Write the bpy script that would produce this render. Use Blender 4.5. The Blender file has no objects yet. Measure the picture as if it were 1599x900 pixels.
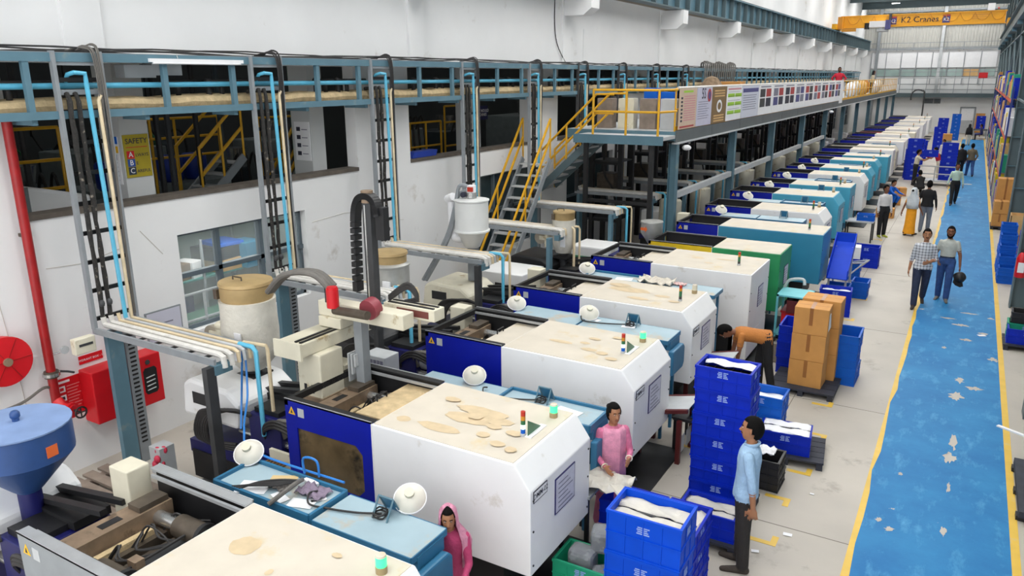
import bpy, bmesh, math, random
import numpy as np
from mathutils import Vector, Matrix, Euler
random.seed(7)
SC = bpy.context.scene
COL = SC.collection
PI = math.pi

# ---------------------------------------------------------------- camera
def cam_axes(yaw, pitch, roll):
    f = Vector((math.sin(yaw)*math.cos(pitch), math.cos(yaw)*math.cos(pitch), math.sin(pitch)))
    r = Vector((math.cos(yaw), -math.sin(yaw), 0)); d = f.cross(r)
    r2 = math.cos(roll)*r + math.sin(roll)*d
    d2 = -math.sin(roll)*r + math.cos(roll)*d
    return r2, d2, f
cam_data = bpy.data.cameras.new('camera')
cam = bpy.data.objects.new('camera', cam_data); COL.objects.link(cam)
_r, _d, _f = cam_axes(-.53606, -.270411, .005228)
cam.matrix_world = Matrix(((_r.x, -_d.x, -_f.x, 0), (_r.y, -_d.y, -_f.y, 0), (_r.z, -_d.z, -_f.z, 5.0), (0, 0, 0, 1)))
cam_data.sensor_width = 36; cam_data.lens = 36*1186.98/1599
cam_data.clip_start = .1; cam_data.clip_end = 400
SC.camera = cam

# ---------------------------------------------------------------- world, exposure
w = bpy.data.worlds.new('fill_sky'); SC.world = w; w.use_nodes = True
w.node_tree.nodes['Background'].inputs[0].default_value = (.97, .98, 1, 1)
w.node_tree.nodes['Background'].inputs[1].default_value = 1.9  # sky raised as fill light through the front left open behind the camera
SC.view_settings.view_transform = 'Standard'; SC.view_settings.look = 'None'
SC.view_settings.exposure = 0.36; SC.view_settings.gamma = 1; SC.view_settings.use_curve_mapping = False
ROOF_LIGHT = 7.5        # strength of the glowing roof panels added to light the hall
ROOM_LIGHT = 7.0       # strength of the tubes added to light the side room

# ---------------------------------------------------------------- materials
MATS = {}
def mat(name, col=(.8, .8, .8), rough=.5, metal=0, var=.0, scale=6, bump=0, alpha=None, trans=0, emit=0, dirt=None, dirt_amt=.0, dirt_scale=3, spec=.5):
    if name in MATS: return MATS[name]
    m = bpy.data.materials.new(name); m.use_nodes = True
    nt = m.node_tree; b = nt.nodes['Principled BSDF']
    b.inputs['Base Color'].default_value = (*col, 1); b.inputs['Roughness'].default_value = rough
    b.inputs['Metallic'].default_value = metal; b.inputs['Specular IOR Level'].default_value = spec
    m.diffuse_color = (*col, 1)
    out = None
    if var or dirt or bump:
        tc = nt.nodes.new('ShaderNodeTexCoord')
    if var:
        n = nt.nodes.new('ShaderNodeTexNoise'); n.inputs['Scale'].default_value = scale; n.inputs['Detail'].default_value = 5
        nt.links.new(tc.outputs['Object'], n.inputs['Vector'])
        r = nt.nodes.new('ShaderNodeMapRange'); r.inputs[1].default_value = .3; r.inputs[2].default_value = .7
        r.inputs[3].default_value = 1-var; r.inputs[4].default_value = 1+var*.35
        nt.links.new(n.outputs['Fac'], r.inputs[0])
        mx = nt.nodes.new('ShaderNodeMix'); mx.data_type = 'RGBA'; mx.blend_type = 'MULTIPLY'; mx.inputs[0].default_value = 1
        mx.inputs[6].default_value = (*col, 1); nt.links.new(r.outputs[0], mx.inputs[7]); out = mx.outputs[2]
    if dirt:
        n = nt.nodes.new('ShaderNodeTexNoise'); n.inputs['Scale'].default_value = dirt_scale; n.inputs['Detail'].default_value = 7; n.inputs['Roughness'].default_value = .65
        nt.links.new(tc.outputs['Object'], n.inputs['Vector'])
        r = nt.nodes.new('ShaderNodeMapRange'); r.inputs[1].default_value = .62-dirt_amt*.4; r.inputs[2].default_value = .72-dirt_amt*.25
        nt.links.new(n.outputs['Fac'], r.inputs[0])
        mx = nt.nodes.new('ShaderNodeMix'); mx.data_type = 'RGBA'
        nt.links.new(r.outputs[0], mx.inputs[0])
        if out: nt.links.new(out, mx.inputs[6])
        else: mx.inputs[6].default_value = (*col, 1)
        mx.inputs[7].default_value = (*dirt, 1); out = mx.outputs[2]
    if out: nt.links.new(out, b.inputs['Base Color'])
    if bump:
        n = nt.nodes.new('ShaderNodeTexNoise'); n.inputs['Scale'].default_value = scale*4; n.inputs['Detail'].default_value = 4
        nt.links.new(tc.outputs['Object'], n.inputs['Vector'])
        bp = nt.nodes.new('ShaderNodeBump'); bp.inputs['Strength'].default_value = bump; bp.inputs['Distance'].default_value = .02
        nt.links.new(n.outputs['Fac'], bp.inputs['Height']); nt.links.new(bp.outputs[0], b.inputs['Normal'])
    if trans: b.inputs['Transmission Weight'].default_value = trans
    if alpha is not None: b.inputs['Alpha'].default_value = alpha
    if emit:
        b.inputs['Emission Color'].default_value = (*col, 1); b.inputs['Emission Strength'].default_value = emit
    MATS[name] = m; return m

def hx(s):
    v = [int(s[i:i+2], 16)/255 for i in (0, 2, 4)]
    return tuple(c/12.92 if c <= .04045 else ((c+.055)/1.055)**2.4 for c in v)

WHITE = mat('machine_white', hx('ececec'), .45, var=.05, scale=2, dirt=hx('c3bdb0'), dirt_amt=.03, dirt_scale=1.5)
CREAMTOP = mat('cover_top_dusty', hx('ccc3b4'), .7, var=.08, scale=3, dirt=hx('c9b896'), dirt_amt=.1, dirt_scale=2.2)
CREAM = mat('cream_paint', hx('d8d2bd'), .5, var=.08, scale=5, dirt=hx('a08a5c'), dirt_amt=.05, dirt_scale=4)
BLUE = mat('guard_blue', hx('05189a'), .45, spec=.3, var=.12, scale=3)
NAVY = mat('machine_navy', hx('16185a'), .45, var=.2, scale=5)
BLACK = mat('black_steel', hx('1c1c1e'), .5, var=.3, scale=6)
DARK = mat('dark_grey', hx('3a3b3d'), .55, var=.25, scale=5)
OILY = mat('oily_steel', hx('5d5348'), .45, .3, var=.35, scale=8)
BROWN = mat('brown_platen', hx('8a7560'), .55, .1, var=.3, scale=7, dirt=hx('4a3a2c'), dirt_amt=.15, dirt_scale=6)
STEEL = mat('bright_steel', hx('c8c8c6'), .25, .85, var=.12, scale=8)
ALU = mat('aluminium', hx('b9bbbd'), .4, .5, var=.1, scale=8)
GREY = mat('grey_paint', hx('8b9094'), .5, var=.12, scale=5)
LGREY = mat('light_grey_paint', hx('b9bcbe'), .5, var=.1, scale=4)
TEAL = mat('teal_steel', hx('5a7c8b'), .5, var=.14, scale=3, dirt=hx('7c8a8a'), dirt_amt=.06)
TEALD = mat('column_green_grey', hx('57686d'), .5, var=.1, scale=2)
TURQ2 = mat('machine_cyan', hx('4aa6c4'), .4, var=.08, scale=3)
STEEL2 = mat('brushed_steel', hx('b4b4b0'), .38, .35, var=.25, scale=5)
TURQ = mat('machine_turquoise', hx('2f84a8'), .4, var=.08, scale=3)
BENCH = mat('bench_blue', hx('2c6e93'), .45, var=.12, scale=4)
BENCHTOP = mat('bench_top', hx('9fb6c0'), .5, var=.08, scale=3, dirt=hx('b3a998'), dirt_amt=.17, dirt_scale=2.5)
CYAN = mat('cyan_pipe', hx('5cb4d4'), .45, var=.1, scale=6)
CREAMPIPE = mat('cream_pipe', hx('d9c6a4'), .55, var=.15, scale=8)
WHITEPIPE = mat('white_pipe', hx('d6d3cd'), .5, var=.15, scale=8)
LAG = mat('pipe_lagging', hx('cdb58c'), .8, var=.25, scale=9, bump=.5)
RUBBER = mat('black_lagging', hx('2a2826'), .8, var=.5, scale=14, bump=.5, dirt=hx('8d8478'), dirt_amt=.08, dirt_scale=16)
HOSE = mat('grey_hose', hx('6b6762'), .6, var=.2, scale=10)
CABLE = mat('dark_cable', hx('2d2b2b'), .6, var=.25, scale=10)
YEL = mat('railing_yellow', hx('e0a81d'), .45, var=.12, scale=6)
RED = mat('fire_red', hx('cf1420'), .4, var=.1, scale=4)
REDD = mat('red_pipe', hx('a01518'), .4, var=.2, scale=6)
GREEN = mat('machine_green', hx('1f8a54'), .45, var=.15, scale=4, dirt=hx('3f9a6c'), dirt_amt=.08)
GREENTRAY = mat('crate_green', hx('1c9c74'), .45, var=.1, scale=4)
YELM = mat('machine_yellow', hx('e6c21c'), .45, var=.15, scale=5)
CRATE = mat('crate_blue', hx('0040c8'), .5, spec=.25, var=.12, scale=4)
CRATE2 = mat('crate_deep_blue', hx('0228b2'), .5, spec=.25, var=.15, scale=4)
CRATET = mat('crate_teal_blue', hx('0c5cc0'), .5, spec=.25, var=.12, scale=4)
LINER = mat('liner_sheet', hx('cfcac0'), .8, var=.15, scale=6, bump=.4)
CARD = mat('cardboard', hx('c88f4c'), .75, var=.12, scale=4)
TAPE = mat('brown_tape', hx('96602c'), .35, var=.1, scale=5)
CARDL = mat('cardboard_light', hx('d2aa72'), .75, var=.1, scale=4)
PAPER = mat('paper', hx('e8e8ea'), .7, var=.04, scale=8)
INK = mat('ink_dark', hx('2a2a3a'), .7)
INKG = mat('ink_grey', hx('7c7c8c'), .7)
PALLET = mat('pallet_dark', hx('2b2e3a'), .7, var=.3, scale=6)
WOOD = mat('grey_wood', hx('8a7c70'), .8, var=.3, scale=5)
GLASS = mat('window_glass', (.85, .92, .92), .05, 0, trans=0, alpha=.16)
PLEX = mat('guard_window', hx('6b5a40'), .18, var=.55, scale=3.0, dirt=hx('2a2620'), dirt_amt=.2, dirt_scale=2.2)
GREENLAMP = mat('beacon_green', (.05, .95, .25), .3, emit=1.2)
REDLENS = mat('lens_red', hx('b8321f'), .3)
AMBER = mat('lens_amber', hx('c98a2a'), .3)
GREENLENS = mat('lens_green', hx('2c6a44'), .3)
WHITELENS = mat('lens_white', (.75, 1, .9), .3, emit=1.0)
YSTICK = mat('sticker_yellow', hx('e6b422'), .5)
SKIN = mat('skin', hx('a87452'), .5, var=.06, scale=10)
SKIND = mat('skin_dark', hx('80523a'), .5, var=.06, scale=10)
HAIR = mat('black_hair', hx('0b0908'), .8, var=.3, scale=20, spec=.15)
STAIN = mat('oil_stain', hx('cdb896'), .5, var=.12, scale=9)
STAIND = mat('oil_stain_dark', hx('b09468'), .45, var=.15, scale=9)
PLASTIC = mat('plastic_wrap', hx('a9abae'), .2, var=.3, scale=12, bump=.6)

# ---------------------------------------------------------------- mesh builder
class MB:
    def __init__(s): s.v = []; s.f = []; s.m = []; s.mi = 0
    def add(s, vs, fs):
        o = len(s.v); s.v += [tuple(p) for p in vs]; s.f += [tuple(i+o for i in f) for f in fs]; s.m += [s.mi]*len(fs); return s
    def use(s, i): s.mi = i; return s
    def box(s, x0, x1, y0, y1, z0, z1):
        if x0 > x1: x0, x1 = x1, x0
        if y0 > y1: y0, y1 = y1, y0
        if z0 > z1: z0, z1 = z1, z0
        return s.add([(x0, y0, z0), (x1, y0, z0), (x1, y1, z0), (x0, y1, z0), (x0, y0, z1), (x1, y0, z1), (x1, y1, z1), (x0, y1, z1)],
                     [(3, 2, 1, 0), (4, 5, 6, 7), (0, 1, 5, 4), (1, 2, 6, 5), (2, 3, 7, 6), (3, 0, 4, 7)])
    def cbox(s, c, d, rz=0, rx=0, ry=0):
        m = Euler((rx, ry, rz)).to_matrix(); c = Vector(c)
        vs = [c + m @ Vector((a*d[0]/2, b*d[1]/2, e*d[2]/2)) for e in (-1, 1) for a, b in ((-1, -1), (1, -1), (1, 1), (-1, 1))]
        return s.add(vs, [(3, 2, 1, 0), (4, 5, 6, 7), (0, 1, 5, 4), (1, 2, 6, 5), (2, 3, 7, 6), (3, 0, 4, 7)])
    def bar(s, p0, p1, w, h=None, up=(0, 0, 1)):
        h = h or w; p0 = Vector(p0); p1 = Vector(p1); d = (p1-p0).normalized(); up = Vector(up)
        a = d.cross(up)
        if a.length < 1e-4: a = d.cross(Vector((0, 1, 0)))
        a.normalize(); b = a.cross(d).normalized()
        vs = [p + a*(i*w/2) + b*(j*h/2) for p in (p0, p1) for i, j in ((-1, -1), (1, -1), (1, 1), (-1, 1))]
        return s.add(vs, [(3, 2, 1, 0), (4, 5, 6, 7), (0, 1, 5, 4), (1, 2, 6, 5), (2, 3, 7, 6), (3, 0, 4, 7)])
    def prism(s, poly, axis, a, b):
        # poly: 2-D points in the plane across AXIS ('x': (y,z), 'y': (x,z), 'z': (x,y))
        def P(p, t): return {'x': (t, p[0], p[1]), 'y': (p[0], t, p[1]), 'z': (p[0], p[1], t)}[axis]
        n = len(poly); vs = [P(p, a) for p in poly] + [P(p, b) for p in poly]
        fs = [tuple(range(n)), tuple(range(2*n-1, n-1, -1))] + [(i, n+i, n+(i+1) % n, (i+1) % n) for i in range(n)]
        return s.add(vs, fs)
    def cyl(s, p0, p1, r, r1=None, n=12, caps=True):
        r1 = r if r1 is None else r1
        p0 = Vector(p0); p1 = Vector(p1); d = (p1-p0).normalized()
        a = d.orthogonal().normalized(); b = d.cross(a)
        vs = [p + (a*math.cos(2*PI*i/n) + b*math.sin(2*PI*i/n))*q for p, q in ((p0, r), (p1, r1)) for i in range(n)]
        fs = [(i, (i+1) % n, n+(i+1) % n, n+i) for i in range(n)]
        if caps: fs += [tuple(range(n-1, -1, -1)), tuple(range(n, 2*n))]
        return s.add(vs, fs)
    def lathe(s, prof, c=(0, 0, 0), n=20, axis='z', caps=True):
        c = Vector(c); vs = []
        for r, z in prof:
            for i in range(n):
                t = 2*PI*i/n; x, y = r*math.cos(t), r*math.sin(t)
                q = {'z': (x, y, z), 'x': (z, x, y), 'y': (y, z, x)}[axis]; vs.append(c+Vector(q))
        fs = [(k*n+i, k*n+(i+1) % n, (k+1)*n+(i+1) % n, (k+1)*n+i) for k in range(len(prof)-1) for i in range(n)]
        if caps: fs += [tuple(range(n-1, -1, -1)), tuple((len(prof)-1)*n+i for i in range(n))]
        return s.add(vs, fs)
    def tube(s, pts, r, n=6, round_=False):
        pts = [Vector(p) for p in pts]
        if round_: pts = smooth_path(pts)
        N = len(pts); rings = []; a = None
        for k, p in enumerate(pts):
            d = (pts[min(k+1, N-1)] - pts[max(k-1, 0)])
            if d.length < 1e-6: d = Vector((0, 0, 1))
            d.normalize()
            if a is None: a = d.orthogonal().normalized()
            else:
                a = a - d*a.dot(d)
                a = a.normalized() if a.length > 1e-5 else d.orthogonal().normalized()
            b = d.cross(a); rr = r[k] if isinstance(r, (list, tuple)) else r
            rings += [p + (a*math.cos(2*PI*i/n) + b*math.sin(2*PI*i/n))*rr for i in range(n)]
        fs = [(k*n+i, k*n+(i+1) % n, (k+1)*n+(i+1) % n, (k+1)*n+i) for k in range(N-1) for i in range(n)]
        fs += [tuple(range(n-1, -1, -1)), tuple((N-1)*n+i for i in range(n))]
        return s.add(rings, fs)
    def quad(s, a, b, c, d): return s.add([a, b, c, d], [(0, 1, 2, 3)])
    def ball(s, c, r, n=10, k=6):
        if not isinstance(r, (tuple, list)): r = (r, r, r)
        vs = [(c[0], c[1], c[2]-r[2])]
        for j in range(1, k):
            t = PI*j/k
            vs += [(c[0]+r[0]*math.sin(t)*math.cos(2*PI*i/n), c[1]+r[1]*math.sin(t)*math.sin(2*PI*i/n), c[2]-r[2]*math.cos(t)) for i in range(n)]
        vs.append((c[0], c[1], c[2]+r[2])); L = len(vs)-1
        fs = [(0, 1+(i+1) % n, 1+i) for i in range(n)]
        for j in range(k-2): fs += [(1+j*n+i, 1+j*n+(i+1) % n, 1+(j+1)*n+(i+1) % n, 1+(j+1)*n+i) for i in range(n)]
        fs += [(L, 1+(k-2)*n+i, 1+(k-2)*n+(i+1) % n) for i in range(n)]
        return s.add(vs, fs)
    def mesh(s, name, mats, smooth=False):
        me = bpy.data.meshes.new(name); me.from_pydata(s.v, [], s.f)
        if not isinstance(mats, (list, tuple)): mats = [mats]
        for m in mats: me.materials.append(m)
        if len(mats) > 1: me.polygons.foreach_set('material_index', s.m)
        if smooth:
            me.polygons.foreach_set('use_smooth', [len(f) < 5 for f in s.f])
        me.validate(); me.update(); return me
    def build(s, name, mats, parent=None, smooth=False, bevel=0, loc=None, rotz=0):
        o = bpy.data.objects.new(name, s.mesh(name, mats, smooth)); COL.objects.link(o)
        if parent: o.parent = parent
        if loc: o.location = loc
        if rotz: o.rotation_euler.z = rotz
        if bevel:
            b = o.modifiers.new('bevel', 'BEVEL'); b.width = bevel; b.segments = 2; b.limit_method = 'ANGLE'
        if smooth:
            try: o.data.set_sharp_from_angle(angle=math.radians(40))
            except Exception: pass
        return o
def smooth_path(pts, k=5):
    if len(pts) < 3: return pts
    P = [pts[0]] + list(pts) + [pts[-1]]; out = []
    for i in range(1, len(P)-2):
        p0, p1, p2, p3 = P[i-1], P[i], P[i+1], P[i+2]
        for j in range(k):
            t = j/k
            out.append(.5*((2*p1)+(p2-p0)*t+(2*p0-5*p1+4*p2-p3)*t*t+(3*p1-p0-3*p2+p3)*t**3))
    out.append(pts[-1]); return out

# ---------------------------------------------------------------- object helpers
def tag(o, label, cat, group=None, kind=None):
    o['label'] = label; o['category'] = cat
    if group: o['group'] = group
    if kind: o['kind'] = kind
    return o
def thing(name, label, cat, loc=(0, 0, 0), rotz=0, group=None):
    o = bpy.data.objects.new(name, None); COL.objects.link(o); o.empty_display_size = .2
    o.location = loc; o.rotation_euler.z = rotz
    return tag(o, label, cat, group)
def struct(o, label=None):
    o['kind'] = 'structure'
    if label: o['label'] = label
    return o
def place(o, parent, loc=(0, 0, 0), rotz=0, name=None):
    """a linked copy of a part (shares its mesh)"""
    c = o.copy(); COL.objects.link(c); c.parent = parent; c.location = loc; c.rotation_euler = (0, 0, rotz); return c
def inst(me, name, parent=None, loc=(0, 0, 0), rot=(0, 0, 0), scale=None):
    o = bpy.data.objects.new(name, me); COL.objects.link(o)
    if parent: o.parent = parent
    o.location = loc; o.rotation_euler = rot
    if scale: o.scale = scale
    return o
def kids(o): return list(o.children)
def dup(root, loc, rotz=0, label=None, group=None):
    def cp(o, par):
        c = o.copy(); COL.objects.link(c); c.parent = par
        for k in TREE.get(o.name, []): cp(k, c)
        return c
    r = cp(root, None); r.location = loc; r.rotation_euler = (0, 0, rotz)
    if label: r['label'] = label
    if group: r['group'] = group
    return r
TREE = {}
def freeze(root):
    """remember a prototype's children so that dup() need not search for them"""
    ch = list(root.children); TREE[root.name] = ch
    for c in ch: freeze(c)
    return root
TXT = {}
def text_mesh(s, size, material, align='CENTER'):
    key = (s, size, material.name, align)
    if key in TXT: return TXT[key]
    cu = bpy.data.curves.new('lettering', 'FONT'); cu.body = s; cu.size = size; cu.align_x = align; cu.align_y = 'CENTER'; cu.resolution_u = 2
    cu.space_line = .95; cu.offset = size*.012
    o = bpy.data.objects.new('lettering', cu); COL.objects.link(o)
    dg = bpy.context.evaluated_depsgraph_get(); me = bpy.data.meshes.new_from_object(o.evaluated_get(dg))
    bpy.data.objects.remove(o); bpy.data.curves.remove(cu)
    me.materials.clear(); me.materials.append(material); TXT[key] = me; return me
def text(s, size, material, parent, loc, rot, align='CENTER', name='lettering'):
    return inst(text_mesh(s, size, material, align), name, parent, loc, rot)
FACE_X = (PI/2, 0, PI/2)      # text that faces +X
FACE_Y = (PI/2, 0, 0)         # text that faces -Y
ORD = ['first', 'second', 'third', 'fourth', 'fifth', 'sixth', 'seventh', 'eighth', 'ninth', 'tenth', 'eleventh', 'twelfth', 'thirteenth', 'fourteenth', 'fifteenth', 'sixteenth', 'seventeenth', 'eighteenth', 'nineteenth', 'twentieth', 'twenty-first', 'twenty-second', 'twenty-third', 'twenty-fourth', 'twenty-fifth']
# ================================================================ SETTING
WX = -9.6          # face of the left wall
YE = 80.0          # end wall
# ---- floor
def floor_material():
    m = mat('floor_concrete', hx('b4ada2'), .55, var=.16, scale=.7, dirt=hx('938b80'), dirt_amt=.06, dirt_scale=1.3, bump=.05)
    return m
def lane_material():
    m = bpy.data.materials.new('lane_blue_paint'); m.use_nodes = True; nt = m.node_tree; b = nt.nodes['Principled BSDF']
    tc = nt.nodes.new('ShaderNodeTexCoord')
    def noise(sc, det, lo, hi, stretch=None):
        n = nt.nodes.new('ShaderNodeTexNoise'); n.inputs['Scale'].default_value = sc; n.inputs['Detail'].default_value = det; n.inputs['Roughness'].default_value = .65
        if stretch:
            mp = nt.nodes.new('ShaderNodeMapping'); mp.inputs['Scale'].default_value = stretch
            nt.links.new(tc.outputs['Object'], mp.inputs[0]); nt.links.new(mp.outputs[0], n.inputs['Vector'])
        else: nt.links.new(tc.outputs['Object'], n.inputs['Vector'])
        r = nt.nodes.new('ShaderNodeMapRange'); r.inputs[1].default_value = lo; r.inputs[2].default_value = hi
        nt.links.new(n.outputs['Fac'], r.inputs[0]); return r.outputs[0]
    def mix(f, a, c):
        x = nt.nodes.new('ShaderNodeMix'); x.data_type = 'RGBA'; nt.links.new(f, x.inputs[0])
        if isinstance(a, tuple): x.inputs[6].default_value = (*a, 1)
        else: nt.links.new(a, x.inputs[6])
        x.inputs[7].default_value = (*c, 1); return x.outputs[2]
    c = mix(noise(1.1, 6, .35, .7), hx('1c6ca4'), hx('2f82b6'))
    c = mix(noise(5, 8, .54, .8, (1, .35, 1)), c, hx('5aa2cc'))
    c = mix(noise(1.7, 9, .695, .71), c, hx('b9b0a4'))
    nt.links.new(c, b.inputs['Base Color']); b.inputs['Roughness'].default_value = .6; b.inputs['Specular IOR Level'].default_value = .25
    return m
FLOOR = floor_material(); LANE = lane_material()
YPAINT = mat('line_yellow_paint', hx('dcb440'), .5, var=.12, scale=3, dirt=hx('c0b48c'), dirt_amt=.1, dirt_scale=3)
floor = struct(MB().box(-20, 6, -4, YE+.4, -.2, 0).build('floor', FLOOR), 'pale concrete factory floor')
mb = MB(); N = 120
rng = random.Random(3)
L = [(-.5 + rng.uniform(-.035, .03), -3+(YE-5)*i/N*1.0) for i in range(N+1)]
mb.add([(x, y, .004) for x, y in L] + [(.985, y, .004) for x, y in L], [(i, N+1+i, N+2+i, i+1) for i in range(N)])
mb.build('blue_lane', LANE, floor)
mb = MB(); mb.box(-.56, -.47, -3, YE-6, 0, .003); mb.build('yellow_line', YPAINT, floor)
mb = MB(); mb.box(.975, 1.06, -3, YE-6, 0, .006); mb.build('yellow_line', YPAINT, floor)
def blob(cx, cy, rx, ry, z, n=22, seed=0, jag=.65):
    r = random.Random(seed); return [(cx+rx*math.cos(2*PI*i/n)*(1-jag*r.random()), cy+ry*math.sin(2*PI*i/n)*(1-jag*r.random()), z) for i in range(n)]
# worn patches where the blue paint has come off, and floor marks
for k, (x, y, rx, ry) in enumerate([(.39, 14.2, .10, .2), (.36, 13.4, .13, .22), (.62, 13.9, .16, .12), (.36, 11.55, .07, .35), (.33, 11.0, .11, .22), (.35, 10.1, .03, .2), (-.2, 8.75, .07, .08),
        (-.33, 8.9, .05, .06), (.33, 9.0, .04, .14), (.48, 7.75, .11, .12), (-.2, 10.2, .04, .06), (.35, 17.6, .2, .12), (.75, 17.2, .12, .1), (.1, 18.0, .2, .06), (.5, 18.6, .2, .07), (.9, 15.6, .12, .16),
        (.45, 16.6, .13, .1), (.88, 18.4, .1, .1), (.1, 15.9, .05, .1), (.2, 42, .3, .25), (.5, 55, .25, .4), (-.1, 37.2, .2, .1)]):
    q = blob(x, y, rx, ry, .007, seed=k); MB().add(q, [tuple(range(len(q)))]).build('worn_patch', FLOOR, floor)
JOINT = mat('floor_joint', hx('6f6960'), .8)
for y in (8.2, 12.1, 16.4, 21.5, 27.5, 33.5, 40): MB().box(-8.5, -.56, y-.006, y+.006, 0, .0015).build('floor_joint', JOINT, floor)
MB().box(-1.9, -1.89, 3, 40, 0, .0015).build('floor_joint', JOINT, floor)
def corner_mark(x, y, sx, sy):
    MB().box(x, x+sx*.3, y, y+sy*.07, 0, .003).box(x, x+sx*.07, y, y+sy*.2, 0, .0032).build('corner_mark', YPAINT, floor)
for a in [(-1.2, 9.55, -1, 1), (-1.2, 10.9, -1, -1), (-1.25, 7.75, -1, 1), (-1.3, 8.85, -1, -1), (-1.3, 11.95, -1, 1), (-2.3, 12.0, 1, 1), (-1.25, 13.6, -1, -1), (-2.35, 13.6, 1, -1), (-1.55, 18.6, -1, 1), (-1.6, 16.8, -1, 1), (-1.95, 26.2, -1, -1), (-2.9, 7.0, 1, 1), (-3.0, 9.6, 1, -1)]: corner_mark(*a)
for x, y, s, a in [(-1.42, 7.55, .05, .3), (-1.18, 8.05, .06, .1), (.72, 17.05, .09, .5), (-1.1, 9.1, .03, 0)]:
    MB().cbox((0, 0, 0), (s*1.6, s, .002)).build('paper_scrap', PAPER, floor, loc=(x, y, .009), rotz=a)

# ---- left wall with openings
def wall_cells(fixed0, fixed1, y0, y1, z0, z1, holes, axis='x'):
    ys = sorted({y0, y1, *[v for h in holes for v in h[:2]]}); zs = sorted({z0, z1, *[v for h in holes for v in h[2:]]})
    mb = MB()
    for a, b in zip(ys, ys[1:]):
        run = None
        for c, d in zip(zs, zs[1:]):
            my, mz = (a+b)/2, (c+d)/2
            solid = not any(h[0] < my < h[1] and h[2] < mz < h[3] for h in holes)
            if solid: run = (run[0], d) if run else (c, d)
            if run and (not solid or d == zs[-1]):
                if axis == 'x': mb.box(fixed0, fixed1, a, b, *run)
                else: mb.box(a, b, fixed0, fixed1, *run)
                run = None
    return mb
WALLW = mat('wall_white', hx('e8e8e8'), .8, var=.05, scale=.8, dirt=hx('c6c1ba'), dirt_amt=-.02, dirt_scale=.9)
HOLES = [(4.76, 10.65, 3.42, 5.2), (12.2, 17.0, 3.42, 5.2), (6.76, 9.25, 1.36, 2.84), (14.6, 17.3, .9, 2.8)] + [(18.6+6.6*i, 23.4+6.6*i, 3.42, 5.2) for i in range(9)] + [(19.2+6.6*i, 22.4+6.6*i, .8, 2.8) for i in range(9)]
wall_left = struct(wall_cells(WX-.25, WX, -4, YE, 0, 11.4, HOLES).build('wall_left', WALLW), 'white plastered wall with wide openings')
SILL = mat('sill_dirty', hx('5f574f'), .8, var=.3, scale=6)
for h in HOLES:
    if h[2] > 3: MB().box(WX-.26, WX+.02, h[0], h[1], 3.36, 3.425).build('sill', SILL, wall_left)
# pilasters and corbels that carry the crane runway
CORB_Y = [5.6, 12.3, 18.83, 26.1, 33.0, 38.9, 44.1, 50.2, 56.5, 63, 69.5, 76]
for y in CORB_Y:
    MB().box(WX, WX+.05, y-.05, y+.45, 5.35, 7.0).build('pilaster', WALLW, wall_left)
    MB().prism([(WX, 6.55), (-9.0, 6.55), (-8.78, 6.72), (-8.78, 7.15), (WX, 7.15)], 'y', y, y+.5).build('corbel', WALLW, wall_left)
MB().box(WX, WX+.012, 20.1, 32.5, 5.2, 6.28).build('painted_panel', WALLW, wall_left)
tag(MB().tube([(WX+.02, 18.35, 7.2), (WX+.02, 18.35, 6.3), (WX+.03, 18.5, 5.8), (WX+.05, 18.95, 5.36)], .012, 5, True).build('wall_cable', CABLE, None, True), 'thin dark cable hanging down the upper white wall beside a corbel', 'cable')
CRACK = mat('crack', hx('c6c1ba'), .8)
for pts in [[(4.9, 2.75), (5.4, 2.72), (5.9, 2.82)], [(6.2, 3.0), (6.5, 2.62)], [(10.9, 2.2), (11.3, 2.32), (11.9, 2.25)], [(9.4, 2.6), (10.2, 2.64), (10.6, 2.6)], [(4.3, 2.5), (4.35, 1.8), (4.4, .9)], [(4.0, 2.6), (4.05, 1.9)]]:
    MB().tube([(WX+.002, y, z) for y, z in pts], .006, 4).build('crack', CRACK, wall_left)
# ---- runway girder
run = struct(MB().box(-9.05, -9.03, -4, YE-.5, 7.2, 7.95).build('trim_1', TEAL), 'teal crane runway girder')
MB().box(-9.2, -8.85, -4, YE-.5, 7.95, 7.99).build('top_flange', TEAL, run)
MB().box(-9.2, -8.85, -4, YE-.5, 7.16, 7.2).build('bottom_flange', TEALD, run)
MB().box(-9.06, -8.99, -4, YE-.5, 7.99, 8.06).build('crane_rail', DARK, run)
sme = MB().box(-9.03, -8.87, -.012, .012, 7.2, 7.95).mesh('stiffener', TEALD)
y = 16.0
while y < YE-1: inst(sme, 'stiffener', run, (0, y, 0)); y += 1.1
PLANK = mat('soffit_boards', hx('8c8274'), .8, var=.3, scale=5)
sme = MB().box(-9.5, -9.21, -.06, .06, 7.17, 7.2).mesh('soffit_board', PLANK)
y = 17.0
while y < 46: inst(sme, 'soffit_board', run, (0, y, 0)); y += .16
# ---- roof
ROOFM = mat('roof_sheet', hx('8d9ba0'), .6, var=.1, scale=1)
ROOFGLOW = mat('roof_fill_glow', (1, .985, .96), .6, emit=ROOF_LIGHT)
ceiling = struct(MB().box(-16, 6, -4, YE+.4, 11.4, 11.5).build('ceiling', ROOFM), 'grey steel roof sheeting')
GLOWPANEL = MB().box(-8.6, 1.6, -.9, .9, 11.33, 11.37).mesh('roof_glow_panel', ROOFGLOW)  # glowing panels added under the roof as the main light
for i in range(14): inst(GLOWPANEL, 'roof_glow_panel', ceiling, (0, -.5+6.0*i, 0))
for y in (6, 18.8, 31.5, 44, 56.5, 69, 76.5):
    mb = MB(); mb.box(-9.6, 2, y-.1, y+.1, 10.55, 10.63).box(-9.6, 2, y-.1, y+.1, 11.1, 11.18).box(-9.6, 2, y-.02, y+.02, 10.6, 11.1)
    mb.build('rafter', TEALD, ceiling)
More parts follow.
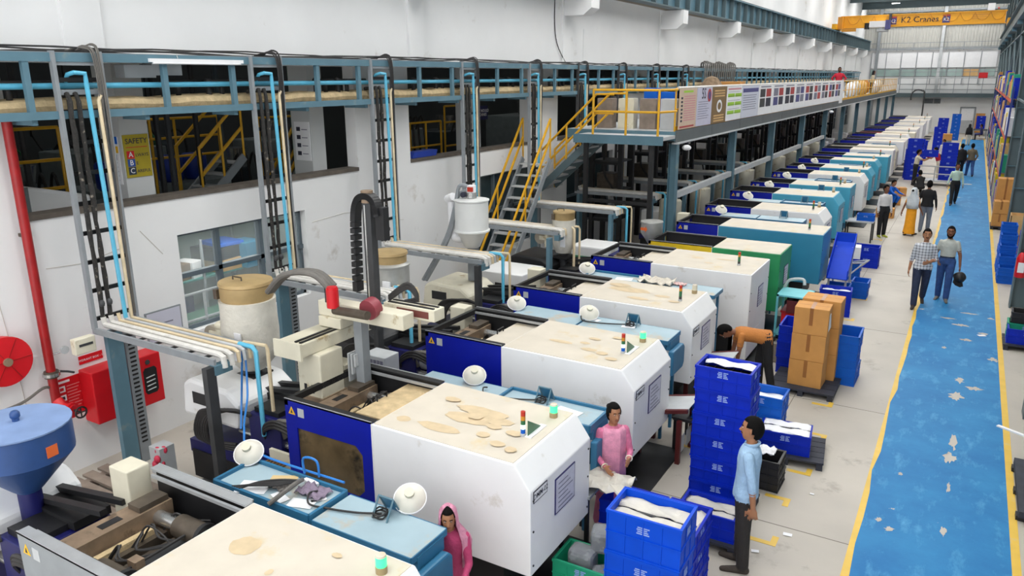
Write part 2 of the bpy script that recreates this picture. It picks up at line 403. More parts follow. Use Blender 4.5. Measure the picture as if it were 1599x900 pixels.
for x in (-7.5, -5, -2.5, 0): MB().box(x-.05, x+.05, -4, YE, 11.18, 11.33).build('purlin', TEALD, ceiling)
# high-bay lamp seen beside the rafters
lb = thing('high_bay_lamp', 'bright rectangular lamp hanging under the roof near the crane', 'lamp', (-6.4, 70, 10.5))
MB().box(-.3, .3, -.12, .12, -.04, .06).build('housing', LGREY, lb); MB().box(-.28, .28, -.1, .1, -.06, -.04).build('diffuser', mat('lamp_glow', (1, 1, .97), .4, emit=6), lb)
MB().cyl((0, 0, .06), (0, 0, .55), .01).build('hanger_rod', DARK, lb)
# ---- right wall and portal columns
wall_right = struct(MB().box(3.4, 3.6, -4, YE, 0, 11.4).build('wall_right', mat('wall_right_sheet', hx('b4b9bb'), .7, var=.08, scale=1)), 'added grey bounce wall behind the racks')  # wall added on this side to bounce light into the hall
cm = MB()
cm.box(1.27, 1.87, -.02, .02, 0, 10.5).box(1.24, 1.27, -.17, .17, 0, 10.5).box(1.87, 1.9, -.17, .17, 0, 10.5)
colme = cm.mesh('column', TEALD); stm = MB().box(1.27, 1.87, -.16, .16, -.008, .008).mesh('stiffener', TEAL)
for i, y in enumerate([6.7, 13.1, 19.7, 25.9, 32.3, 38.7, 45.1, 51.5, 57.9, 64.3, 70.7, 77.1]):
    c = inst(colme, 'trim_column', None, (0, y, 0)); struct(c, 'green-grey steel portal column')
    for z in (.9, 1.9, 2.9, 3.9, 4.9, 5.9, 6.9): inst(stm, 'stiffener', c, (0, 0, z))
    MB().box(1.05, 1.26, -.12, .12, 7.0, 7.2).build('bracket', TEAL, c)
rr = struct(MB().box(1.2, 1.22, 5, YE-.5, 7.2, 7.95).build('trim_2', TEALD), 'crane runway girder on the columns')
MB().box(1.05, 1.37, 5, YE-.5, 7.95, 7.99).build('top_flange', TEALD, rr); MB().box(1.05, 1.37, 5, YE-.5, 7.16, 7.2).build('bottom_flange', TEALD, rr)
mb = MB()
for y in np.arange(20, YE-2, 2.2): mb.box(1.3, 1.34, y, y+.04, 7.99, 8.9)
mb.box(1.3, 1.34, 20, YE-2, 8.86, 8.9).box(1.3, 1.34, 20, YE-2, 8.4, 8.44); mb.build('handrail', DARK, rr)
for y in np.arange(19.7, YE-8, 6.4):
    mb = MB(); mb.bar((1.26, y+.2, 4.2), (1.26, y+6.2, 6.6), .06).bar((1.26, y+.2, 6.6), (1.26, y+6.2, 6.6), .06).bar((1.26, y+.2, 4.2), (1.26, y+6.2, 4.2), .06); mb.build('bracing', TEALD, rr)

# ---- end wall
SHEET = mat('corrugated_sheet', hx('b7b6b0'), .55, .1, var=.06, scale=2)
we = struct(wall_cells(YE, YE+.2, WX-.3, 3.5, 0, 7.2, [], 'y').build('wall_end', WALLW), 'white end wall with the door')
pan = MB()
def sheet(x0, x1, z0, z1, y):
    mb = MB(); pts = []; x = x0
    while x < x1-1e-3:
        pts += [(x, y), (x+.1, y), (x+.13, y-.05), (x+.2, y-.05), (x+.23, y)]; x += .23
    mb.add([(px, py, z) for z in (z0, z1) for px, py in pts], [(i, i+1, len(pts)+i+1, len(pts)+i) for i in range(len(pts)-1)]); return mb
for i in range(11): sheet(-9.6+i*1.15, -9.6+(i+1)*1.15, 7.2, 9.35, YE-.02).build('corrugated_sheet', SHEET, we)
for i in range(11): sheet(-9.6+i*1.15, -9.6+(i+1)*1.15, 9.35, 11.4, YE-.06).build('corrugated_sheet', SHEET, we)
for z in (9.3, 7.2, 10.4): MB().box(-9.6, 3, YE-.28, YE-.12, z, z+.14).build('girt', GREY, we)
for x in (-8.3, -3.2): MB().box(x-.12, x+.12, YE-.36, YE-.1, 0 if x < -4 else 3.3, 11.3).build('wind_post', GREY if x < -4 else LGREY, we)
for i in range(8):   # band of white panels
    x0 = -8.75+i*1.24; MB().box(x0+.03, x0+1.2, YE-.16, YE-.05, 5.62, 6.95).build('panel', PAPER, we); MB().box(x0-.03, x0+.03, YE-.2, YE-.04, 4.2, 7.0).build('panel_post', GREY, we)
GWIN = mat('office_glass', hx('9fb5b0'), .15, var=.25, scale=.7)
for i in range(8):
    x0 = -8.75+i*1.24; MB().box(x0+.05, x0+1.18, YE-.1, YE-.05, 4.92, 5.5).build('window_pane', GWIN if i not in (6,) else CARDL, we)
MB().box(-9.6, 2, YE-.9, YE-.02, 3.1, 3.45).build('lintel_beam', TEALD, we)
door = struct(MB().box(-1.0, .05, YE-.07, YE-.02, 0, 2.2).build('door_1', LGREY), 'light grey double-panel door in the end wall')
MB().box(-1.08, -1.0, YE-.12, YE, 0, 2.28).box(.05, .13, YE-.12, YE, 0, 2.28).box(-1.08, .13, YE-.12, YE, 2.2, 2.28).build('door_frame', GREY, door)
MB().box(-.95, 0, YE-.085, YE-.07, 1.12, 2.12).build('upper_panel', PAPER, door); MB().box(-.95, 0, YE-.085, YE-.07, .12, 1.0).build('lower_panel', LGREY, door); MB().box(-.1, -.06, YE-.13, YE-.07, .98, 1.12).build('handle', DARK, door)
bl = struct(MB().box(-4.1, -3.3, YE-.1, YE-.01, 2.55, 2.95).box(-3.2, -2.7, YE-.1, YE-.01, 2.55, 2.95).build('window_1', GREY), 'grey louvred vents in the end wall')
for k in range(5): MB().box(-4.1, -2.7, YE-.13, YE-.1, 2.57+.08*k, 2.6+.08*k).build('louvre', DARK, bl)
tag(MB().box(.2, .9, YE-.3, YE-.26, .1, 1.75).build('plywood_board', CARD), 'brown board leaning beside the far door', 'board')
# bridge walkway in front of the end wall
br = struct(MB().box(-6.1, 1.4, YE-2.4, YE-1.2, 4.72, 4.86).build('trim_3', LGREY), 'steel bridge walkway across the end wall')
for z in (5.25, 5.6): MB().box(-6.1, 1.4, YE-2.4, YE-2.36, z, z+.05).build('bridge_rail', GREY, br)
for z in (3.75, 4.2): MB().box(-6.1, 1.4, YE-1.2, YE-1.16, z, z+.05).build('bridge_rail', GREY, br)
for i in range(8): MB().box(-6.0+i*1.05, -5.95+i*1.05, YE-2.4, YE-2.35, 3.5, 5.65).build('bridge_post', GREY, br)
MB().box(-9.4, 1.5, YE-.9, YE-.86, 7.35, 7.4).box(-9.4, 1.5, YE-.9, YE-.86, 7.75, 7.8).build('bridge_rail', GREY, br)
for i in range(9): MB().box(-9.3+i*1.3, -9.25+i*1.3, YE-.9, YE-.85, 7.1, 7.8).build('bridge_post', GREY, br)
tag(MB().box(-.05, .6, YE-2.46, YE-2.42, 4.75, 5.2).build('red_sign', RED), 'small plain red sign on the bridge walkway railing', 'sign')
# end-wall tube pipe
tag(MB().tube([(-4.9, YE-3, 2.9), (-4.9, YE-3, 3.4), (-4.6, YE-3, 3.75), (-4.1, YE-3, 3.7), (-3.9, YE-3, 3.3), (-3.9, YE-3, .02)], .06, 8, True).build('bent_hose', DARK), 'arched grey hose near the end wall', 'hose')

# ---- side room behind the upper openings
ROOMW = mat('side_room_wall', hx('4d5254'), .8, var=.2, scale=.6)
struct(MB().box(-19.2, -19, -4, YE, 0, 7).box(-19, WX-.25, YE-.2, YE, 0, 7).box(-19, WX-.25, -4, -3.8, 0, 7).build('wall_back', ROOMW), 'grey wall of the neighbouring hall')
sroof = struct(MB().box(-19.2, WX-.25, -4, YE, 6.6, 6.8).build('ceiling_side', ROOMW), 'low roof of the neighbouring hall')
FILLGLOW = mat('fill_tube_glow', (1, 1, .96), .4, emit=ROOM_LIGHT)
tm = MB().box(-.06, .06, -.75, .75, 0, .04).mesh('fill_tube', FILLGLOW)  # out-of-view tubes, added so the room behind the openings is lit
for x in (-12, -15.5):
    for y in (1, 4.5, 8, 11.5, 15, 19, 25, 32, 40): inst(tm, 'fill_tube', sroof, (x, y, 6.5))
# white pillars just inside the openings, one with the safety sign
PILL = mat('pillar_grey_white', hx('c2c4c4'), .8, var=.06, scale=1)
def pillar(y, w=.5):
    return struct(MB().box(-10.35, -9.9, y, y+w, 0, 6.6).build('trim_pillar', PILL), 'white pillar inside the wall opening')
p1 = pillar(6.3, .42); p2 = pillar(9.82, .34); p3 = pillar(14.9, .35)
# ---- mezzanine
MX0, MX1, MY0, MY1, MZ = -9.0, -6.1, 18.0, 76.5, 3.72
mz = struct(MB().box(MX0, MX1, MY0, MY1, MZ-.06, MZ).build('trim_4', LGREY), 'grey deck of the mezzanine walkway')
FASC = mat('fascia_dark_grey', hx('5c6264'), .5, var=.1, scale=3)
y = MY0
while y < MY1-.1:
    y2 = min(y+2.95, MY1); MB().box(MX1-.02, MX1+.02, y, y2-.02, MZ-.26, MZ+.02).build('fascia_plate', FASC, mz); y = y2
MB().box(MX1-.08, MX1+.06, MY0, MY1, MZ-.3, MZ-.26).build('bottom_flange', LGREY, mz)
MB().box(MX0, MX1, MY0-.02, MY0+.02, MZ-.22, MZ).build('end_plate', TEAL, mz)
MCOL = [18.25, 23.6, 28.9, 34.6, 40.4, 46.2, 52, 58, 64, 70, 76]
mcm = MB().box(-.1, .1, -.008, .008, 0, MZ-.3).box(-.1, -.085, -.1, .1, 0, MZ-.3).box(.085, .1, -.1, .1, 0, MZ-.3).mesh('mezzanine_column', TEAL)
for y in MCOL: inst(mcm, 'column', mz, (-6.2, y, 0))
for a, b in zip(MCOL, MCOL[1:5]): MB().box(-6.25, -6.13, a+.1, b-.1, 2.05, 2.2).build('side_beam', LGREY, mz)
for y in MCOL: MB().box(MX0, MX1-.1, y-.06, y+.06, MZ-.26, MZ-.06).build('cross_beam', DARK, mz)
lampm = MB().ball((0, 0, 0), (.12, .1, .07)).mesh('bulkhead_lamp', PAPER)
for y in (18.6, 40.7): inst(lampm, 'bulkhead_lamp', mz, (-6.0, y, 3.3))
# rail with posters: round white top rail then yellow
def rail(y0, y1, m, step=1.3, parent=mz):
    MB().cyl((MX1-.05, y0, MZ+1.0), (MX1-.05, y1, MZ+1.0), .024, n=8).build('top_rail', m, parent)
    MB().cyl((MX1-.05, y0, MZ+.52), (MX1-.05, y1, MZ+.52), .02, n=8).build('mid_rail', m, parent)
    MB().box(MX1-.06, MX1-.04, y0, y1, MZ, MZ+.12).build('kick_plate', m, parent)
    pm = MB().cyl((0, 0, 0), (0, 0, 1.0), .022, n=8).mesh('rail_post', m); n = max(1, round((y1-y0)/step))
    for i in range(n+1): inst(pm, 'rail_post', parent, (MX1-.05, y0+(y1-y0)*i/n, MZ))
rail(18.05, 44.5, YEL); rail(44.6, 76.4, YEL)
MB().cyl((MX1-.02, 18.1, MZ+1.02), (MX1-.02, 44.5, MZ+1.02), .03, n=8).build('banner_pole', WHITEPIPE, mz)
# ================================================================ PIPE RACK along the wall
RX = -9.1
LAD = [5.08, 7.9, 10.5, 13.3, 16.1, 18.7, 21.4, 24.2, 27.2]
rk = thing('pipe_rack', 'long teal steel pipe rack truss running along the white wall', 'pipe rack', (0, 0, 0))
mb = MB()
for k in range(16):
    y = 29.5+.28*k; mb.tube([(-9.5, y+1.2, 5.32), (-9.3, y+.6, 5.5+.06*math.sin(k)), (RX+.08, y+.2, 5.45), (RX+.14, y, 5.1), (RX+.12, y-.05, 4.6)], .03, 6, True)
mb.build('cable_loops', HOSE, rk, True)
MB().box(RX-.04, RX+.04, 1, 76, 5.2, 5.3).build('top_chord', TEAL, rk); MB().box(RX-.04, RX+.04, 1, 76, 4.56, 4.65).build('bottom_chord', TEAL, rk)
MB().box(-9.56, -9.5, 1, 76, 5.22, 5.28).build('back_chord', GREY, rk)
pm = MB().box(-.03, .03, -.035, .035, 4.65, 5.2).mesh('post', TEAL); y = 2.3
pys = []
for a, b in zip([2.3]+LAD, LAD+[30]): pys += [a+.65+(b-a-.65)*t for t in (.36, .86)]
y = 31
while y < 75.5: pys.append(y); y += .9
for y in pys: inst(pm, 'post', rk, (RX, y, 0))
xm = MB().box(-9.58, RX, -.025, .025, 5.24, 5.29).mesh('cross_member', GREY); xm2 = MB().box(-9.58, RX, -.03, .03, 4.5, 4.56).mesh('cross_member', TEAL)
for y in np.arange(2, 76, 1.4): inst(xm, 'cross_member', rk, (0, y, 0)); inst(xm2, 'cross_member', rk, (0, y, 0))
MB().cyl((RX-.12, 1, 4.93), (RX-.12, 76, 4.93), .035, n=10).build('water_pipe', CYAN, rk, True)
MB().cyl((RX-.3, 1, 4.93), (RX-.3, 76, 4.93), .03, n=10).build('return_pipe', TEAL, rk, True)
r_ = random.Random(5); pts = []; rad = []
for y in np.arange(1, 76, .25): pts.append((RX-.2+r_.uniform(-.012, .012), y, 4.70+r_.uniform(-.012, .012))); rad.append(.085+r_.uniform(-.012, .014))
MB().tube(pts, rad, 8).build('lagged_pipe', LAG, rk, True)
MB().tube([(p[0]-.2, p[1], p[2]+.01) for p in pts], rad, 8).build('lagged_pipe', LAG, rk, True)
mb = MB()
for k in range(5):
    ph = r_.random()*6; mb.tube([(RX-.06-.08*k, y, 5.33+.035*math.sin(y*.9+ph)+.02*r_.random()) for y in np.arange(1, 76, .7)], .011, 5)
mb.build('cable_bundle', CABLE, rk, True)
MB().box(-9.55, -9.15, 1, 76, 5.29, 5.31).build('cable_tray', GREY, rk)
# black valves, pipe elbows and pale cartons in the rack
vm = MB(); vm.cyl((0, 0, 4.75), (0, 0, 4.98), .04, n=8).cyl((0, 0, 4.98), (0, .7, 4.98), .035, n=8).cyl((0, .22, 4.8), (0, .22, 4.98), .035, n=8).ball((0, 0, 4.98), .06)
vme = vm.mesh('valve_branch', CABLE, True)
for a in LAD[:8]: inst(vme, 'valve_branch', rk, (RX-.22, a-.55 if a > 6 else a-.62, -.02)); inst(vme, 'valve_branch', rk, (RX-.28, a+1.6, -.02))
bx = MB().box(-.1, .1, -.22, .22, 0, .16).mesh('pale_duct_box', LGREY)
for y in (6.35, 6.75): inst(bx, 'pale_duct_box', rk, (RX-.35, y, 5.02 if y < 6.5 else 5.05))
tl = thing('tube_lamp', 'white fluorescent tube lamp hung on the near end of the pipe rack', 'lamp', (RX+.06, 7.0, 5.23))
MB().box(-.02, .02, -.72, .75, -.02, .025).build('batten', PAPER, tl); MB().cyl((.01, -.68, -.03), (.01, .7, -.03), .014, n=8).build('tube', PAPER, tl); MB().tube([(0, -.3, .02), (-.02, -.3, .08)], .004, 4).build('hook', STEEL, tl)
# ---- vertical ladders carrying the pipes down, then a tray out over each machine
def pipe_ladder(i, y, z=2.0, xo=-6.85, dz=.95, cyan=3, big=True):
    lb = ['nearest pipe ladder, beside the red hydrant box, with black, cyan and cream pipes', 'pipe ladder in front of the barred window, with cyan and cream pipes', 'pipe ladder behind the robot arm, with black, cyan and cream pipes',
          'pipe ladder directly behind the white plastic hopper dryer', 'pipe ladder next to the yellow wall staircase', 'pipe ladder just behind the mezzanine landing', 'pipe ladder under the mezzanine behind the steel funnel hopper', 'pipe ladder under the mezzanine behind the third column', 'farthest pipe ladder under the mezzanine'][i]
    t = thing('pipe_ladder', lb, 'pipe ladder', (0, y, 0), group='pipe ladders dropping from the rack')
    P = lambda x, yy, zz: (x, yy, zz)
    for yy in (0, .56):
        MB().box(RX-.0, RX+.07, yy-.022, yy+.022, z, 5.32).build('side_rail', GREY if i < 5 else DARK, t)
    rm = MB().box(RX, RX+.03, .02, .54, -.025, .025).mesh('rung', BLACK)
    for k in range(9): inst(rm, 'rung', t, (0, 0, z+.12+k*.36))
    MB().box(RX, RX+.03, .02, .54, 5.16, 5.24).build('slotted_rung', GREY, t); MB().box(RX, RX+.03, .02, .54, 4.83, 4.89).build('slotted_rung', GREY, t)
    rr = random.Random(40+i)
    # two black lagged pipes
    for k, yy in enumerate((.1, .2)):
        pts = [(RX-.2, yy, 4.82), (RX+.06, yy, 4.84)] + [(RX+.08+rr.uniform(-.006, .006), yy+rr.uniform(-.006, .006), zz) for zz in np.linspace(4.75, z+.1, 16)]
        MB().tube(pts, [.026+rr.uniform(-.003, .008) for _ in pts], 7).build('lagged_pipe', RUBBER, t, True)
    def run(yy, m, r, top=4.78, x=RX+.08, cross=None):
        pts = [(RX-.14, yy-.06, top-.1), (RX-.1, yy-.06, top), (x, yy, top), (x, yy, z+.06), (xo+.0, yy, z+.06)]
        if cross: pts = cross
        MB().tube(pts, r, 8).build('pipe', m, t, True)
    # cyan pipe hooks over from the rack, goes down and along the tray
    yc = .32
    MB().tube([(RX-.05, yc-.16, 4.98), (RX+.02, yc-.16, 5.06), (RX+.1, yc-.13, 5.08), (RX+.1, yc, 5.07), (RX+.1, yc, 4.98), (RX+.1, yc+.06, z+.06)], .026, 8).build('cyan_pipe', CYAN, t, True)
    MB().tube([(RX+.09, yc+.16, 4.82), (RX+.1, yc+.12, 4.76), (RX+.1, yc+.14, z+.05)], .022, 8).build('cream_pipe', CREAMPIPE, t, True)
    mb = MB()
    for k in range(5):
        ph = rr.uniform(-.01, .01)
        mb.tube([(RX-.2, .3+.04*k, 5.33), (RX+.0, .4+.03*k+3*ph, 5.36+.012*k), (RX+.1, .45+.02*k, 5.2), (RX+.09+ph, .46+.02*k+ph, 4.2), (RX+.08, .45+.02*k+ph, 3.2), (RX+.08, .46+.018*k, z+.08)], .0085, 6, True)
    mb.build('cable_bundle', HOSE if i == 0 else CABLE, t, True)
    # valves at the foot
    for yy in (.1, .2): MB().ball((RX+.1, yy, z+.32), (.04, .035, .05)).build('valve', DARK, t, True)
    # horizontal tray
    for yy in (-.0, .56): MB().box(RX, xo+.02, yy-.015, yy+.015, z-.06, z+.02).build('tray_rail', GREY, t)
    rm2 = MB().box(-.02, .02, 0, .56, z-.04, z-.02).mesh('tray_rung', DARK)
    for x in np.arange(RX+.2, xo, .3): inst(rm2, 'tray_rung', t, (x, 0, 0))
    for k, (yy, m, r) in enumerate([(.1, WHITEPIPE, .034), (.2, WHITEPIPE, .034), (.3, CREAMPIPE if i != 1 else WHITEPIPE, .024), (.38, LGREY, .022), (.46, CREAMPIPE, .022)]):
        MB().tube([(RX+.08, yy, z+.14), (RX+.1, yy, z+.04), (xo-.02, yy, z+.04), (xo+.04, yy, z+.02), (xo+.05, yy, z-.1)], r, 8).build('tray_pipe', m, t, True)
    # drops at the outer end
    MB().tube([(xo-.1, .44, z+.05), (xo+.12, .44, z+.05), (xo+.17, .44, z), (xo+.17, .44, dz)], .028, 8).build('cyan_drop', CYAN if i != 3 else CREAMPIPE, t, True)
    MB().tube([(xo-.1, .5, z+.05), (xo+.22, .55, z+.05), (xo+.24, .55, z), (xo+.24, .55, dz+.15)], .022, 8).build('cream_drop', CREAMPIPE, t, True)
    MB().box(xo-.06, xo+.02, *((-.12, -.0) if i != 3 else (-.34, -.22)), 0, z-.06).build('end_post', TEAL if i > 2 else DARK, t)
    MB().box(xo-.05, xo+.05, -.02, .2, z-.16, z-.05).build('end_bracket', TEAL, t)
    # column under the ladder
    MB().box(RX+.02, RX+.1, .1, .3, 0, z-.06).build('support_column', TEAL, t)
    MB().box(RX+.02, RX+.06, .34, .5, 0, z-.06).build('slotted_post', GREY, t)
    sm = MB().box(RX+.06, RX+.066, .38, .46, -.012, .012).mesh('slot', BLACK)
    if i < 3:
        for zz in np.arange(.3, z-.15, .06): inst(sm, 'slot', t, (0, 0, zz))
    return t
for i, y in enumerate(LAD): pipe_ladder(i, y)
# little socket box hanging at the first ladder
sb = thing('junction_box', 'small pale grey switch box hung beside the nearest pipe ladder', 'box', (RX+.02, 4.92, 1.86))
MB().box(0, .1, -.16, .1, -.1, .1).build('case', CREAM, sb, bevel=.01); MB().box(.1, .106, -.11, .06, .0, .03).build('slot', DARK, sb)
# ================================================================ MOULDING MACHINES
EX = -2.95      # aisle end of a machine
def stains(parent, spots, z, m=None):
    for k, (x, y, rx, ry) in enumerate(spots):
        q = blob(x, y, rx, ry, z+.0012*k, n=18, seed=k*7+int(abs(x)*100), jag=.2); MB().add(q, [tuple(range(18))]).build('oil_stain', m or STAIN, parent)
def tower_light(t, x, y, z, lit=True, h=.2):
    a = MB().cyl((x, y, z), (x, y, z+.03), .03, n=10).build('tower_light', LGREY, t)
    zz = z+.03; k = h/4
    for m, nm in ((CRATET if lit else DARK, 'lens'), (WHITELENS if lit else GREENLENS, 'lens'), (GREENLENS, 'lens'), (AMBER, 'lens'), (REDLENS, 'lens')):
        MB().cyl((x, y, zz), (x, y, zz+k*.9), .024, n=10).build(nm, m, a, True); zz += k*.9
    if lit:
        MB().prism([(y, z), (y+.28, z), (y, z+.17)], 'x', x+.05, x+.055).build('bracket_plate', GREENLENS, a)
        MB().box(x+.03, x+.1, y-.02, y+.3, z, z+.012).build('bracket_foot', PAPER, a)
def beacon(t, x, y, z, lit=True):
    a = MB().cyl((x, y, z), (x, y, z+.055), .042, n=14).build('beacon', mat('beacon_base', hx('a3906a'), .5, var=.1), t, True)
    MB().cyl((x, y, z+.055), (x, y, z+.13), .04, n=14).build('lens', GREENLAMP if lit else CREAM, a, True); MB().lathe([(.04, 0), (.036, .012), (.0, .016)], (x, y, z+.13), 14).build('cap', CREAMTOP, a, True)
def tbar(t, x0, x1, y, z, r=.05): return MB().cyl((x0, y, z), (x1, y, z), r, n=14).build('tie_bar', STEEL, t, True)

def machine(label, yc, hw=.62, cover=WHITE, top=CREAMTOP, guard=BLUE, chamfer=True, Lc=1.83, Lg=1.22, zb=.55, zt=1.66, detail=2, tower='lit', bea=True, endplate=None, spots=(), ex=EX, inj=True, slide=True, base=NAVY, window=False, cream_box=True, poster=True, drop_end=False, sticker=True, toprail=False, hcol=None):
    t = thing('moulding_machine', label, 'machine', (ex, yc, 0), group='moulding machines in the long row')
    # base frame
    bl = Lc+Lg+(1.85 if inj else .1)
    MB().box(-bl, -.35, -hw+.1, hw-.1, .18, zb).build('machine_base', BLACK if detail else base, t)  # detailed machines: under-machine shade put into the black base colour
    fm = MB().cyl((0, 0, 0), (0, 0, .18), .07, n=8).mesh('levelling_foot', BLACK)
    for x in (-bl+.3, -bl/2, -.6):
        for y in (-hw+.2, hw-.2): inst(fm, 'levelling_foot', t, (x, y, 0))
    MB().box(-bl-.1, .15, -hw-.12, hw+.25, .002, .02).build('floor_shade_plate', BLACK, t)  # black plate on the floor, standing in for deep shade around the base
    # clamp cover
    if chamfer: prof = [(-Lc, zb), (0, zb), (0, zt-.24), (-.17, zt), (-Lc, zt)]
    else: prof = [(-Lc, zb), (0, zb), (0, zt), (-Lc, zt)]
    c = MB().prism(prof, 'y', -hw, hw).build('clamp_cover', cover, t, bevel=.012)
    x1 = -.19 if chamfer else -.02
    MB().box(-Lc+.02, x1, -hw+.02, hw-.02, zt-.002, zt+.006).build('cover_lid', top, c)
    if detail: 
        stains(c, spots, zt+.008)
        bm_ = MB().cyl((0, 0, 0), (.008, 0, 0), .011, n=8).mesh('bolt', DARK)
        for y in (-hw+.05, hw-.05):
            for z in (zb+.1, (zb+zt)/2-.1, zt-.34): inst(bm_, 'bolt', c, (0, y, z))
        MB().box(-Lc-.004, -Lc+.006, -hw-.004, -hw+.01, zb, zt).build('seam_strip', PAPER, c)
    if poster:
        f = MB().box(0, .008, -.16 if chamfer else -.1, .26, .95, 1.33).build('poster_frame', NAVY, c); MB().box(.008, .011, -.145 if chamfer else -.085, .245, .965, 1.315).build('poster_sheet', mat('poster_sheet', hx('c9c9d6'), .5, var=.12, scale=14), f)
        mb = MB()
        for k in range(6): mb.box(.011, .0125, -.1, .2-.05*(k % 3), 1.0+.05*k, 1.012+.05*k)
        mb.build('print', INKG, f)
    if endplate:
        pl = MB().box(0, .006, -hw+.06, -hw+.3, zt-.36, zt-.26).build('name_plate', PAPER, c); MB().box(0, .005, -hw+.05, -hw+.31, zt-.37, zt-.25).build('plate_border', INK, pl)
        text(endplate, .075, INK, pl, (.008, -hw+.18, zt-.31), FACE_X)
    if drop_end: MB().box(-.25, .0, -hw, hw, .12, zb).build('end_skirt', cover, t)
    if tower: tower_light(c, -.38, -.1, zt+.006, tower == 'lit', .2 if tower == 'lit' else .19)
    if bea: beacon(c, -.32, .42, zt+.006, bea != 'off')
    # guard around the clamp opening
    gx0, gx1 = -Lc-Lg, -Lc
    for s in (-1, 1):
        y0 = s*hw; y1 = s*(hw-.04)
        if window and s < 0:
            g = MB().box(gx0, gx1, y0, y1, zb, zb+.22).box(gx0, gx1, y0, y1, zt-.3, zt).box(gx0, gx0+.16, y0, y1, zb+.22, zt-.3).box(gx1-.14, gx1, y0, y1, zb+.22, zt-.3)
            for cx, cz, dx, dz in ((gx0+.16, zb+.22, 1, 1), (gx1-.14, zb+.22, -1, 1), (gx1-.14, zt-.3, -1, -1)): g.prism([(cx, cz), (cx+.09*dx, cz), (cx, cz+.09*dz)], 'y', y0, y1)
            go = g.build('safety_guard', guard, t); MB().box(gx0+.1, gx1-.1, s*(hw-.015), s*(hw-.03), zb+.15, zt-.25).build('guard_window', PLEX, go)
        else: go = MB().box(gx0, gx1, y0, y1, zb, zt).build('safety_guard', guard, t)
        MB().box(gx0, gx1, y0+s*.004, y1-s*.05, zt, zt+.016).build('top_rail', ALU if toprail else BLACK, go)
        MB().box(gx0, gx1, y0+s*.004, y0-s*.008, zt+.001, zt+.022).build('rail_edge', ALU, go)
        MB().box(gx0+.02, gx1, y1, y1-s*.012, zb+.1, zt-.01).build('guard_liner', BLACK, go)
        if detail == 2: MB().box(gx0+.05, gx1, y1-s*.06, y1-s*.085, zt-.05, zt-.02).build('slide_rail', ALU, go)
        if s < 0 and sticker:
            MB().prism([(gx0+.05, zt-.15), (gx0+.15, zt-.15), (gx0+.1, zt-.06)], 'y', -hw-.003, -hw).build('warning_sticker', YSTICK, go); MB().prism([(gx0+.085, zt-.135), (gx0+.115, zt-.135), (gx0+.1, zt-.09)], 'y', -hw-.005, -hw-.003).build('warning_symbol', INK, go)
            MB().box(gx0+.19, gx0+.28, -hw-.003, -hw, zt-.16, zt-.06).build('rating_plate', LGREY, go)
    MB().box(gx0, gx1, -hw+.06, hw-.06, zb-.02, zb+.06).build('drip_pan', BLACK, t)
    MB().box(gx0, gx0+.04, -hw+.04, hw-.04, zb, zt-.35).build('end_guard', BLACK, t)
    if not toprail: MB().box(gx0, gx0+.05, -hw, hw, zt-.06, zt+.012).build('end_bar', BLACK, t)
    if detail == 2:
        fx = gx0+.12
        fp = MB().box(fx, fx+.22, -hw+.1, hw-.14, zb+.05, zt-.16).build('fixed_platen', BROWN, t); MB().box(fx+.04, fx+.2, .18, hw-.16, zt-.16, zt-.11).build('clamp_block', OILY, fp); MB().box(fx+.07, fx+.15, -.12, .06, zt-.16, zt-.156).build('slot', BLACK, fp)
        mp = MB().box(fx+.62, fx+.78, -hw+.12, hw-.14, zb+.05, zt-.3).build('moving_platen', DARK, t)
        md = MB().box(fx+.22, fx+.36, -.3, .3, zb+.1, zt-.34).box(fx+.48, fx+.62, -.3, .3, zb+.1, zt-.34).build('mould', OILY, t); MB().box(fx+.24, fx+.3, -.28, .22, zt-.34, zt-.29).build('mould_strip', LAG, md)
        for y in (-hw+.24, hw-.28): tbar(t, fx-.1, gx1-.02, y, zt-.26, .06); MB().cyl((fx+.5, y, zt-.26), (fx+.8, y, zt-.26), .1, n=16).build('tie_bar_collar', OILY, t, True); MB().cyl((fx+.8, y, zt-.26), (fx+.84, y, zt-.26), .115, n=16).build('tie_bar_ring', BLACK, t, True)
        for y in (-hw+.24, hw-.28): MB().cyl((fx-.1, y, zb+.2), (gx1-.02, y, zb+.2), .05, n=10).build('tie_bar', STEEL, t, True)
        tog = MB().box(fx+.8, gx1, -.35, .3, zb+.3, zt-.5).build('toggle_block', DARK, t)
        for y in (-.15, .12): MB().box(fx+.86, fx+1.02, y-.07, y+.07, zt-.5, zt-.49).build('toggle_slot', BLACK, tog)
        mb = MB(); rr = random.Random(int(yc*10))
        for k in range(7):
            y = rr.uniform(-.35, .3); mb.tube([(fx+.3, y, zt-.36), (fx+.42, y+.05, zt-.2+rr.random()*.05), (fx+.55, y+rr.uniform(-.1, .1), zt-.22), (fx+.68, y+rr.uniform(-.2, .2), zt-.24)], .009, 5, True)
        for k in range(3): mb.tube([(fx+.66, -.35+.03*k, zt-.26), (fx+.72, -.1+.03*k, zt-.22), (fx+.68, .2+.04*k, zt-.24)], .012, 5, True)
        mb.build('mould_hoses', CABLE, t, True)
        MB().cbox((fx+.7, -.2, zt-.22), (.1, .08, .07)).build('sensor_box', BROWN, t)
        if slide: sl = MB().box(gx1-.48, gx1, -hw+.3, hw-.06, zt-.12, zt-.1).build('sliding_cover', CREAMTOP if slide == True else LAG, t); MB().tube([(gx1-.46, .0, zt-.1), (gx1-.46, .0, zt-.04), (gx1-.46, .16, zt-.04), (gx1-.46, .16, zt-.1)], .01, 6).build('handle', BLACK, sl)
    elif detail == 1:
        MB().box(gx0+.15, gx0+.35, -hw+.1, hw-.12, zb+.05, zt-.25).build('fixed_platen', BROWN if detail else DARK, t)
        for y in (-hw+.24, hw-.28): tbar(t, gx0+.1, gx1-.02, y, zt-.36, .045)
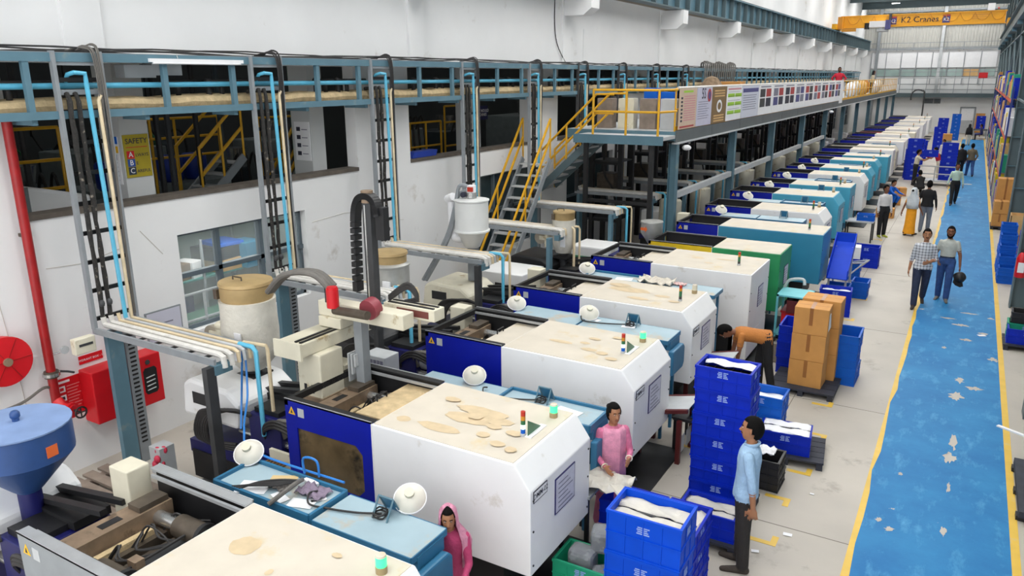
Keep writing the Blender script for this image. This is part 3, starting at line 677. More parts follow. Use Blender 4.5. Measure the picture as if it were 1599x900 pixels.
        MB().box(gx0+.7, gx0+.86, -hw+.12, hw-.14, zb+.05, zt-.3).build('moving_platen', DARK, t)
    if cream_box and detail:
        cb = MB().box(gx0-.28, gx0-.02, hw-.3, hw-.08, 1.25, 1.72).build('terminal_box', CREAM, t, bevel=.012); MB().box(gx0-.02, gx0+.08, hw-.28, hw-.1, 1.3, 1.42).build('bracket', BROWN, cb)
    # injection unit
    if inj:
        ix = gx0
        MB().box(ix-1.9, ix, -hw+.12, hw-.12, zb-.05, zb+.12).build('injection_bed', NAVY, t)
        if detail == 2:
            ca = MB().box(ix-.95, ix-.42, -.36, .34, zb+.15, 1.18).build('injection_carriage', NAVY, t, bevel=.01)
            MB().box(ix-.9, ix-.5, -.3, .1, 1.18, 1.24).build('carriage_cap', BLACK, ca)
            bc = MB().cyl((ix-.5, -.12, 1.0), (ix+.08, -.12, 1.0), .15, n=16).build('barrel_cover', LGREY, t, True)
            for k in range(5):
                for j in range(3): MB().box(ix-.44+.1*k, ix-.39+.1*k, -.27+.06*j, -.235+.06*j, 1.12+.014*j, 1.15+.008*j).build('barrel_slot', BLACK, bc)
            for y in (-.28, .28): MB().cyl((ix-1.2, y, .85), (ix+.1, y, .85), .045, n=10).build('guide_rod', STEEL, t, True)
            for y in (.06, .26): MB().bar((ix-1.1, y, 1.3), (ix-.1, y+.05, 1.42), .07, .05).build('slide_rail', BLACK, t)
            MB().box(ix-1.1, ix-.4, .0, .34, 1.2, 1.28).build('rail_bed', BLACK, t)
            MB().prism([(ix-2.05, .95), (ix-1.05, .95), (ix-1.0, 1.28), (ix-1.2, 1.42), (ix-1.85, 1.46), (ix-2.0, 1.38)], 'y', -.45, .45).build('motor_housing', hcol or WHITE, t, bevel=.05)
            MB().box(ix-1.82, ix-1.5, -.456, -.45, 1.15, 1.3).build('vent', BLACK, t)
            mb = MB(); rr = random.Random(int(yc*7))
            for k in range(7): 
                dy = .035*k; mb.tube([(ix-.9, -.38+dy*.3, 1.15), (ix-1.05-dy, -.52-dy*.5, 1.25), (ix-1.35-dy, -.6, 1.1), (ix-1.45-dy, -.55, .75), (ix-1.1, -.45, .55+dy)], .022, 6, True)
            for k in range(3): mb.tube([(ix-.1, -.4, 1.15-.05*k), (ix-.35, -.48, 1.25-.04*k), (ix-.62, -.42, 1.1-.03*k), (ix-.7, -.35, .9)], .02, 6, True)
            mb.build('hydraulic_hoses', CABLE, t, True)
            MB().tube([(ix-.42, -.3, .95), (ix-.45, -.36, 1.16), (ix-.3, -.38, 1.22), (ix-.05, -.3, 1.2)], .03, 8, True).build('conduit', HOSE, t, True)
            mb = MB()
            for k in range(6):
                for j in range(2): mb.cyl((ix-.34+.05*k, -.56-.03*j, .72+.12*j), (ix-.34+.05*k, -.7, .72+.12*j), .014, n=6).ball((ix-.34+.05*k, -.7, .72+.12*j), .02, 6, 4)
            mb.build('water_manifold', mat('brass_brown', hx('7d5a36'), .45, .4, var=.2), t, True)
            MB().box(ix-.38, ix-.02, -.58, -.54, .6, .95).build('manifold_plate', CREAM, t)
        else:
            MB().box(ix-1.0, ix-.35, -.34, .34, zb+.15, 1.2).build('injection_carriage', NAVY, t); MB().cyl((ix-.4, 0, 1.0), (ix+.1, 0, 1.0), .13, n=12).build('barrel_cover', LGREY, t, True)
            MB().box(ix-1.9, ix-1.05, -.4, .4, .9, 1.35).build('motor_housing', WHITE, t, bevel=.04)
    return t
SP2 = [(-1.62, -.38, .09, .07), (-1.2, -.36, .27, .09), (-1.05, -.05, .3, .12), (-.85, .05, .3, .1), (-1.0, .15, .35, .1), (-.72, -.28, .08, .06), (-.72, -.08, .09, .07), (-.5, -.38, .09, .06), (-.33, -.42, .07, .06), (-.47, -.12, .1, .06), (-1.45, .25, .1, .06), (-1.0, .02, .1, .08)]
SP1 = [(-1.4, .15, .13, .13), (-1.0, .02, .03, .04), (-.85, -.12, .17, .08), (-.62, .08, .06, .1), (-.5, .16, .03, .03), (-.3, .2, .06, .06), (-.72, .4, .05, .03), (-1.2, -.3, .1, .1)]
SP3 = [(-1.25, -.1, .2, .06), (-.95, .0, .08, .05), (-.8, -.2, .12, .06), (-.6, -.25, .09, .07), (-.42, -.38, .09, .06), (-.9, .2, .1, .05), (-.65, .38, .08, .05)]
SP4 = [(-1.3, .1, .4, .16), (-.7, .0, .14, .07), (-1.0, -.3, .2, .08), (-.45, -.2, .1, .06), (-1.55, .3, .2, .12)]
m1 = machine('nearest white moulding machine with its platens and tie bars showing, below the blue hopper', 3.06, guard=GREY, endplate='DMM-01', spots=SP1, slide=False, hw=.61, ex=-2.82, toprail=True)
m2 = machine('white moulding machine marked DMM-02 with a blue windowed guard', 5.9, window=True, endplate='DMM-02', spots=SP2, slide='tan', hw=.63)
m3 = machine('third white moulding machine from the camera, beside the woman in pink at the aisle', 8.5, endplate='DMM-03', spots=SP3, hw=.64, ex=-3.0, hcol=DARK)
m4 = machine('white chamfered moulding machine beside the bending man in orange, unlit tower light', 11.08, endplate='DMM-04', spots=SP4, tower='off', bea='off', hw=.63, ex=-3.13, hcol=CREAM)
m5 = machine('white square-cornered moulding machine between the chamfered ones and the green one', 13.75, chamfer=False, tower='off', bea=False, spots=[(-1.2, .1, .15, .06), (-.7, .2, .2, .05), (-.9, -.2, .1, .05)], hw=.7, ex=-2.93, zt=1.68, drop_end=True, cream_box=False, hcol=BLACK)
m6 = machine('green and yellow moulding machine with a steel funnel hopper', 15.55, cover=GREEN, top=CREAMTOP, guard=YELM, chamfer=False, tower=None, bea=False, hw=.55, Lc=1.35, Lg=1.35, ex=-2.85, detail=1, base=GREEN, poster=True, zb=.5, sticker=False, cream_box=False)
MB().box(-4.6, -3.0, -.42, .42, 1.05, 1.12).build('injection_cover', GREEN, m6); MB().box(-4.4, -3.2, -.3, .3, .5, 1.05).build('injection_box', GREEN, m6)
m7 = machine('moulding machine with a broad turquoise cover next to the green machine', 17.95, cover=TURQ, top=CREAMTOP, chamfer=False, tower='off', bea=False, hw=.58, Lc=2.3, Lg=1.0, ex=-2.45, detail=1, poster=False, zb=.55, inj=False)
FAR = [('white', 1), ('turq', 1), ('turq', 0), ('white', 1), ('turq', 1), ('turq', 1), ('turqw', 0), ('white', 0), ('cream', 1), ('white', 0), ('white', 0), ('white', 1), ('cream', 0), ('white', 0), ('white', 0), ('white', 0), ('white', 0), ('white', 0), ('white', 0), ('white', 0), ('white', 0)]
fy = 20.75
FARY = []
for k, (kind, ch) in enumerate(FAR):
    cv = {'white': WHITE, 'turq': TURQ2, 'turqw': TURQ2, 'cream': CREAM}[kind]
    gd = BLUE if k not in (8, 12) else (RED if k == 12 else CREAM)
    lab = {'white': 'white', 'turq': 'turquoise-sided', 'turqw': 'turquoise', 'cream': 'cream'}[kind] + ' moulding machine, %s in the row counted beyond the green one' % ORD[k+1]
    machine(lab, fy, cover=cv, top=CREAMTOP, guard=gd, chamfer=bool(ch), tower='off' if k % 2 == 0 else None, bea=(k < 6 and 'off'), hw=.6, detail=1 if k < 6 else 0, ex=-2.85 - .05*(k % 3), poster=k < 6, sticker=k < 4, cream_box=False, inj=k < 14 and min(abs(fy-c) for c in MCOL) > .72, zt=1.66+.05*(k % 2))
    FARY.append(fy); fy += 2.66
# ---------------------------------------------------------------- hoppers and dryers
def on_machine_dryer(label, c, r, z0, z1, kind, name='hopper_dryer'):
    x, y = c; t = thing(name, label, 'dryer' if kind != 'funnel' else 'hopper', (x, y, z0-.5))
    b = .5; h = z1-z0
    if kind == 'lagged':
        MB().lathe([(.12, b-.02), (.16, b), (r*.98, b+.2), (r, b+.3), (r*1.02, b+h*.45), (r*.98, b+h*.7), (r, b+h*.8)], (0, 0, 0), 24).build('lagged_drum', mat('drum_jacket', hx('d2cec3'), .75, var=.12, scale=7, bump=.5), t, True)
        l = MB().lathe([(r*.9, b+h*.8), (r*.93, b+h*.82), (r*.93, b+h*.96), (r*.96, b+h*.97), (r*.94, b+h), (.0, b+h+.02)], (0, 0, 0), 24).build('lid', mat('tan_lid', hx('b49a6c'), .45, .2, var=.15), t, True)
        MB().cbox((-r*.6, -r*.8, b+h*.88), (.06, .06, .12)).build('clasp', OILY, l); MB().tube([(-.1, -.1, b+h+.02), (-.1, -.1, b+h+.06), (.05, -.1, b+h+.06), (.05, -.1, b+h+.02)], .01, 6).build('lid_handle', OILY, l)
        bl = MB().lathe([(.13, -.04), (.13, .04)], (-r-.24, -.1, b+h*.32), 16, axis='y').build('blower', mat('blower_grey', hx('a59c8c'), .5, var=.2), t, True)
        MB().cyl((-r-.08, -.1, b+.1), (-r-.08, -.1, b+h*.45), .07, n=12).build('air_duct', CREAM, bl, True); MB().ball((-r-.08, -.1, b+h*.45), (.085, .085, .06)).build('duct_cap', CREAM, bl, True); MB().box(-r-.25, -r-.05, -.16, -.04, b+h*.28, b+h*.38).build('duct', CREAM, bl)
        MB().box(r*.15, r*.62, -r*.97, -r*.93, b+h*.18, b+h*.5).build('paper_notice', PAPER, t)
        MB().cyl((0, 0, b-.32), (0, 0, b), .09, n=12).build('throat', DARK, t, True); MB().box(-.16, .16, -.16, .16, b-.12, b-.06).build('mount_flange', BLACK, t)
    elif kind == 'steel':
        MB().lathe([(.1, b), (r, b+h*.2), (r, b+h*.7), (r*1.05, b+h*.71), (r*1.05, b+h*.74), (r*.92, b+h*.78)], (0, 0, 0), 24).build('drum', STEEL2, t, True)
        MB().lathe([(r*.88, b+h*.78), (r*.9, b+h*.94), (r*.95, b+h*.95), (r*.93, b+h), (.0, b+h+.015)], (0, 0, 0), 24).build('lid', mat('tan_lid', hx('b49a6c'), .45, .2, var=.15), t, True)
        MB().box(r*.3, r*.75, -r*1.0, -r*.9, b+h*.25, b+h*.45).build('paper_notice', PAPER, t); MB().cyl((0, 0, b-.3), (0, 0, b+.02), .08, n=12).build('throat', DARK, t, True)
    elif kind == 'white':
        MB().lathe([(.1, b), (.14, b+.02), (r*.85, b+h*.3), (r*1.08, b+h*.34), (r*1.08, b+h*.37), (r, b+h*.38), (r, b+h*.93), (r*1.06, b+h*.95), (r*1.06, b+h*.97), (.02, b+h)], (0, 0, 0), 28).build('drum', mat('dryer_white', hx('dddedc'), .35, var=.04), t, True)
        ld = MB().cyl((.0, 0, b+h), (.0, 0, b+h+.1), .1, n=14).build('loader', STEEL, t, True); MB().cyl((0, 0, b+h+.1), (0, 0, b+h+.22), .085, n=12).build('loader_head', PAPER, ld, True); MB().cbox((.03, -.08, b+h+.16), (.1, .04, .08)).build('red_label', REDLENS, ld)
        MB().tube([(-.05, -.04, b+h+.2), (-.16, -.06, b+h+.22), (-.24, -.08, b+h+.1), (-.42, -.1, b+.2), (-.95, -.15, b-.7)], .035, 8, True).build('suction_hose', GREY, ld, True)
        MB().tube([(-.05, .04, b+h+.12), (-.2, .0, b+h+.08), (-.3, -.02, b+h-.05), (-.5, -.1, b+.15), (-1.02, -.15, b-.7)], .035, 8, True).build('suction_hose', GREY, ld, True)
        bl = MB().cyl((-r-.22, 0, b+h*.93), (-r-.06, -.05, b+h*1.0), .075, n=12).build('blower', PAPER, t, True); MB().tube([(-r-.14, 0, b+h*.9), (-r-.13, 0, b+h*.5), (-r-.1, 0, b+.16), (-r+.1, 0, b+.14)], .07, 10, True).build('air_duct', PAPER, bl, True); MB().lathe([(.05, -.03), (.05, .03)], (-.1, -.1, b+h+.06), 12, axis='y').build('pressure_dial', INK, ld)
        MB().cyl((0, 0, b-.6), (0, 0, b+.02), .09, n=12).build('throat', GREY, t, True)
    elif kind == 'funnel':
        MB().lathe([(.07, b), (r, b+h*.5), (r, b+h*.95), (r*1.04, b+h*.96), (r*1.02, b+h), (.0, b+h+.02)], (0, 0, 0), 24).build('funnel', STEEL2, t, True)
        MB().prism([(-r*.7, b+h*.66), (-r*.25, b+h*.64), (-r*.25, b+h*.56), (-r*.05, b+h*.7), (-r*.25, b+h*.84), (-r*.25, b+h*.76), (-r*.7, b+h*.76)], 'y', -r*1.01, -r*.85).build('arrow_sticker', mat('sticker_orange', hx('d8642c'), .5), t); MB().cyl((0, 0, b-.3), (0, 0, b+.02), .06, n=10).build('throat', DARK, t, True)
    elif kind == 'blue':
        M = mat('hopper_blue', hx('2a4c84'), .45, var=.2, scale=4)
        MB().lathe([(.1, b), (.14, b+.04), (r, b+h*.55), (r, b+h*.97)], (0, 0, 0), 28).build('funnel', M, t, True)
        l = MB().lathe([(r, b+h*.97), (r*1.02, b+h*.98), (r*1.02, b+h), (r*.3, b+h+.02), (.0, b+h+.025)], (0, 0, 0), 28).build('lid', mat('lid_blue', hx('7b93bd'), .6, var=.2, scale=3), t, True)
        MB().cyl((0, 0, b+h), (0, 0, b+h+.07), .03, n=8).ball((0, 0, b+h+.08), .045, 8, 5).build('lid_knob', M, l, True)
        MB().cbox((r*.985, r*.12, b+h*.72), (.012, .1, .1), .12).build('sticker', mat('sticker_orange', hx('d8642c'), .5), t); MB().cyl((0, 0, b-.35), (0, 0, b), .1, n=10).build('throat', NAVY, t, True)
    return t
on_machine_dryer('large blue conical hopper with a lid over the nearest machine', (-6.86, 3.03), .42, 1.45, 2.1, 'blue', 'hopper')
on_machine_dryer('drum-shaped hopper dryer in a white lagging jacket with a tan lid, over machine DMM-02', (-7.38, 6.05), .34, 1.5, 2.63, 'lagged')
on_machine_dryer('bare steel drum dryer with a tan lid behind the robot arm', (-7.2, 8.55), .29, 1.82, 2.52, 'steel')
on_machine_dryer('smooth white plastic hopper dryer with grey suction hoses', (-7.45, 11.15), .3, 2.05, 2.95, 'white')
on_machine_dryer('small jacketed hopper dryer with a tan lid in front of the yellow staircase', (-6.95, 13.8), .24, 1.5, 2.36, 'lagged')
on_machine_dryer('shiny steel funnel hopper with an orange arrow over the green machine', (-5.75, 15.7), .24, 1.45, 1.95, 'funnel', 'hopper')
tk = MB().lathe([(.3, 0), (.3, .8), (.27, .84), (0, .86)], n=16).mesh('material_tank', CREAM, True)
tkl = MB().cyl((0, 0, .84), (0, 0, .9), .08, n=10).mesh('tank_cap', GREY)
for k in range(9):
    y = 19.2+2.66*k
    t = thing('material_tank', 'cream cylindrical material tank under the mezzanine, %s counted from the stair end' % ORD[k], 'tank', (-6.75, y+.6, .95), group='material tanks along the mezzanine columns')
    inst(tk, 'drum', t); inst(tkl, 'cap', t); MB().box(-.28, .28, -.28, .28, -.95, 0).build('stand', DARK, t)
# ---------------------------------------------------------------- operator benches in the gaps
def fan(t, x, y, z, rz=.6, r=.14, tilt=.6):
    f = MB().lathe([(.05, .06), (r*.7, .03), (r, -.02), (r*1.03, -.03), (r*.97, -.035), (r*.65, .01), (.04, .02)], n=22).build('fan_dish', mat('fan_white', hx('e2ddd0'), .45, var=.08), t, True)
    f.location = (x, y, z); f.rotation_euler = (tilt, 0, rz)
    h = MB().cyl((0, 0, .0), (0, 0, .1), .045, n=12).build('fan_hub', CREAM, f, True)
    g = MB().tube([(r*1.03*math.cos(a), r*1.03*math.sin(a), -.03) for a in np.linspace(0, 2*PI, 25)], .007, 5).build('fan_rim', PAPER, f, True)
    return f
def bench(label, y, z=1.3, xa=-5.75, xm=-4.5, xb=-3.2, w=.52, tray=(True, False), papers=(), cables=True, fans=((-3.95, .32),), hanger=-4.1, detail=True, panel=True):
    t = thing('operator_bench', label, 'bench', (0, y, 0), group='operator benches between the machines')
    def top(x0, x1, lip, nm):
        p = MB().box(x0, x1, -w/2, w/2, z-.03, z).build(nm, [BENCHTOP], t)
        if lip:
            for a in ((x0, x1, -w/2-.015, -w/2+.015), (x0, x1, w/2-.015, w/2+.015), (x0-.015, x0+.015, -w/2, w/2), (x1-.015, x1+.015, -w/2, w/2)): MB().box(*a, z-.05, z+.035).build('tray_lip', BENCH, p)
        else:
            for a in ((x0, x1, -w/2-.012, -w/2), (x0, x1, w/2, w/2+.012), (x1, x1+.012, -w/2, w/2)): MB().box(*a, z-.06, z).build('edge_strip', BENCH, p)
        return p
    pa = None
    if xa is not None: pa = top(xa, xm-.02, tray[0], 'bench_top')
    pb = top(xm+.02, xb, tray[1], 'bench_top')
    for x in ([xa+.08] if xa is not None else []) + [xm, xb-.06]:
        for yy in (-w/2+.05, w/2-.05): MB().box(x-.02, x+.02, yy-.02, yy+.02, 0, z-.03).build('leg', BENCH, t)
    if panel:
        MB().box(xb-.3, xb+.02, -w/2+.06, w/2-.06, z-.16, z-.03).build('drawer_box', BENCH, t)
        MB().prism([(-w/2-.02, z-.5), (w/2-.1, z-.5), (w/2-.04, z-.44), (w/2-.04, z-.2), (w/2-.1, z-.14), (-w/2-.02, z-.14)], 'x', xb+.02, xb+.1).build('side_panel', BENCH, t, bevel=.02)
    if hanger:
        h = hanger; mb = MB()
        for dx in (0, .16): mb.tube([(h+dx, .05, z), (h+dx, .15, z+.17), (h+dx, .24, z)], .01, 6)
        mb.tube([(h, .15, z+.17), (h+.16, .15, z+.17)], .01, 6); mb.build('hanger_frame', TEAL, t); MB().add([(h+.01, .155, z+.16), (h+.15, .155, z+.16), (h+.15, .24, z+.01), (h+.01, .24, z+.01), (h+.01, .16, z+.165), (h+.15, .16, z+.165), (h+.15, .246, z+.01), (h+.01, .246, z+.01)], [(0, 1, 2, 3), (7, 6, 5, 4), (0, 4, 5, 1), (1, 5, 6, 2), (2, 6, 7, 3), (3, 7, 4, 0)]).build('hanger_plate', BENCH, t)
    if cables and hanger:
        h = hanger; mb = MB()
        mb.tube([(h+.05, .12, z+.02), (h-.15, .02, z+.02), (h-.4, -.05, z+.018), (h-.6, -.1, z+.03), (h-.68, -.02, z+.07), (h-.7, .1, z+.03)], .01, 5, True)
        for k in range(3): mb.tube([(h+.05+.06*math.cos(a+k), .1+.07*math.sin(a+k), z+.02+.015*k+.01*math.sin(3*a)) for a in np.linspace(0, 2*PI, 14)], .008, 5)
        mb.build('coiled_cable', CABLE, t, True)
    for f in fans: fan(t, f[0], f[1], z+.12)
    for (x, yy, a, sx, sy, m) in papers: MB().cbox((0, 0, 0), (sx, sy, .003)).build('paper_sheet', m, t, loc=(x, yy, z+.006), rotz=a)
    return t
KRAFT = mat('kraft_paper', hx('d2b683'), .7, var=.05); RAG = mat('purple_rag', hx('8d7f92'), .85, var=.2, scale=12)
b1 = bench('operator bench beside the nearest machine, cluttered blue tray of papers and rags', 4.36, w=.48, xb=-3.4, tray=(True, False), papers=[(-5.2, .1, .5, .26, .2, KRAFT), (-5.35, -.12, .4, .3, .22, PAPER), (-5.0, -.12, -.3, .2, .1, PAPER), (-4.75, -.1, .3, .24, .14, PAPER), (-4.68, .04, .9, .14, .1, PAPER)], fans=((-3.85, .33), (-5.78, .2)), hanger=-4.05)
def rag(parent, x, y, z, m, s=.12, seed=0, name='rag'):
    r = random.Random(seed); n = 9; mb = MB(); vs = [(x+(i/(n-1)-.5)*s*2.2, y+(j/(n-1)-.5)*s*1.3+r.uniform(-.01, .01), z+.01+.05*s/.12*abs(math.sin(i*1.3+j*.7+seed))*r.uniform(.5, 1)) for i in range(n) for j in range(n)]
    mb.add(vs, [(i*n+j, (i+1)*n+j, (i+1)*n+j+1, i*n+j+1) for i in range(n-1) for j in range(n-1)]); o = mb.build(name, m, parent, True); s_ = o.modifiers.new('thick', 'SOLIDIFY'); s_.thickness = .006; return o
tag(rag(None, -4.78, 4.44, 1.3, RAG, .14, 3, 'purple_rag'), 'crumpled purple-grey rag on the tray beside the nearest machine', 'rag')
tag(rag(None, -5.12, 4.36, 1.3, mat('grey_rag', hx('77726e'), .85, var=.2, scale=12), .1, 5, 'grey_rag'), 'dark grey cloth beside the kraft paper on the nearest tray', 'rag')
tag(MB().box(-.09, .09, -.03, .03, 0, .035).build('white_carton', PAPER, bevel=.003, loc=(-4.93, 4.56, 1.3), rotz=-.2), 'small long white box on the tray beside the nearest machine', 'box')
tag(MB().tube([(-4.95, 4.06, 1.34), (-4.88, 4.2, 1.42), (-4.9, 4.35, 1.42), (-4.98, 4.5, 1.36)], .022, 8, True).build('hose_piece', HOSE), 'thick grey hose lying across the nearest cluttered tray', 'hose')
mb = MB()
for k in range(4): mb.tube([(-5.5+.03*k, 4.12, 1.33), (-5.3, 4.2+.02*k, 1.36), (-5.1, 4.3+.015*k, 1.37+.01*k), (-4.98, 4.48, 1.36)], .012, 5, True)
tag(mb.build('cable_tangle', CABLE, None, True), 'tangle of dark cables on the nearest cluttered tray', 'cable')
bh = MB().tube([(-6.9, 5.55, 1.95), (-6.75, 5.4, 1.5), (-6.3, 4.95, 1.36), (-5.8, 4.66, 1.36), (-4.6, 4.66, 1.36)], .012, 6, True).tube([(-6.95, 5.55, 1.95), (-6.98, 5.5, 1.4), (-6.8, 5.3, 1.1)], .012, 6, True).tube([(-5.05, 4.6, 1.36), (-5.05, 4.6, 1.52), (-4.9, 4.62, 1.52), (-4.88, 4.62, 1.36)], .012, 6, True)
tag(bh.build('air_hose', mat('hose_blue', hx('2d7fd0'), .4), None, True), 'bright blue air hose looping from the pipe drop to the near tray', 'hose')
b2 = bench('operator bench between DMM-02 and the next machine, blue tray with a white sheet', 7.2, tray=(False, True), xa=-5.65, xm=-4.45, xb=-3.15, papers=[(-3.55, -.02, -.15, .32, .22, PAPER), (-4.6, -.05, .3, .35, .25, BENCHTOP)], fans=((-4.95, .2),), hanger=-4.0)
b3 = bench('operator bench with white fans between the third and fourth machines', 9.82, tray=(False, False), xa=-5.7, xm=-4.6, xb=-3.2, papers=[(-3.9, .05, .2, .2, .12, PAPER), (-4.45, .1, -.3, .16, .1, PAPER)], fans=((-5.75, .0), (-4.55, .1)), hanger=-3.95, z=1.5)
b4 = bench('operator bench with crumpled cloths behind the fourth machine', 12.35, xa=-5.7, xm=-4.6, xb=-3.3, papers=[(-5.0, 0, .2, .3, .2, PAPER)], fans=((-5.75, .05),), hanger=None, cables=False, panel=False, z=1.5)
tag(rag(None, -4.4, 12.35, 1.5, mat('pale_cloth', hx('d5cdbf'), .85, var=.15, scale=10), .28, 11, 'pale_cloth'), 'pale crumpled cloth spread on the bench behind the fourth machine', 'cloth')
tag(rag(None, -4.0, 12.45, 1.5, mat('pink_cloth', hx('d9b8b4'), .85, var=.1), .1, 12, 'pink_cloth'), 'small pinkish cloth bundle behind the fourth machine', 'cloth')
for k, y in enumerate([16.7, 19.35]+[v+1.33 for v in FARY[:9]]):
    bench(('operator bench beside the turquoise machine', 'operator bench just beyond the turquoise machine')[k] if k < 2 else 'operator bench behind the %s moulding machine beyond the green one' % ORD[k-1], y, xa=-5.2, xm=-4.3, xb=-3.2, fans=((-5.25, .05),) if k < 7 else (), hanger=-3.8 if k < 6 else None, cables=False, panel=k < 4, tray=(False, k % 2 == 0), z=1.3 if k < 1 else 1.6)
# ================================================================ PEOPLE
from mathutils import kdtree
class Body:
    def __init__(s): s.mb = MB(); s.pts = []
    def loft(s, rings, lab, n=16, sub=3, ax=None):
        """rings: (centre, rx, ry); ax: the two in-plane axes"""
        a, b = ax if ax else (Vector((1, 0, 0)), Vector((0, 1, 0)))
        R = []
        for (c0, x0, y0), (c1, x1, y1) in zip(rings, rings[1:]):
            for j in range(sub):
                t = j/sub; R.append((Vector(c0).lerp(Vector(c1), t), x0+(x1-x0)*t, y0+(y1-y0)*t))
        R.append((Vector(rings[-1][0]), rings[-1][1], rings[-1][2]))
        vs = [c + a*(rx*math.cos(2*PI*i/n)) + b*(ry*math.sin(2*PI*i/n)) for c, rx, ry in R for i in range(n)]
        k = len(R); fs = [(j*n+i, j*n+(i+1) % n, (j+1)*n+(i+1) % n, (j+1)*n+i) for j in range(k-1) for i in range(n)] + [tuple(range(n-1, -1, -1)), tuple((k-1)*n+i for i in range(n))]
        s.mb.add(vs, fs); s.pts += [(v, lab) for v in vs]
    def limb(s, p0, p1, r0, r1, lab, n=12, flat=None):
        p0 = Vector(p0); p1 = Vector(p1); d = p1-p0; L = d.length; d.normalize()
        a = d.orthogonal().normalized(); b = d.cross(a)
        rings = [(p0-d*r0*.92, r0*.35, r0*.35), (p0-d*r0*.6, r0*.8, r0*.8)] + [(p0+d*L*t, r0+(r1-r0)*t, r0+(r1-r0)*t) for t in np.linspace(0, 1, max(2, int(L/.016)))] + [(p1+d*r1*.6, r1*.8, r1*.8), (p1+d*r1*.92, r1*.35, r1*.35)]
        s.loft(rings, lab, n, 1, (a, b))
    def ball(s, c, r, lab):
        o = len(s.mb.v); s.mb.ball(c, r, 14, 9); s.pts += [(Vector(v), lab) for v in s.mb.v[o:]]
    def finish(s, name, mats, voxel, parent):
        me = s.mb.mesh(name, mats[0]); o = bpy.data.objects.new(name, me); COL.objects.link(o)
        m = o.modifiers.new('r', 'REMESH'); m.mode = 'VOXEL'; m.voxel_size = voxel
        m2 = o.modifiers.new('s', 'SMOOTH'); m2.factor = .5; m2.iterations = 3
        dg = bpy.context.evaluated_depsgraph_get(); new = bpy.data.meshes.new_from_object(o.evaluated_get(dg))
        o.modifiers.clear(); o.data = new; bpy.data.meshes.remove(me); o.data.materials.clear()
        for x in mats: o.data.materials.append(x)
        kd = kdtree.KDTree(len(s.pts))
        for i, (v, l) in enumerate(s.pts): kd.insert(v, i)
        kd.balance()
        n = len(new.polygons); co = np.empty(n*3); new.polygons.foreach_get('center', co); co = co.reshape(-1, 3)
        new.polygons.foreach_set('material_index', [s.pts[kd.find(c)[1]][1] for c in co]); new.polygons.foreach_set('use_smooth', [True]*n)
        new.update(); o.parent = parent; return o
V3 = Vector
def rot_to(d, n, ang): return (d*math.cos(ang)+n*math.sin(ang)).normalized()
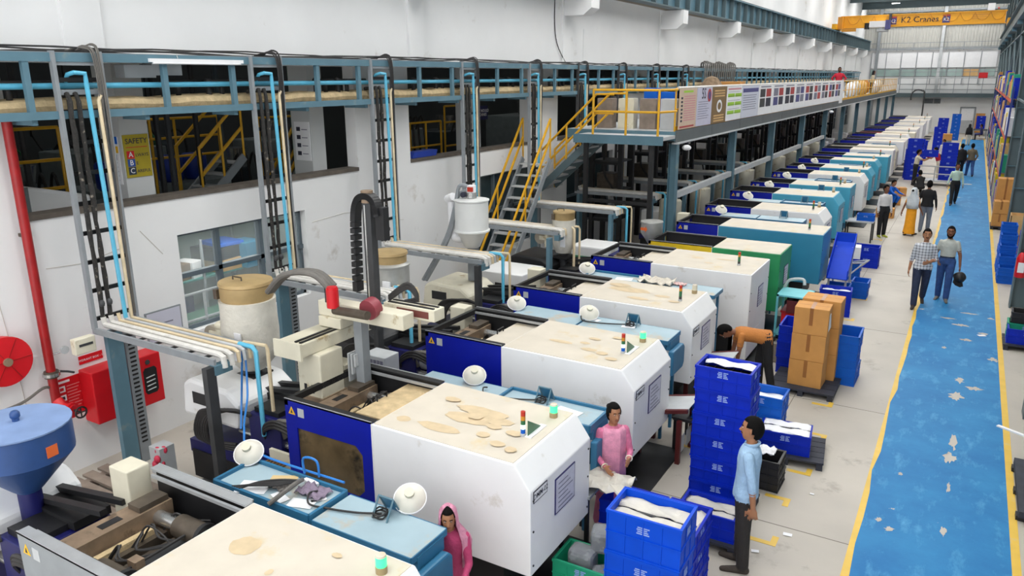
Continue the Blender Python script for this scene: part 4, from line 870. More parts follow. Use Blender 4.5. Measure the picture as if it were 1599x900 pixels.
def person(label, loc, rz, h=1.68, legs=((.0, .0), (.0, .0)), lean=0, arms=None, top=None, bottom=None, shoes=None, skin=SKIN, voxel=.011, hem='shirt', sleeve='long', head=(0, 0), beard=False, hair='short', curl=.5, girth=1.0, group=None, spread=.0, sink=0, belt=None, zbase=0):
    t = thing('person', label, 'person', (loc[0], loc[1], zbase), rz, group)
    k = h/1.7; B = Body(); g = girth
    mats = [skin, top, bottom, shoes or DARK, belt or bottom]
    hipz = 0; H = V3((0, 0, 0)); TL, SL = .425*k, .41*k
    feet = []
    J = {}
    for s, (a, b) in zip((-1, 1), legs):
        hp = H + V3((s*.09*k, 0, 0)); kd = V3((s*spread, -math.sin(a), -math.cos(a))).normalized(); kn = hp+kd*TL
        c = a-b; sd = V3((s*spread*.6, -math.sin(c), -math.cos(c))).normalized(); an = kn+sd*SL; J[s] = (hp, kn, an, c)
    low = min(J[s][2].z for s in J) - .075*k; off = V3((0, 0, -low-sink)); H = H+off
    for s in (-1, 1):
        hp, kn, an, c = J[s]; hp, kn, an = hp+off, kn+off, an+off
        if hem != 'sari':
            B.limb(hp, kn, .098*k*g, .077*k, 2, 18); B.limb(kn, an, .075*k, .062*k, 2, 18)
        fd = V3((s*.18, -math.cos(c*.6), -math.sin(max(0, -c))*.5 if c < 0 else 0)).normalized()
        if c < -.25: fd = V3((s*.1, -.75, -.66))
        B.limb(an+V3((0, .035*k, -.045*k)), an+fd*.15*k+V3((0, 0, -.048*k)), .04*k, .034*k, 3); B.limb(an, an+V3((0, .01, -.04*k)), .043*k, .04*k, 3)
        B.limb(an+fd*.07*k+V3((0, 0, -.045*k)), an+fd*.2*k+V3((0, 0, -.052*k)), .04*k, .03*k, 3)
    u = V3((0, -math.sin(lean), math.cos(lean))); fwd = V3((0, -math.cos(lean), -math.sin(lean))); X = V3((1, 0, 0))
    P = lambda z, y=0: H + u*(z*k) - fwd*(y*k)
    # trousers top
    B.loft([(P(-.09), .1*k*g, .09*k*g), (P(-.05), .155*k*g, .115*k*g), (P(.06), .16*k*g, .115*k*g), (P(.12), .145*k*g, .1*k*g)], 5, 48, 4, (X, -fwd))
    lo = {'shirt': -.06, 'tuck': .09, 'tunic': -.3, 'sari': -.82}[hem]
    if hem == 'tuck': B.loft([(P(.085), .151*k*g, .108*k*g), (P(.115), .152*k*g, .108*k*g)], 4, 48, 2, (X, -fwd))
    rings = []
    if hem == 'sari': rings += [(V3((0, .02, off.z*0+.06)), .2*k, .2*k), (V3((0, .01, H.z*.45)), .175*k, .155*k)]
    if hem == 'tunic': rings += [(P(lo), .2*k*g, .15*k*g)]
    if hem in ('shirt', 'tunic', 'sari'): rings += [(P(-.06), .172*k*g, .128*k*g)]
    rings += [(P(.12), .155*k*g, .115*k*g), (P(.22), .155*k*g, .112*k*g), (P(.34), .172*k*g, .118*k*g), (P(.42), .172*k, .108*k), (P(.455), .15*k, .095*k), (P(.485), .105*k, .078*k), (P(.505), .066*k, .062*k)]
    B.loft(rings, 1, 56, 5, (X, -fwd))
    # neck and head
    nb = P(.5, .01); yaw, pit = head
    hd = Euler((pit-lean*.0, 0, yaw)).to_matrix()
    hu = (u*.75+V3((0, 0, .25))).normalized() if lean < .9 else u
    hc = nb + hu*(.165*k) + fwd*(.02*k)
    B.limb(nb, hc-hu*.06*k, .052*k, .05*k, 0)
    # head frame: z along hu (then tilted), -y forward
    hf = hd @ V3((0, -1, 0)) if lean < .9 else (hd @ fwd)
    hz = hu; hy = (-(hf - hz*hf.dot(hz))).normalized(); hx_ = hy.cross(hz).normalized()
    hp_ = Matrix((hx_, hy, hz)).transposed()
    def HD(x, y, z): return hc + hp_ @ V3((x*k, y*k, z*k))
    B.loft([(HD(0, -.035, -.118), .028*k, .03*k), (HD(0, -.025, -.1), .045*k, .055*k), (HD(0, -.01, -.06), .064*k, .082*k), (HD(0, 0, 0), .073*k, .096*k), (HD(0, .004, .05), .073*k, .098*k), (HD(0, .004, .085), .06*k, .082*k), (HD(0, .004, .11), .035*k, .05*k)], 0, 18, 3, (hx_, hy))
    B.limb(HD(0, -.09, .012), HD(0, -.108, -.025), .01*k, .015*k, 0, 8)
    for s in (-1, 1): B.ball(HD(s*.077, .012, -.005), (.012*k, .02*k, .03*k), 0)
    # arms and hands
    A = arms or {-1: ((-.18, -.02, -1), (-.05, -.2, -1)), 1: ((.18, -.02, -1), (.05, -.2, -1))}
    for s in (-1, 1):
        ua, fa = V3(A[s][0]).normalized(), V3(A[s][1]).normalized()
        sh = P(.428) + X*(s*.158*k); el = sh+ua*.29*k; wr = el+fa*.245*k
        st = 1
        B.limb(sh, sh+ua*.17*k, .055*k*g, .052*k*g, 1)
        if sleeve == 'short': B.limb(sh+ua*.12*k, el, .043*k, .037*k, 0); B.limb(el, wr, .037*k, .026*k, 0)
        elif sleeve == 'rolled': B.limb(sh+ua*.12*k, el, .05*k, .045*k, 1); B.limb(el, el+fa*.06*k, .046*k, .044*k, 1); B.limb(el+fa*.06*k, wr, .036*k, .026*k, 0)
        else: B.limb(sh+ua*.12*k, el, .05*k, .043*k, 1); B.limb(el, wr-fa*.01*k, .043*k, .032*k, 1); B.limb(wr-fa*.03*k, wr, .028*k, .026*k, 0)
        pn = V3((-s, 0, 0)); pn = (pn - fa*pn.dot(fa))
        pn = pn.normalized() if pn.length > .2 else fa.orthogonal().normalized()
        if len(A[s]) > 2: pn = V3(A[s][2]); pn = (pn-fa*pn.dot(fa)).normalized()
        w = fa.cross(pn).normalized()
        if w.y > 0: w = -w       # thumb side forward
        pc = wr+fa*.05*k
        B.loft([(wr, .026*k, .019*k), (wr+fa*.035*k, .04*k, .018*k), (wr+fa*.08*k, .044*k, .016*k), (wr+fa*.095*k, .038*k, .012*k)], 0, 12, 2, (w, pn))
        for q, fl in enumerate((.075, .085, .08, .062)):
            base = wr+fa*.088*k + w*((.034-.0225*q)*k); d1 = rot_to((fa+w*(.14-.09*q)).normalized(), pn, curl*.7); d2 = rot_to(d1, pn, curl)
            m_ = base+d1*fl*.5*k; B.limb(base-fa*.01*k, m_, .0095*k, .009*k, 0, 8); B.limb(m_, m_+d2*fl*.5*k, .009*k, .0075*k, 0, 8)
        tb = wr+fa*.03*k+w*.036*k; td = (fa*.75+w*.6+pn*.25).normalized(); tm = tb+td*.042*k
        B.limb(tb, tm, .0125*k, .011*k, 0, 8); B.limb(tm, tm+(td+fa*.5+pn*curl*.4).normalized()*.032*k, .0105*k, .0085*k, 0, 8)
        J['hand%d' % s] = wr+fa*.1*k+pn*.03*k; J['wr%d' % s] = (wr-fa*.015*k, w, pn)
    B.pts = [(v, (1 if hem != 'tuck' and (v-H).dot(u) > lo*k+.004 else 2) if l == 5 or (l == 2 and lean < .6) else l) for v, l in B.pts]
    body = B.finish('body', mats, voxel, t)
    # face
    fmb = MB()
    for s in (-1, 1): fmb.use(0).ball(HD(s*.03, -.086, .018), (.009*k, .005*k, .005*k), 8, 5)
    for s in (-1, 1): fmb.use(1).ball(HD(s*.03, -.0915, .018), (.0055*k, .004*k, .0055*k), 8, 5); fmb.use(1).tube([HD(s*.015, -.094, .036), HD(s*.032, -.093, .041), HD(s*.048, -.082, .036)], .0045*k, 5)
    fmb.build('eyes', [PAPER, HAIR], t, True)
    MB().tube([HD(-.024, -.083, -.055), HD(0, -.094, -.058), HD(.024, -.083, -.055)], [.004*k, .0075*k, .004*k], 6).build('mouth', mat('lips', hx('8a4a42'), .5), t, True)
    if beard:
        MB().tube([HD(-.026, -.086, -.047), HD(0, -.098, -.041), HD(.026, -.086, -.047)], .006*k, 6).build('moustache', HAIR, t, True)
        if beard == 'full':
            bb = MB()
            bb.tube([HD(-.066, -.02, -.02), HD(-.058, -.045, -.065), HD(-.03, -.075, -.1), HD(0, -.078, -.113), HD(.03, -.075, -.1), HD(.058, -.045, -.065), HD(.066, -.02, -.02)], [.008, .017*k, .022*k, .024*k, .022*k, .017*k, .008], 8); bb.build('beard', HAIR, t, True)
    # hair
    if hair:
        n, m_ = 22, 14; vs = []; fs = []
        q = random.Random(int(h*1000))
        for j in range(m_+1):
            th = PI*j/m_
            for i in range(n):
                ph = 2*PI*i/n; x, y, z = math.sin(th)*math.cos(ph), math.sin(th)*math.sin(ph), math.cos(th)
                e = 1.06+.02*q.random(); vs.append(HD(.078*x*e, .008+.1*y*e, .008+.118*z*e))
        for j in range(m_):
            for i in range(n):
                th = PI*(j+.5)/m_; ph = 2*PI*(i+.5)/n; y, z = math.sin(th)*math.sin(ph), math.cos(th)
                cutz = .6 if y < -.55 else (.3 if y < -.1 else (-.12 if y < .3 else -.72))
                if hair in ('long', 'tied') and y > -.2: cutz = -.75 if y > .1 else -.3
                if z > cutz: fs.append((j*n+i, j*n+(i+1) % n, (j+1)*n+(i+1) % n, (j+1)*n+i))
        ho = MB().add(vs, fs).build('hair', HAIR, t, True); so = ho.modifiers.new('thick', 'SOLIDIFY'); so.thickness = .014*k; so.offset = 0
        if hair == 'tied': MB().ball(HD(0, .13, .03), (.04*k, .045*k, .04*k)).build('hair_bun', HAIR, t, True)
    t['_'] = 0; del t['_']
    P_ = dict(t=t, HD=HD, J=J, H=H, P=P, fwd=fwd, hc=hc, k=k, body=body)
    return P_
def shawl(p, m, drape=True, over=True, name='head_scarf'):
    """a scarf over the head that falls on the shoulders"""
    HD, P, k = p['HD'], p['P'], p['k']; t = p['t']; mb = MB(); n, r_ = 20, 9; vs = []; fs = []
    rings = [(.0, .0, .135), (.05, .06, .125), (.085, .105, .075), (.095, .122, .0), (.098, .125, -.07), (.11, .125, -.13)]
    for rx, ry, z in rings:
        for i in range(n):
            a = PI*.5 + (i/(n-1)-.5)*PI*1.35; vs.append(HD(rx*math.cos(a), .012+ry*math.sin(a), z))
    for (rx, ry, z) in [(.2, .135, .44), (.215, .15, .36), (.2, .15, .22), (.19, .15, .06)] if drape else [(.17, .12, .46)]:
        for i in range(n):
            a = PI*.5 + (i/(n-1)-.5)*PI*1.5; vs.append(P(z, 0)+V3((rx*k*math.cos(a)*(1+.04*math.sin(9*a)), ry*k*math.sin(a)*(1+.04*math.sin(9*a)), 0)))
    K = len(vs)//n; fs = [(j*n+i, (j+1)*n+i, (j+1)*n+i+1, j*n+i+1) for j in range(K-1) for i in range(n-1)]
    o = mb.add(vs, fs).build(name, m, t, True); s = o.modifiers.new('thick', 'SOLIDIFY'); s.thickness = .012; s.offset = 0; return o
def cloth(name, col, var=.12, scale=9, **kw): kw.setdefault('bump', .5); return mat(name, hx(col), .85, var=var, scale=scale, **kw)
def plaid():
    m = bpy.data.materials.new('plaid_shirt'); m.use_nodes = True; nt = m.node_tree; b = nt.nodes['Principled BSDF']; b.inputs['Roughness'].default_value = .85
    tc = nt.nodes.new('ShaderNodeTexCoord'); sp = nt.nodes.new('ShaderNodeSeparateXYZ'); nt.links.new(tc.outputs['Object'], sp.inputs[0]); fac = []
    for ax in ('X', 'Z'):
        a = nt.nodes.new('ShaderNodeMath'); a.operation = 'MULTIPLY'; a.inputs[1].default_value = 16; nt.links.new(sp.outputs[ax], a.inputs[0])
        f = nt.nodes.new('ShaderNodeMath'); f.operation = 'FRACT'; nt.links.new(a.outputs[0], f.inputs[0])
        g = nt.nodes.new('ShaderNodeMath'); g.operation = 'LESS_THAN'; g.inputs[1].default_value = .28; nt.links.new(f.outputs[0], g.inputs[0]); fac.append(g)
    ad = nt.nodes.new('ShaderNodeMath'); ad.operation = 'ADD'; nt.links.new(fac[0].outputs[0], ad.inputs[0]); nt.links.new(fac[1].outputs[0], ad.inputs[1])
    ml = nt.nodes.new('ShaderNodeMath'); ml.operation = 'MULTIPLY'; ml.inputs[1].default_value = .5; nt.links.new(ad.outputs[0], ml.inputs[0])
    x = nt.nodes.new('ShaderNodeMix'); x.data_type = 'RGBA'; x.inputs[6].default_value = (*hx('c9ccd2'), 1); x.inputs[7].default_value = (*hx('3f424c'), 1); nt.links.new(ml.outputs[0], x.inputs[0]); nt.links.new(x.outputs[2], b.inputs['Base Color']); return m
JEANS = cloth('jeans_blue', '2f4f86', .25, 14); JEANSD = cloth('jeans_dark', '26304a', .25, 14); TROU = cloth('trouser_brown_black', '2a2624'); BLKC = cloth('black_cloth', '17171a')
LBLUE = cloth('shirt_light_blue', '9dbcd8', .1); WHT = cloth('shirt_white', 'd8d4d2', .1); GPOLO = cloth('polo_grey', 'b7bab2', .1); MINT = cloth('shirt_mint', 'b9d3c4', .1); TAN = cloth('shirt_tan', '6e6350'); ORNG = cloth('shirt_orange', 'b87436', .1); REDS = cloth('shirt_red', 'bf2038'); CREM = cloth('shirt_cream', 'd2c9b2')
PINK = cloth('pink_sari', 'd6779a', .2, 14); ORK = cloth('kurta_orange', 'f0a01a', .12); SHOE = cloth('shoe_brown', '3a322c'); SHOEY = cloth('shoe_yellow_green', 'a8ae3c'); SHOEG = cloth('shoe_grey', '6e6a64')
WALK1 = ((.32, .12), (-.22, .35)); WALK2 = ((-.22, .35), (.32, .12)); STEP = ((.18, .06), (-.1, .15)); STAND = ((.03, .03), (-.03, .03))
dn = lambda s, f=.1, o=.16: ((s*o, -f, -1), (s*.06, -f-.2, -1))
# man in light blue shirt by the tall crate stack
p = person('man in a light blue shirt and dark trousers standing by the tall crate stack', (-1.5, 7.2), -PI/2+.12, 1.72, STAND, -.03, {-1: ((-.2, .12, -1), (-.02, -.1, -1)), 1: ((.16, .22, -1), (-.05, .1, -1))}, LBLUE, TROU, SHOE, SKIN, .0095, 'shirt', 'rolled', (0.0, 0), beard=True)
MB().tube([p['J']['wr-1'][0]+p['J']['wr-1'][1]*.033*math.cos(a)+p['J']['wr-1'][2]*.033*math.sin(a) for a in np.linspace(0, 2*PI, 13)], .01, 6).build('wrist_watch', BLACK, p['t'], True)
c = p['P'](.47); MB().tube([c+V3((.066*math.cos(a), .01+.068*math.sin(a), .045+.012*math.sin(a))) for a in np.linspace(-PI/2+.3, PI*1.5-.3, 16)], .016, 6).build('collar', LBLUE, p['t'], True)
# woman in pink between DMM-02 and the third machine
p = person('smiling woman in a pink sari with tied hair and bangles, between two machines', (-3.0, 7.22), .75, 1.54, STAND, .05, {-1: ((-.25, -.1, -1), (.2, -1, -.25)), 1: ((.2, -.2, -1), (-.45, -1, .1))}, PINK, PINK, SHOE, SKIN, .01, 'sari', 'long', (.1, 0), hair='tied')
for s in (-1, 1): MB().tube([p['J']['wr%d' % s][0]+p['J']['wr%d' % s][1]*.034*math.cos(a)+p['J']['wr%d' % s][2]*.034*math.sin(a) for a in np.linspace(0, 2*PI, 13)], .007, 6).build('bangle', mat('bangle_white', hx('e6dcc8'), .4), p['t'], True)
P0 = p['P']; mb = MB(); vs = []
for j, (z, y, rx) in enumerate([(.5, 0, .12), (.44, -.1, .16), (.3, -.135, .175), (.14, -.13, .175), (-.02, -.14, .18), (-.2, -.16, .19)]):
    for i in range(13): a = PI*(1+i/12); vs.append(P0(z)+V3((rx*math.cos(a), rx*.9*math.sin(a)+.03*math.sin(6*a)*.4-.0, 0))*p['k'])
o = MB().add(vs, [(j*13+i, (j+1)*13+i, (j+1)*13+i+1, j*13+i+1) for j in range(5) for i in range(12)]).build('drape', cloth('pink_drape', 'e79ab6', .2, 16), p['t'], True); sm = o.modifiers.new('t', 'SOLIDIFY'); sm.thickness = .012
# woman under a pink scarf at the nearest bench
p = person('woman in a pink head scarf, seen from above at the end of the nearest bench', (-3.5, 4.82), .4, 1.44, STAND, .2, {-1: ((-.2, -.3, -1), (.1, -1, -.2)), 1: ((.2, -.3, -1), (-.1, -1, -.2))}, cloth('dress_magenta', 'b8406c', .15), PINK, SHOE, SKIN, .012, 'sari', 'long', (.2, .3), hair='long')
shawl(p, cloth('pink_shawl', 'd58fa8', .25, 18))
# bending man in orange
p = person('man in an orange T-shirt bending down beside the white machine, face hidden', (-2.42, 12.15), -PI/2+.45, 1.7, ((.12, .15), (-.1, .1)), 1.42, {-1: ((-.1, -.12, -1), (.05, -.15, -1)), 1: ((.15, -.15, -1), (-.02, -.1, -1))}, ORNG, BLKC, SHOE, SKIND, .01, 'shirt', 'short', (0, .0))
mbx = p['P'](-.2); 
# the two men on the blue lane
p = person('smiling man in a checked shirt and dark jeans walking on the yellow line', (-.52, 18.7), .1, 1.78, ((.24, .08), (-.3, .3)), 0, {-1: ((-.22, .05, -1), (-.12, -.15, -1)), 1: ((.25, .05, -1), (-.55, -.75, -.1))}, plaid(), JEANSD, SHOE, SKIN, .0105, 'shirt', 'rolled', (0, 0), beard=True)
p = person('bearded man in a grey polo and blue jeans holding a helmet on the blue lane', (-.08, 19.55), -.05, 1.72, ((-.05, .1), (.2, .1)), 0, {-1: ((-.28, .05, -1), (.25, -.75, -.45)), 1: ((.3, 0, -1), (.12, -.15, -1))}, GPOLO, JEANS, SHOEG, SKIND, .0105, 'tuck', 'short', (0, 0), beard='full', belt=BLACK)
hh = p['J']['hand1']; mw = p['t'].matrix_basis.copy()
wp = Matrix.Translation(V3((-.08, 19.55, 0))) @ Matrix.Rotation(-.05, 4, 'Z') @ hh
ht = thing('safety_helmet', 'black safety helmet held by the man in the grey polo shirt', 'helmet', (wp.x+.02, wp.y-.03, wp.z-.15))
MB().lathe([(.0, .16), (.06, .155), (.105, .12), (.125, .06), (.13, .0), (.12, .0)], n=18).build('shell', BLACK, ht, True); MB().prism([(-.11, -.08), (.11, -.08), (.13, -.17), (.06, -.22), (-.06, -.22), (-.13, -.17)], 'z', .0, .012).build('peak', BLACK, ht); MB().tube([(-.1, 0, 0), (-.05, -.02, -.07), (.05, -.02, -.07), (.1, 0, 0)], .006, 5, True).build('chin_strap', DARK, ht, True); ht.rotation_euler = (.9, .4, .5)
# others along the aisle
person('man in a white shirt, black trousers and yellow-green shoes standing beside a machine', (-2.05, 26.7), .55, 1.66, STAND, 0, None, WHT, BLKC, SHOEY, SKIND, .013, 'tuck', 'long', (.2, 0), beard=True)
p = person('woman in an orange kurta with a white shawl, walking away from the camera', (-1.3, 27.4), PI-.35, 1.55, STEP, .03, {-1: ((-.25, -.1, -1), (-.3, -.5, -1)), 1: ((.3, .2, -1), (.25, .1, -1))}, ORK, ORK, SHOE, SKIND, .013, 'sari', 'short', (0, 0), hair='tied'); shawl(p, cloth('white_shawl', 'cdd2d6', .15, 14))
person('man in a black shirt and grey jeans walking away beside the woman in orange', (-.92, 28.3), PI-.1, 1.7, STEP, 0, {-1: ((-.3, -.05, -1), (-.1, -.3, -1)), 1: ((.35, .0, -1), (.25, -.25, -1))}, BLKC, cloth('jeans_grey', '76808f', .2), SHOEG, SKIND, .013, 'shirt', 'long', (0, 0), girth=1.08)
person('man in a mint green shirt walking towards the camera on the blue lane', (-.25, 35), .1, 1.66, WALK1, 0, {-1: ((-.3, .1, -1), (-.15, -.1, -1)), 1: ((.3, .1, -1), (.1, -.2, -1))}, MINT, BLKC, SHOE, SKIND, .014, 'tuck', 'long', (0, 0), beard=True)
person('man in a tan shirt and blue jeans walking away down the blue lane', (.2, 45.6), PI+.2, 1.68, WALK2, 0, {-1: ((-.4, .1, -1), (.3, -.2, -1)), 1: ((.4, .1, -1), (-.3, -.2, -1))}, TAN, JEANS, SHOE, SKIND, .014, 'shirt', 'rolled', (0, 0), girth=1.05)
person('man dressed in black walking away next to the man in the tan shirt', (-.25, 45.4), PI, 1.67, WALK1, 0, None, BLKC, BLKC, SHOE, SKIND, .014, 'shirt', 'long', (0, 0))
p = person('person in a black shawl and pale trousers near the end of the blue lane', (-.1, 66), PI, 1.55, STEP, .05, None, BLKC, CREM, SHOE, SKIND, .015, 'shirt', 'long', (0, 0)); shawl(p, BLKC)
person('man in a cream shirt lifting a blue crate beside the crate trolley', (-2.0, 40.4), PI/2+.1, 1.68, STAND, .1, {-1: ((-.05, -.8, -.4), (.1, -1, .45)), 1: ((.05, -.8, -.4), (-.1, -1, .45))}, CREM, BLKC, SHOE, SKIN, .014, 'tuck', 'short', (0, 0))
person('worker in a red shirt and pale trousers behind the lifted blue crate', (-1.12, 42.6), -PI/2-.2, 1.66, STAND, .35, {-1: ((-.05, -.8, -.5), (.1, -1, .2)), 1: ((.05, -.8, -.5), (-.1, -1, .2))}, REDS, CREM, SHOE, SKIN, .014, 'tuck', 'long', (0, 0))
person('person in white behind the blue crate stack on the trolley', (-1.15, 48.6), -.5, 1.6, STAND, .1, None, WHT, BLKC, SHOE, SKIND, .015, 'shirt', 'long', (0, .2))
person('person in black crouching in front of the crate trolley', (-1.55, 37.0), PI+.3, 1.65, ((1.9, 2.3), (1.7, 2.2)), .5, {-1: ((-.1, -.8, -.6), (.1, -1, -.2)), 1: ((.1, -.8, -.6), (-.1, -1, -.2))}, BLKC, BLKC, SHOE, SKIND, .014, 'shirt', 'long', (0, 0))
person('worker with black hair crouching behind the turquoise machine end', (-2.45, 33.2), PI*.3, 1.6, ((1.9, 2.3), (1.7, 2.2)), .3, {-1: ((-.1, -.8, -.6), (.1, -1, -.2)), 1: ((.1, -.8, -.6), (-.1, -1, -.2))}, CRATET, BLKC, SHOE, SKIN, .015, 'shirt', 'long', (0, .1))
person('person in navy sitting by the table near the far door', (.75, 72), -PI/2, 1.6, ((1.5, 1.5), (1.5, 1.5)), .1, None, NAVY, BLKC, SHOE, SKIND, .016, 'shirt', 'long', (0, 0))
person('bearded man in a red shirt with hands on hips on the mezzanine walkway', (-6.45, 45.2), .25, 1.72, STAND, 0, {-1: ((-.75, .1, -.8), (.75, -.35, -.75)), 1: ((.75, .1, -.8), (-.75, -.35, -.75))}, REDS, JEANSD, SHOE, SKIND, .014, 'tuck', 'long', (0, 0), beard='full', zbase=MZ, girth=1.1)
p = person('person in a pale top and black scarf at the yellow railing of the mezzanine', (-6.6, 62), PI*.45, 1.62, STAND, .1, None, CREM, BLKC, SHOE, SKIND, .015, 'shirt', 'long', (0, 0), zbase=MZ); shawl(p, BLKC, False)
# ================================================================ THINGS ON THE LEFT WALL
t = thing('fire_pipe', 'tall red fire water pipe with gauge and valve on the white wall', 'pipe', (-9.47, 4.68, 0))
MB().cyl((0, 0, 1.05), (0, 0, 4.6), .055, n=14).build('riser', REDD, t, True); MB().cyl((0, 0, 1.42), (0, 0, 1.5), .085, n=14).build('coupling', OILY, t, True); MB().cyl((0, 0, 1.44), (0, 0, 1.48), .1, n=12).build('coupling_ring', STEEL, t, True)
MB().tube([(0, 0, 1.7), (.05, .12, 1.72)], .012, 6).build('gauge_stem', STEEL, t); MB().lathe([(.05, -.012), (.052, .012), (0, .014)], (.07, .17, 1.74), 16, axis='x').build('pressure_gauge', LGREY, t, True)
MB().tube([(0, .06, 1.48), (.03, .18, 1.44), (.03, .26, 1.4)], .014, 6).build('valve_lever', DARK, t, True)
MB().tube([(.02, 0, 1.1), (.12, .02, 1.02), (.25, .06, 1.0)], .07, 12, True).build('elbow', RED, t, True); MB().cyl((.2, .05, 1.0), (.24, .06, 1.0), .1, n=14).build('flange', RED, t, True)
MB().tube([(.34+0*a, .1+.07*math.cos(a), .98+.07*math.sin(a)) for a in np.linspace(0, 2*PI, 15)], .012, 6).cyl((.25, .07, 1.0), (.35, .1, .98), .015, n=6).bar((.34, .03, .98), (.34, .17, .98), .012).bar((.34, .1, .91), (.34, .1, 1.05), .012).build('hand_wheel', BLACK, t, True)
MB().tube([(0, -.05, 1.3), (.02, -.15, 1.32), (.0, -.4, 1.22), (0, -.8, 1.2)], .018, 6, True).build('branch_pipe', HOSE, t, True); MB().box(-.13, 0, -.03, .03, 3.2, 3.24).build('wall_clip', OILY, t)
t = thing('hose_reel', 'round red fire hose reel on the wall at the picture edge', 'hose reel', (-9.55, 4.18, 1.8))
MB().lathe([(.27, 0), (.29, .02), (.29, .1), (.27, .12)], n=32, axis='x').build('drum', RED, t, True); MB().lathe([(.3, .12), (.3, .14), (.05, .16), (0, .16)], n=32, axis='x').build('front_disc', RED, t, True); MB().lathe([(.05, .16), (.05, .19), (0, .19)], n=16, axis='x').build('hub', BROWN, t, True)
for a in range(6): MB().bar((.157, .06*math.cos(a*PI/3), .06*math.sin(a*PI/3)), (.147, .28*math.cos(a*PI/3), .28*math.sin(a*PI/3)), .012, .008).build('spoke_rib', REDD, t)
t = thing('hydrant_box', 'red hydrant hose cabinet on the wall behind the teal post', 'cabinet', (WX, 5.55, .6))
MB().box(.005, .3, -.48, .5, .04, .76).build('case', RED, t, bevel=.015)
for y, w in ((-.14, .1), (.32, .1)):
    g = MB().prism([(y-w+.03, .2), (y+w-.03, .2), (y+w, .24), (y+w, .54), (y+w-.03, .58), (y-w+.03, .58), (y-w, .54), (y-w, .24)], 'x', .3, .304).build('door_window', BLACK, t); 
    for z in (.26, .32, .38, .44): MB().cyl((.306, y-w+.03, z), (.306, y+w-.04, z+.01), .008, n=6).build('hose_coil', LGREY, g)
MB().box(.3, .303, .005, .01, .06, .74).build('door_gap', BLACK, t); MB().cyl((.3, .3, .66), (.31, .3, .66), .035, n=12).build('lock', DARK, t); MB().box(.0, .12, -.4, -.37, 0, .04).build('foot', LGREY, t)
t = thing('hydrant_sign', 'small red sign reading HYDRANT BOX - 17 above the hydrant cabinet', 'sign', (WX, 5.26, 1.47))
MB().box(.005, .015, -.16, .16, -.055, .055).build('plate', RED, t); text('HYDRANT BOX - 17', .04, PAPER, t, (.018, 0, -.005), FACE_X)
t = thing('instruction_sign', 'red instruction board with white pictograms beside the hydrant cabinet', 'sign', (WX, 4.92, 1.05))
MB().box(.005, .015, -.17, .17, -.26, .26).build('plate', RED, t)
for k in range(3): MB().box(.015, .018, -.14, -.05, .08-.12*k, .16-.12*k).build('pictogram', PAPER, t); MB().box(.018, .019, -.12, -.07, .1-.12*k, .14-.12*k).build('pictogram_mark', INK if k else RED, t)
PINKINK = mat('print_pale_red', hx('e08a8a'), .6)
for k in range(9): MB().box(.015, .018, -.03, .14-.02*(k % 3), .14-.042*k, .15-.042*k).build('text_line', PINKINK, t)
MB().box(.015, .018, -.14, .02, .2, .23).build('heading', PAPER, t)
t = thing('whiteboard', 'small framed white board on the wall below the window', 'board', (WX, 6.36, 1.6))
MB().box(.0, .02, -.27, .3, -.24, .24).build('frame', GREY, t); MB().box(.02, .023, -.25, .28, -.22, .22).build('sheet', mat('board_lilac', hx('c6c6d4'), .4), t); MB().box(.023, .024, -.1, .15, .03, .05).box(.023, .024, -.12, .1, -.06, -.045).build('writing', INKG, t)
# ---- lower window with bars and the store room behind it
y0, y1, z0, z1 = 6.76, 9.25, 1.36, 2.84
WFR = mat('window_frame', hx('5e6a72'), .5, var=.1)
def window(n, y0, y1, z0, z1, mull, trans, glass=GLASS, frame=WFR):
    m = MB().box(WX-.2, WX-.12, y0, y1, z0, z0+.05).box(WX-.2, WX-.12, y0, y1, z1-.05, z1).box(WX-.2, WX-.12, y0, y0+.05, z0, z1).box(WX-.2, WX-.12, y1-.05, y1, z0, z1)
    w = struct(m.build('window_%d' % n, frame), 'metal framed window in the white wall')
    for y in mull: MB().box(WX-.2, WX-.1, y-.035, y+.035, z0, z1).build('mullion', frame, w)
    for z in trans: MB().box(WX-.2, WX-.1, y0, y1, z-.035, z+.035).build('transom', frame, w)
    ys = [y0]+list(mull)+[y1]; zs = [z0]+list(trans)+[z1]
    for a, b in zip(ys, ys[1:]):
        for c, d in zip(zs, zs[1:]): MB().box(WX-.165, WX-.16, a+.03, b-.03, c+.03, d-.03).build('pane', glass, w)
    return w
window(2, y0, y1, z0, z1, [7.52, 8.35], [2.2])
st = struct(MB().box(-12.7, -12.6, 6.2, 10, 0, 2.92).box(-12.7, WX-.25, 6.15, 6.2, 0, 2.92).box(-12.7, WX-.25, 10, 10.05, 0, 2.92).box(-12.7, WX-.25, 6.15, 10.05, 2.9, 2.95).build('wall_store', mat('store_wall', hx('9aa8a4'), .8, var=.1)), 'store room walls behind the barred window')
MB().box(-10.6, -10.4, 6.9, 9.3, 2.86, 2.89).build('fill_tube', mat('store_fill_glow', (1, 1, .96), .4, emit=14), st)  # tube added to brighten the store behind the window
SHLF = mat('shelf_teal', hx('4f8f8a'), .5, var=.1)
t = thing('store_rack', 'store room shelf seen through the barred window', 'shelf', (-11.4, 8.1, 0))
for z in (.95, 1.75): MB().box(-.6, .5, -1.5, 1.5, z-.03, z).build('shelf_board', SHLF, t)
for y in (-1.5, 0, 1.5):
    for x in (-.6, .48): MB().box(x, x+.03, y-.02, y+.02, 0, 2.4).build('upright', GREY, t)
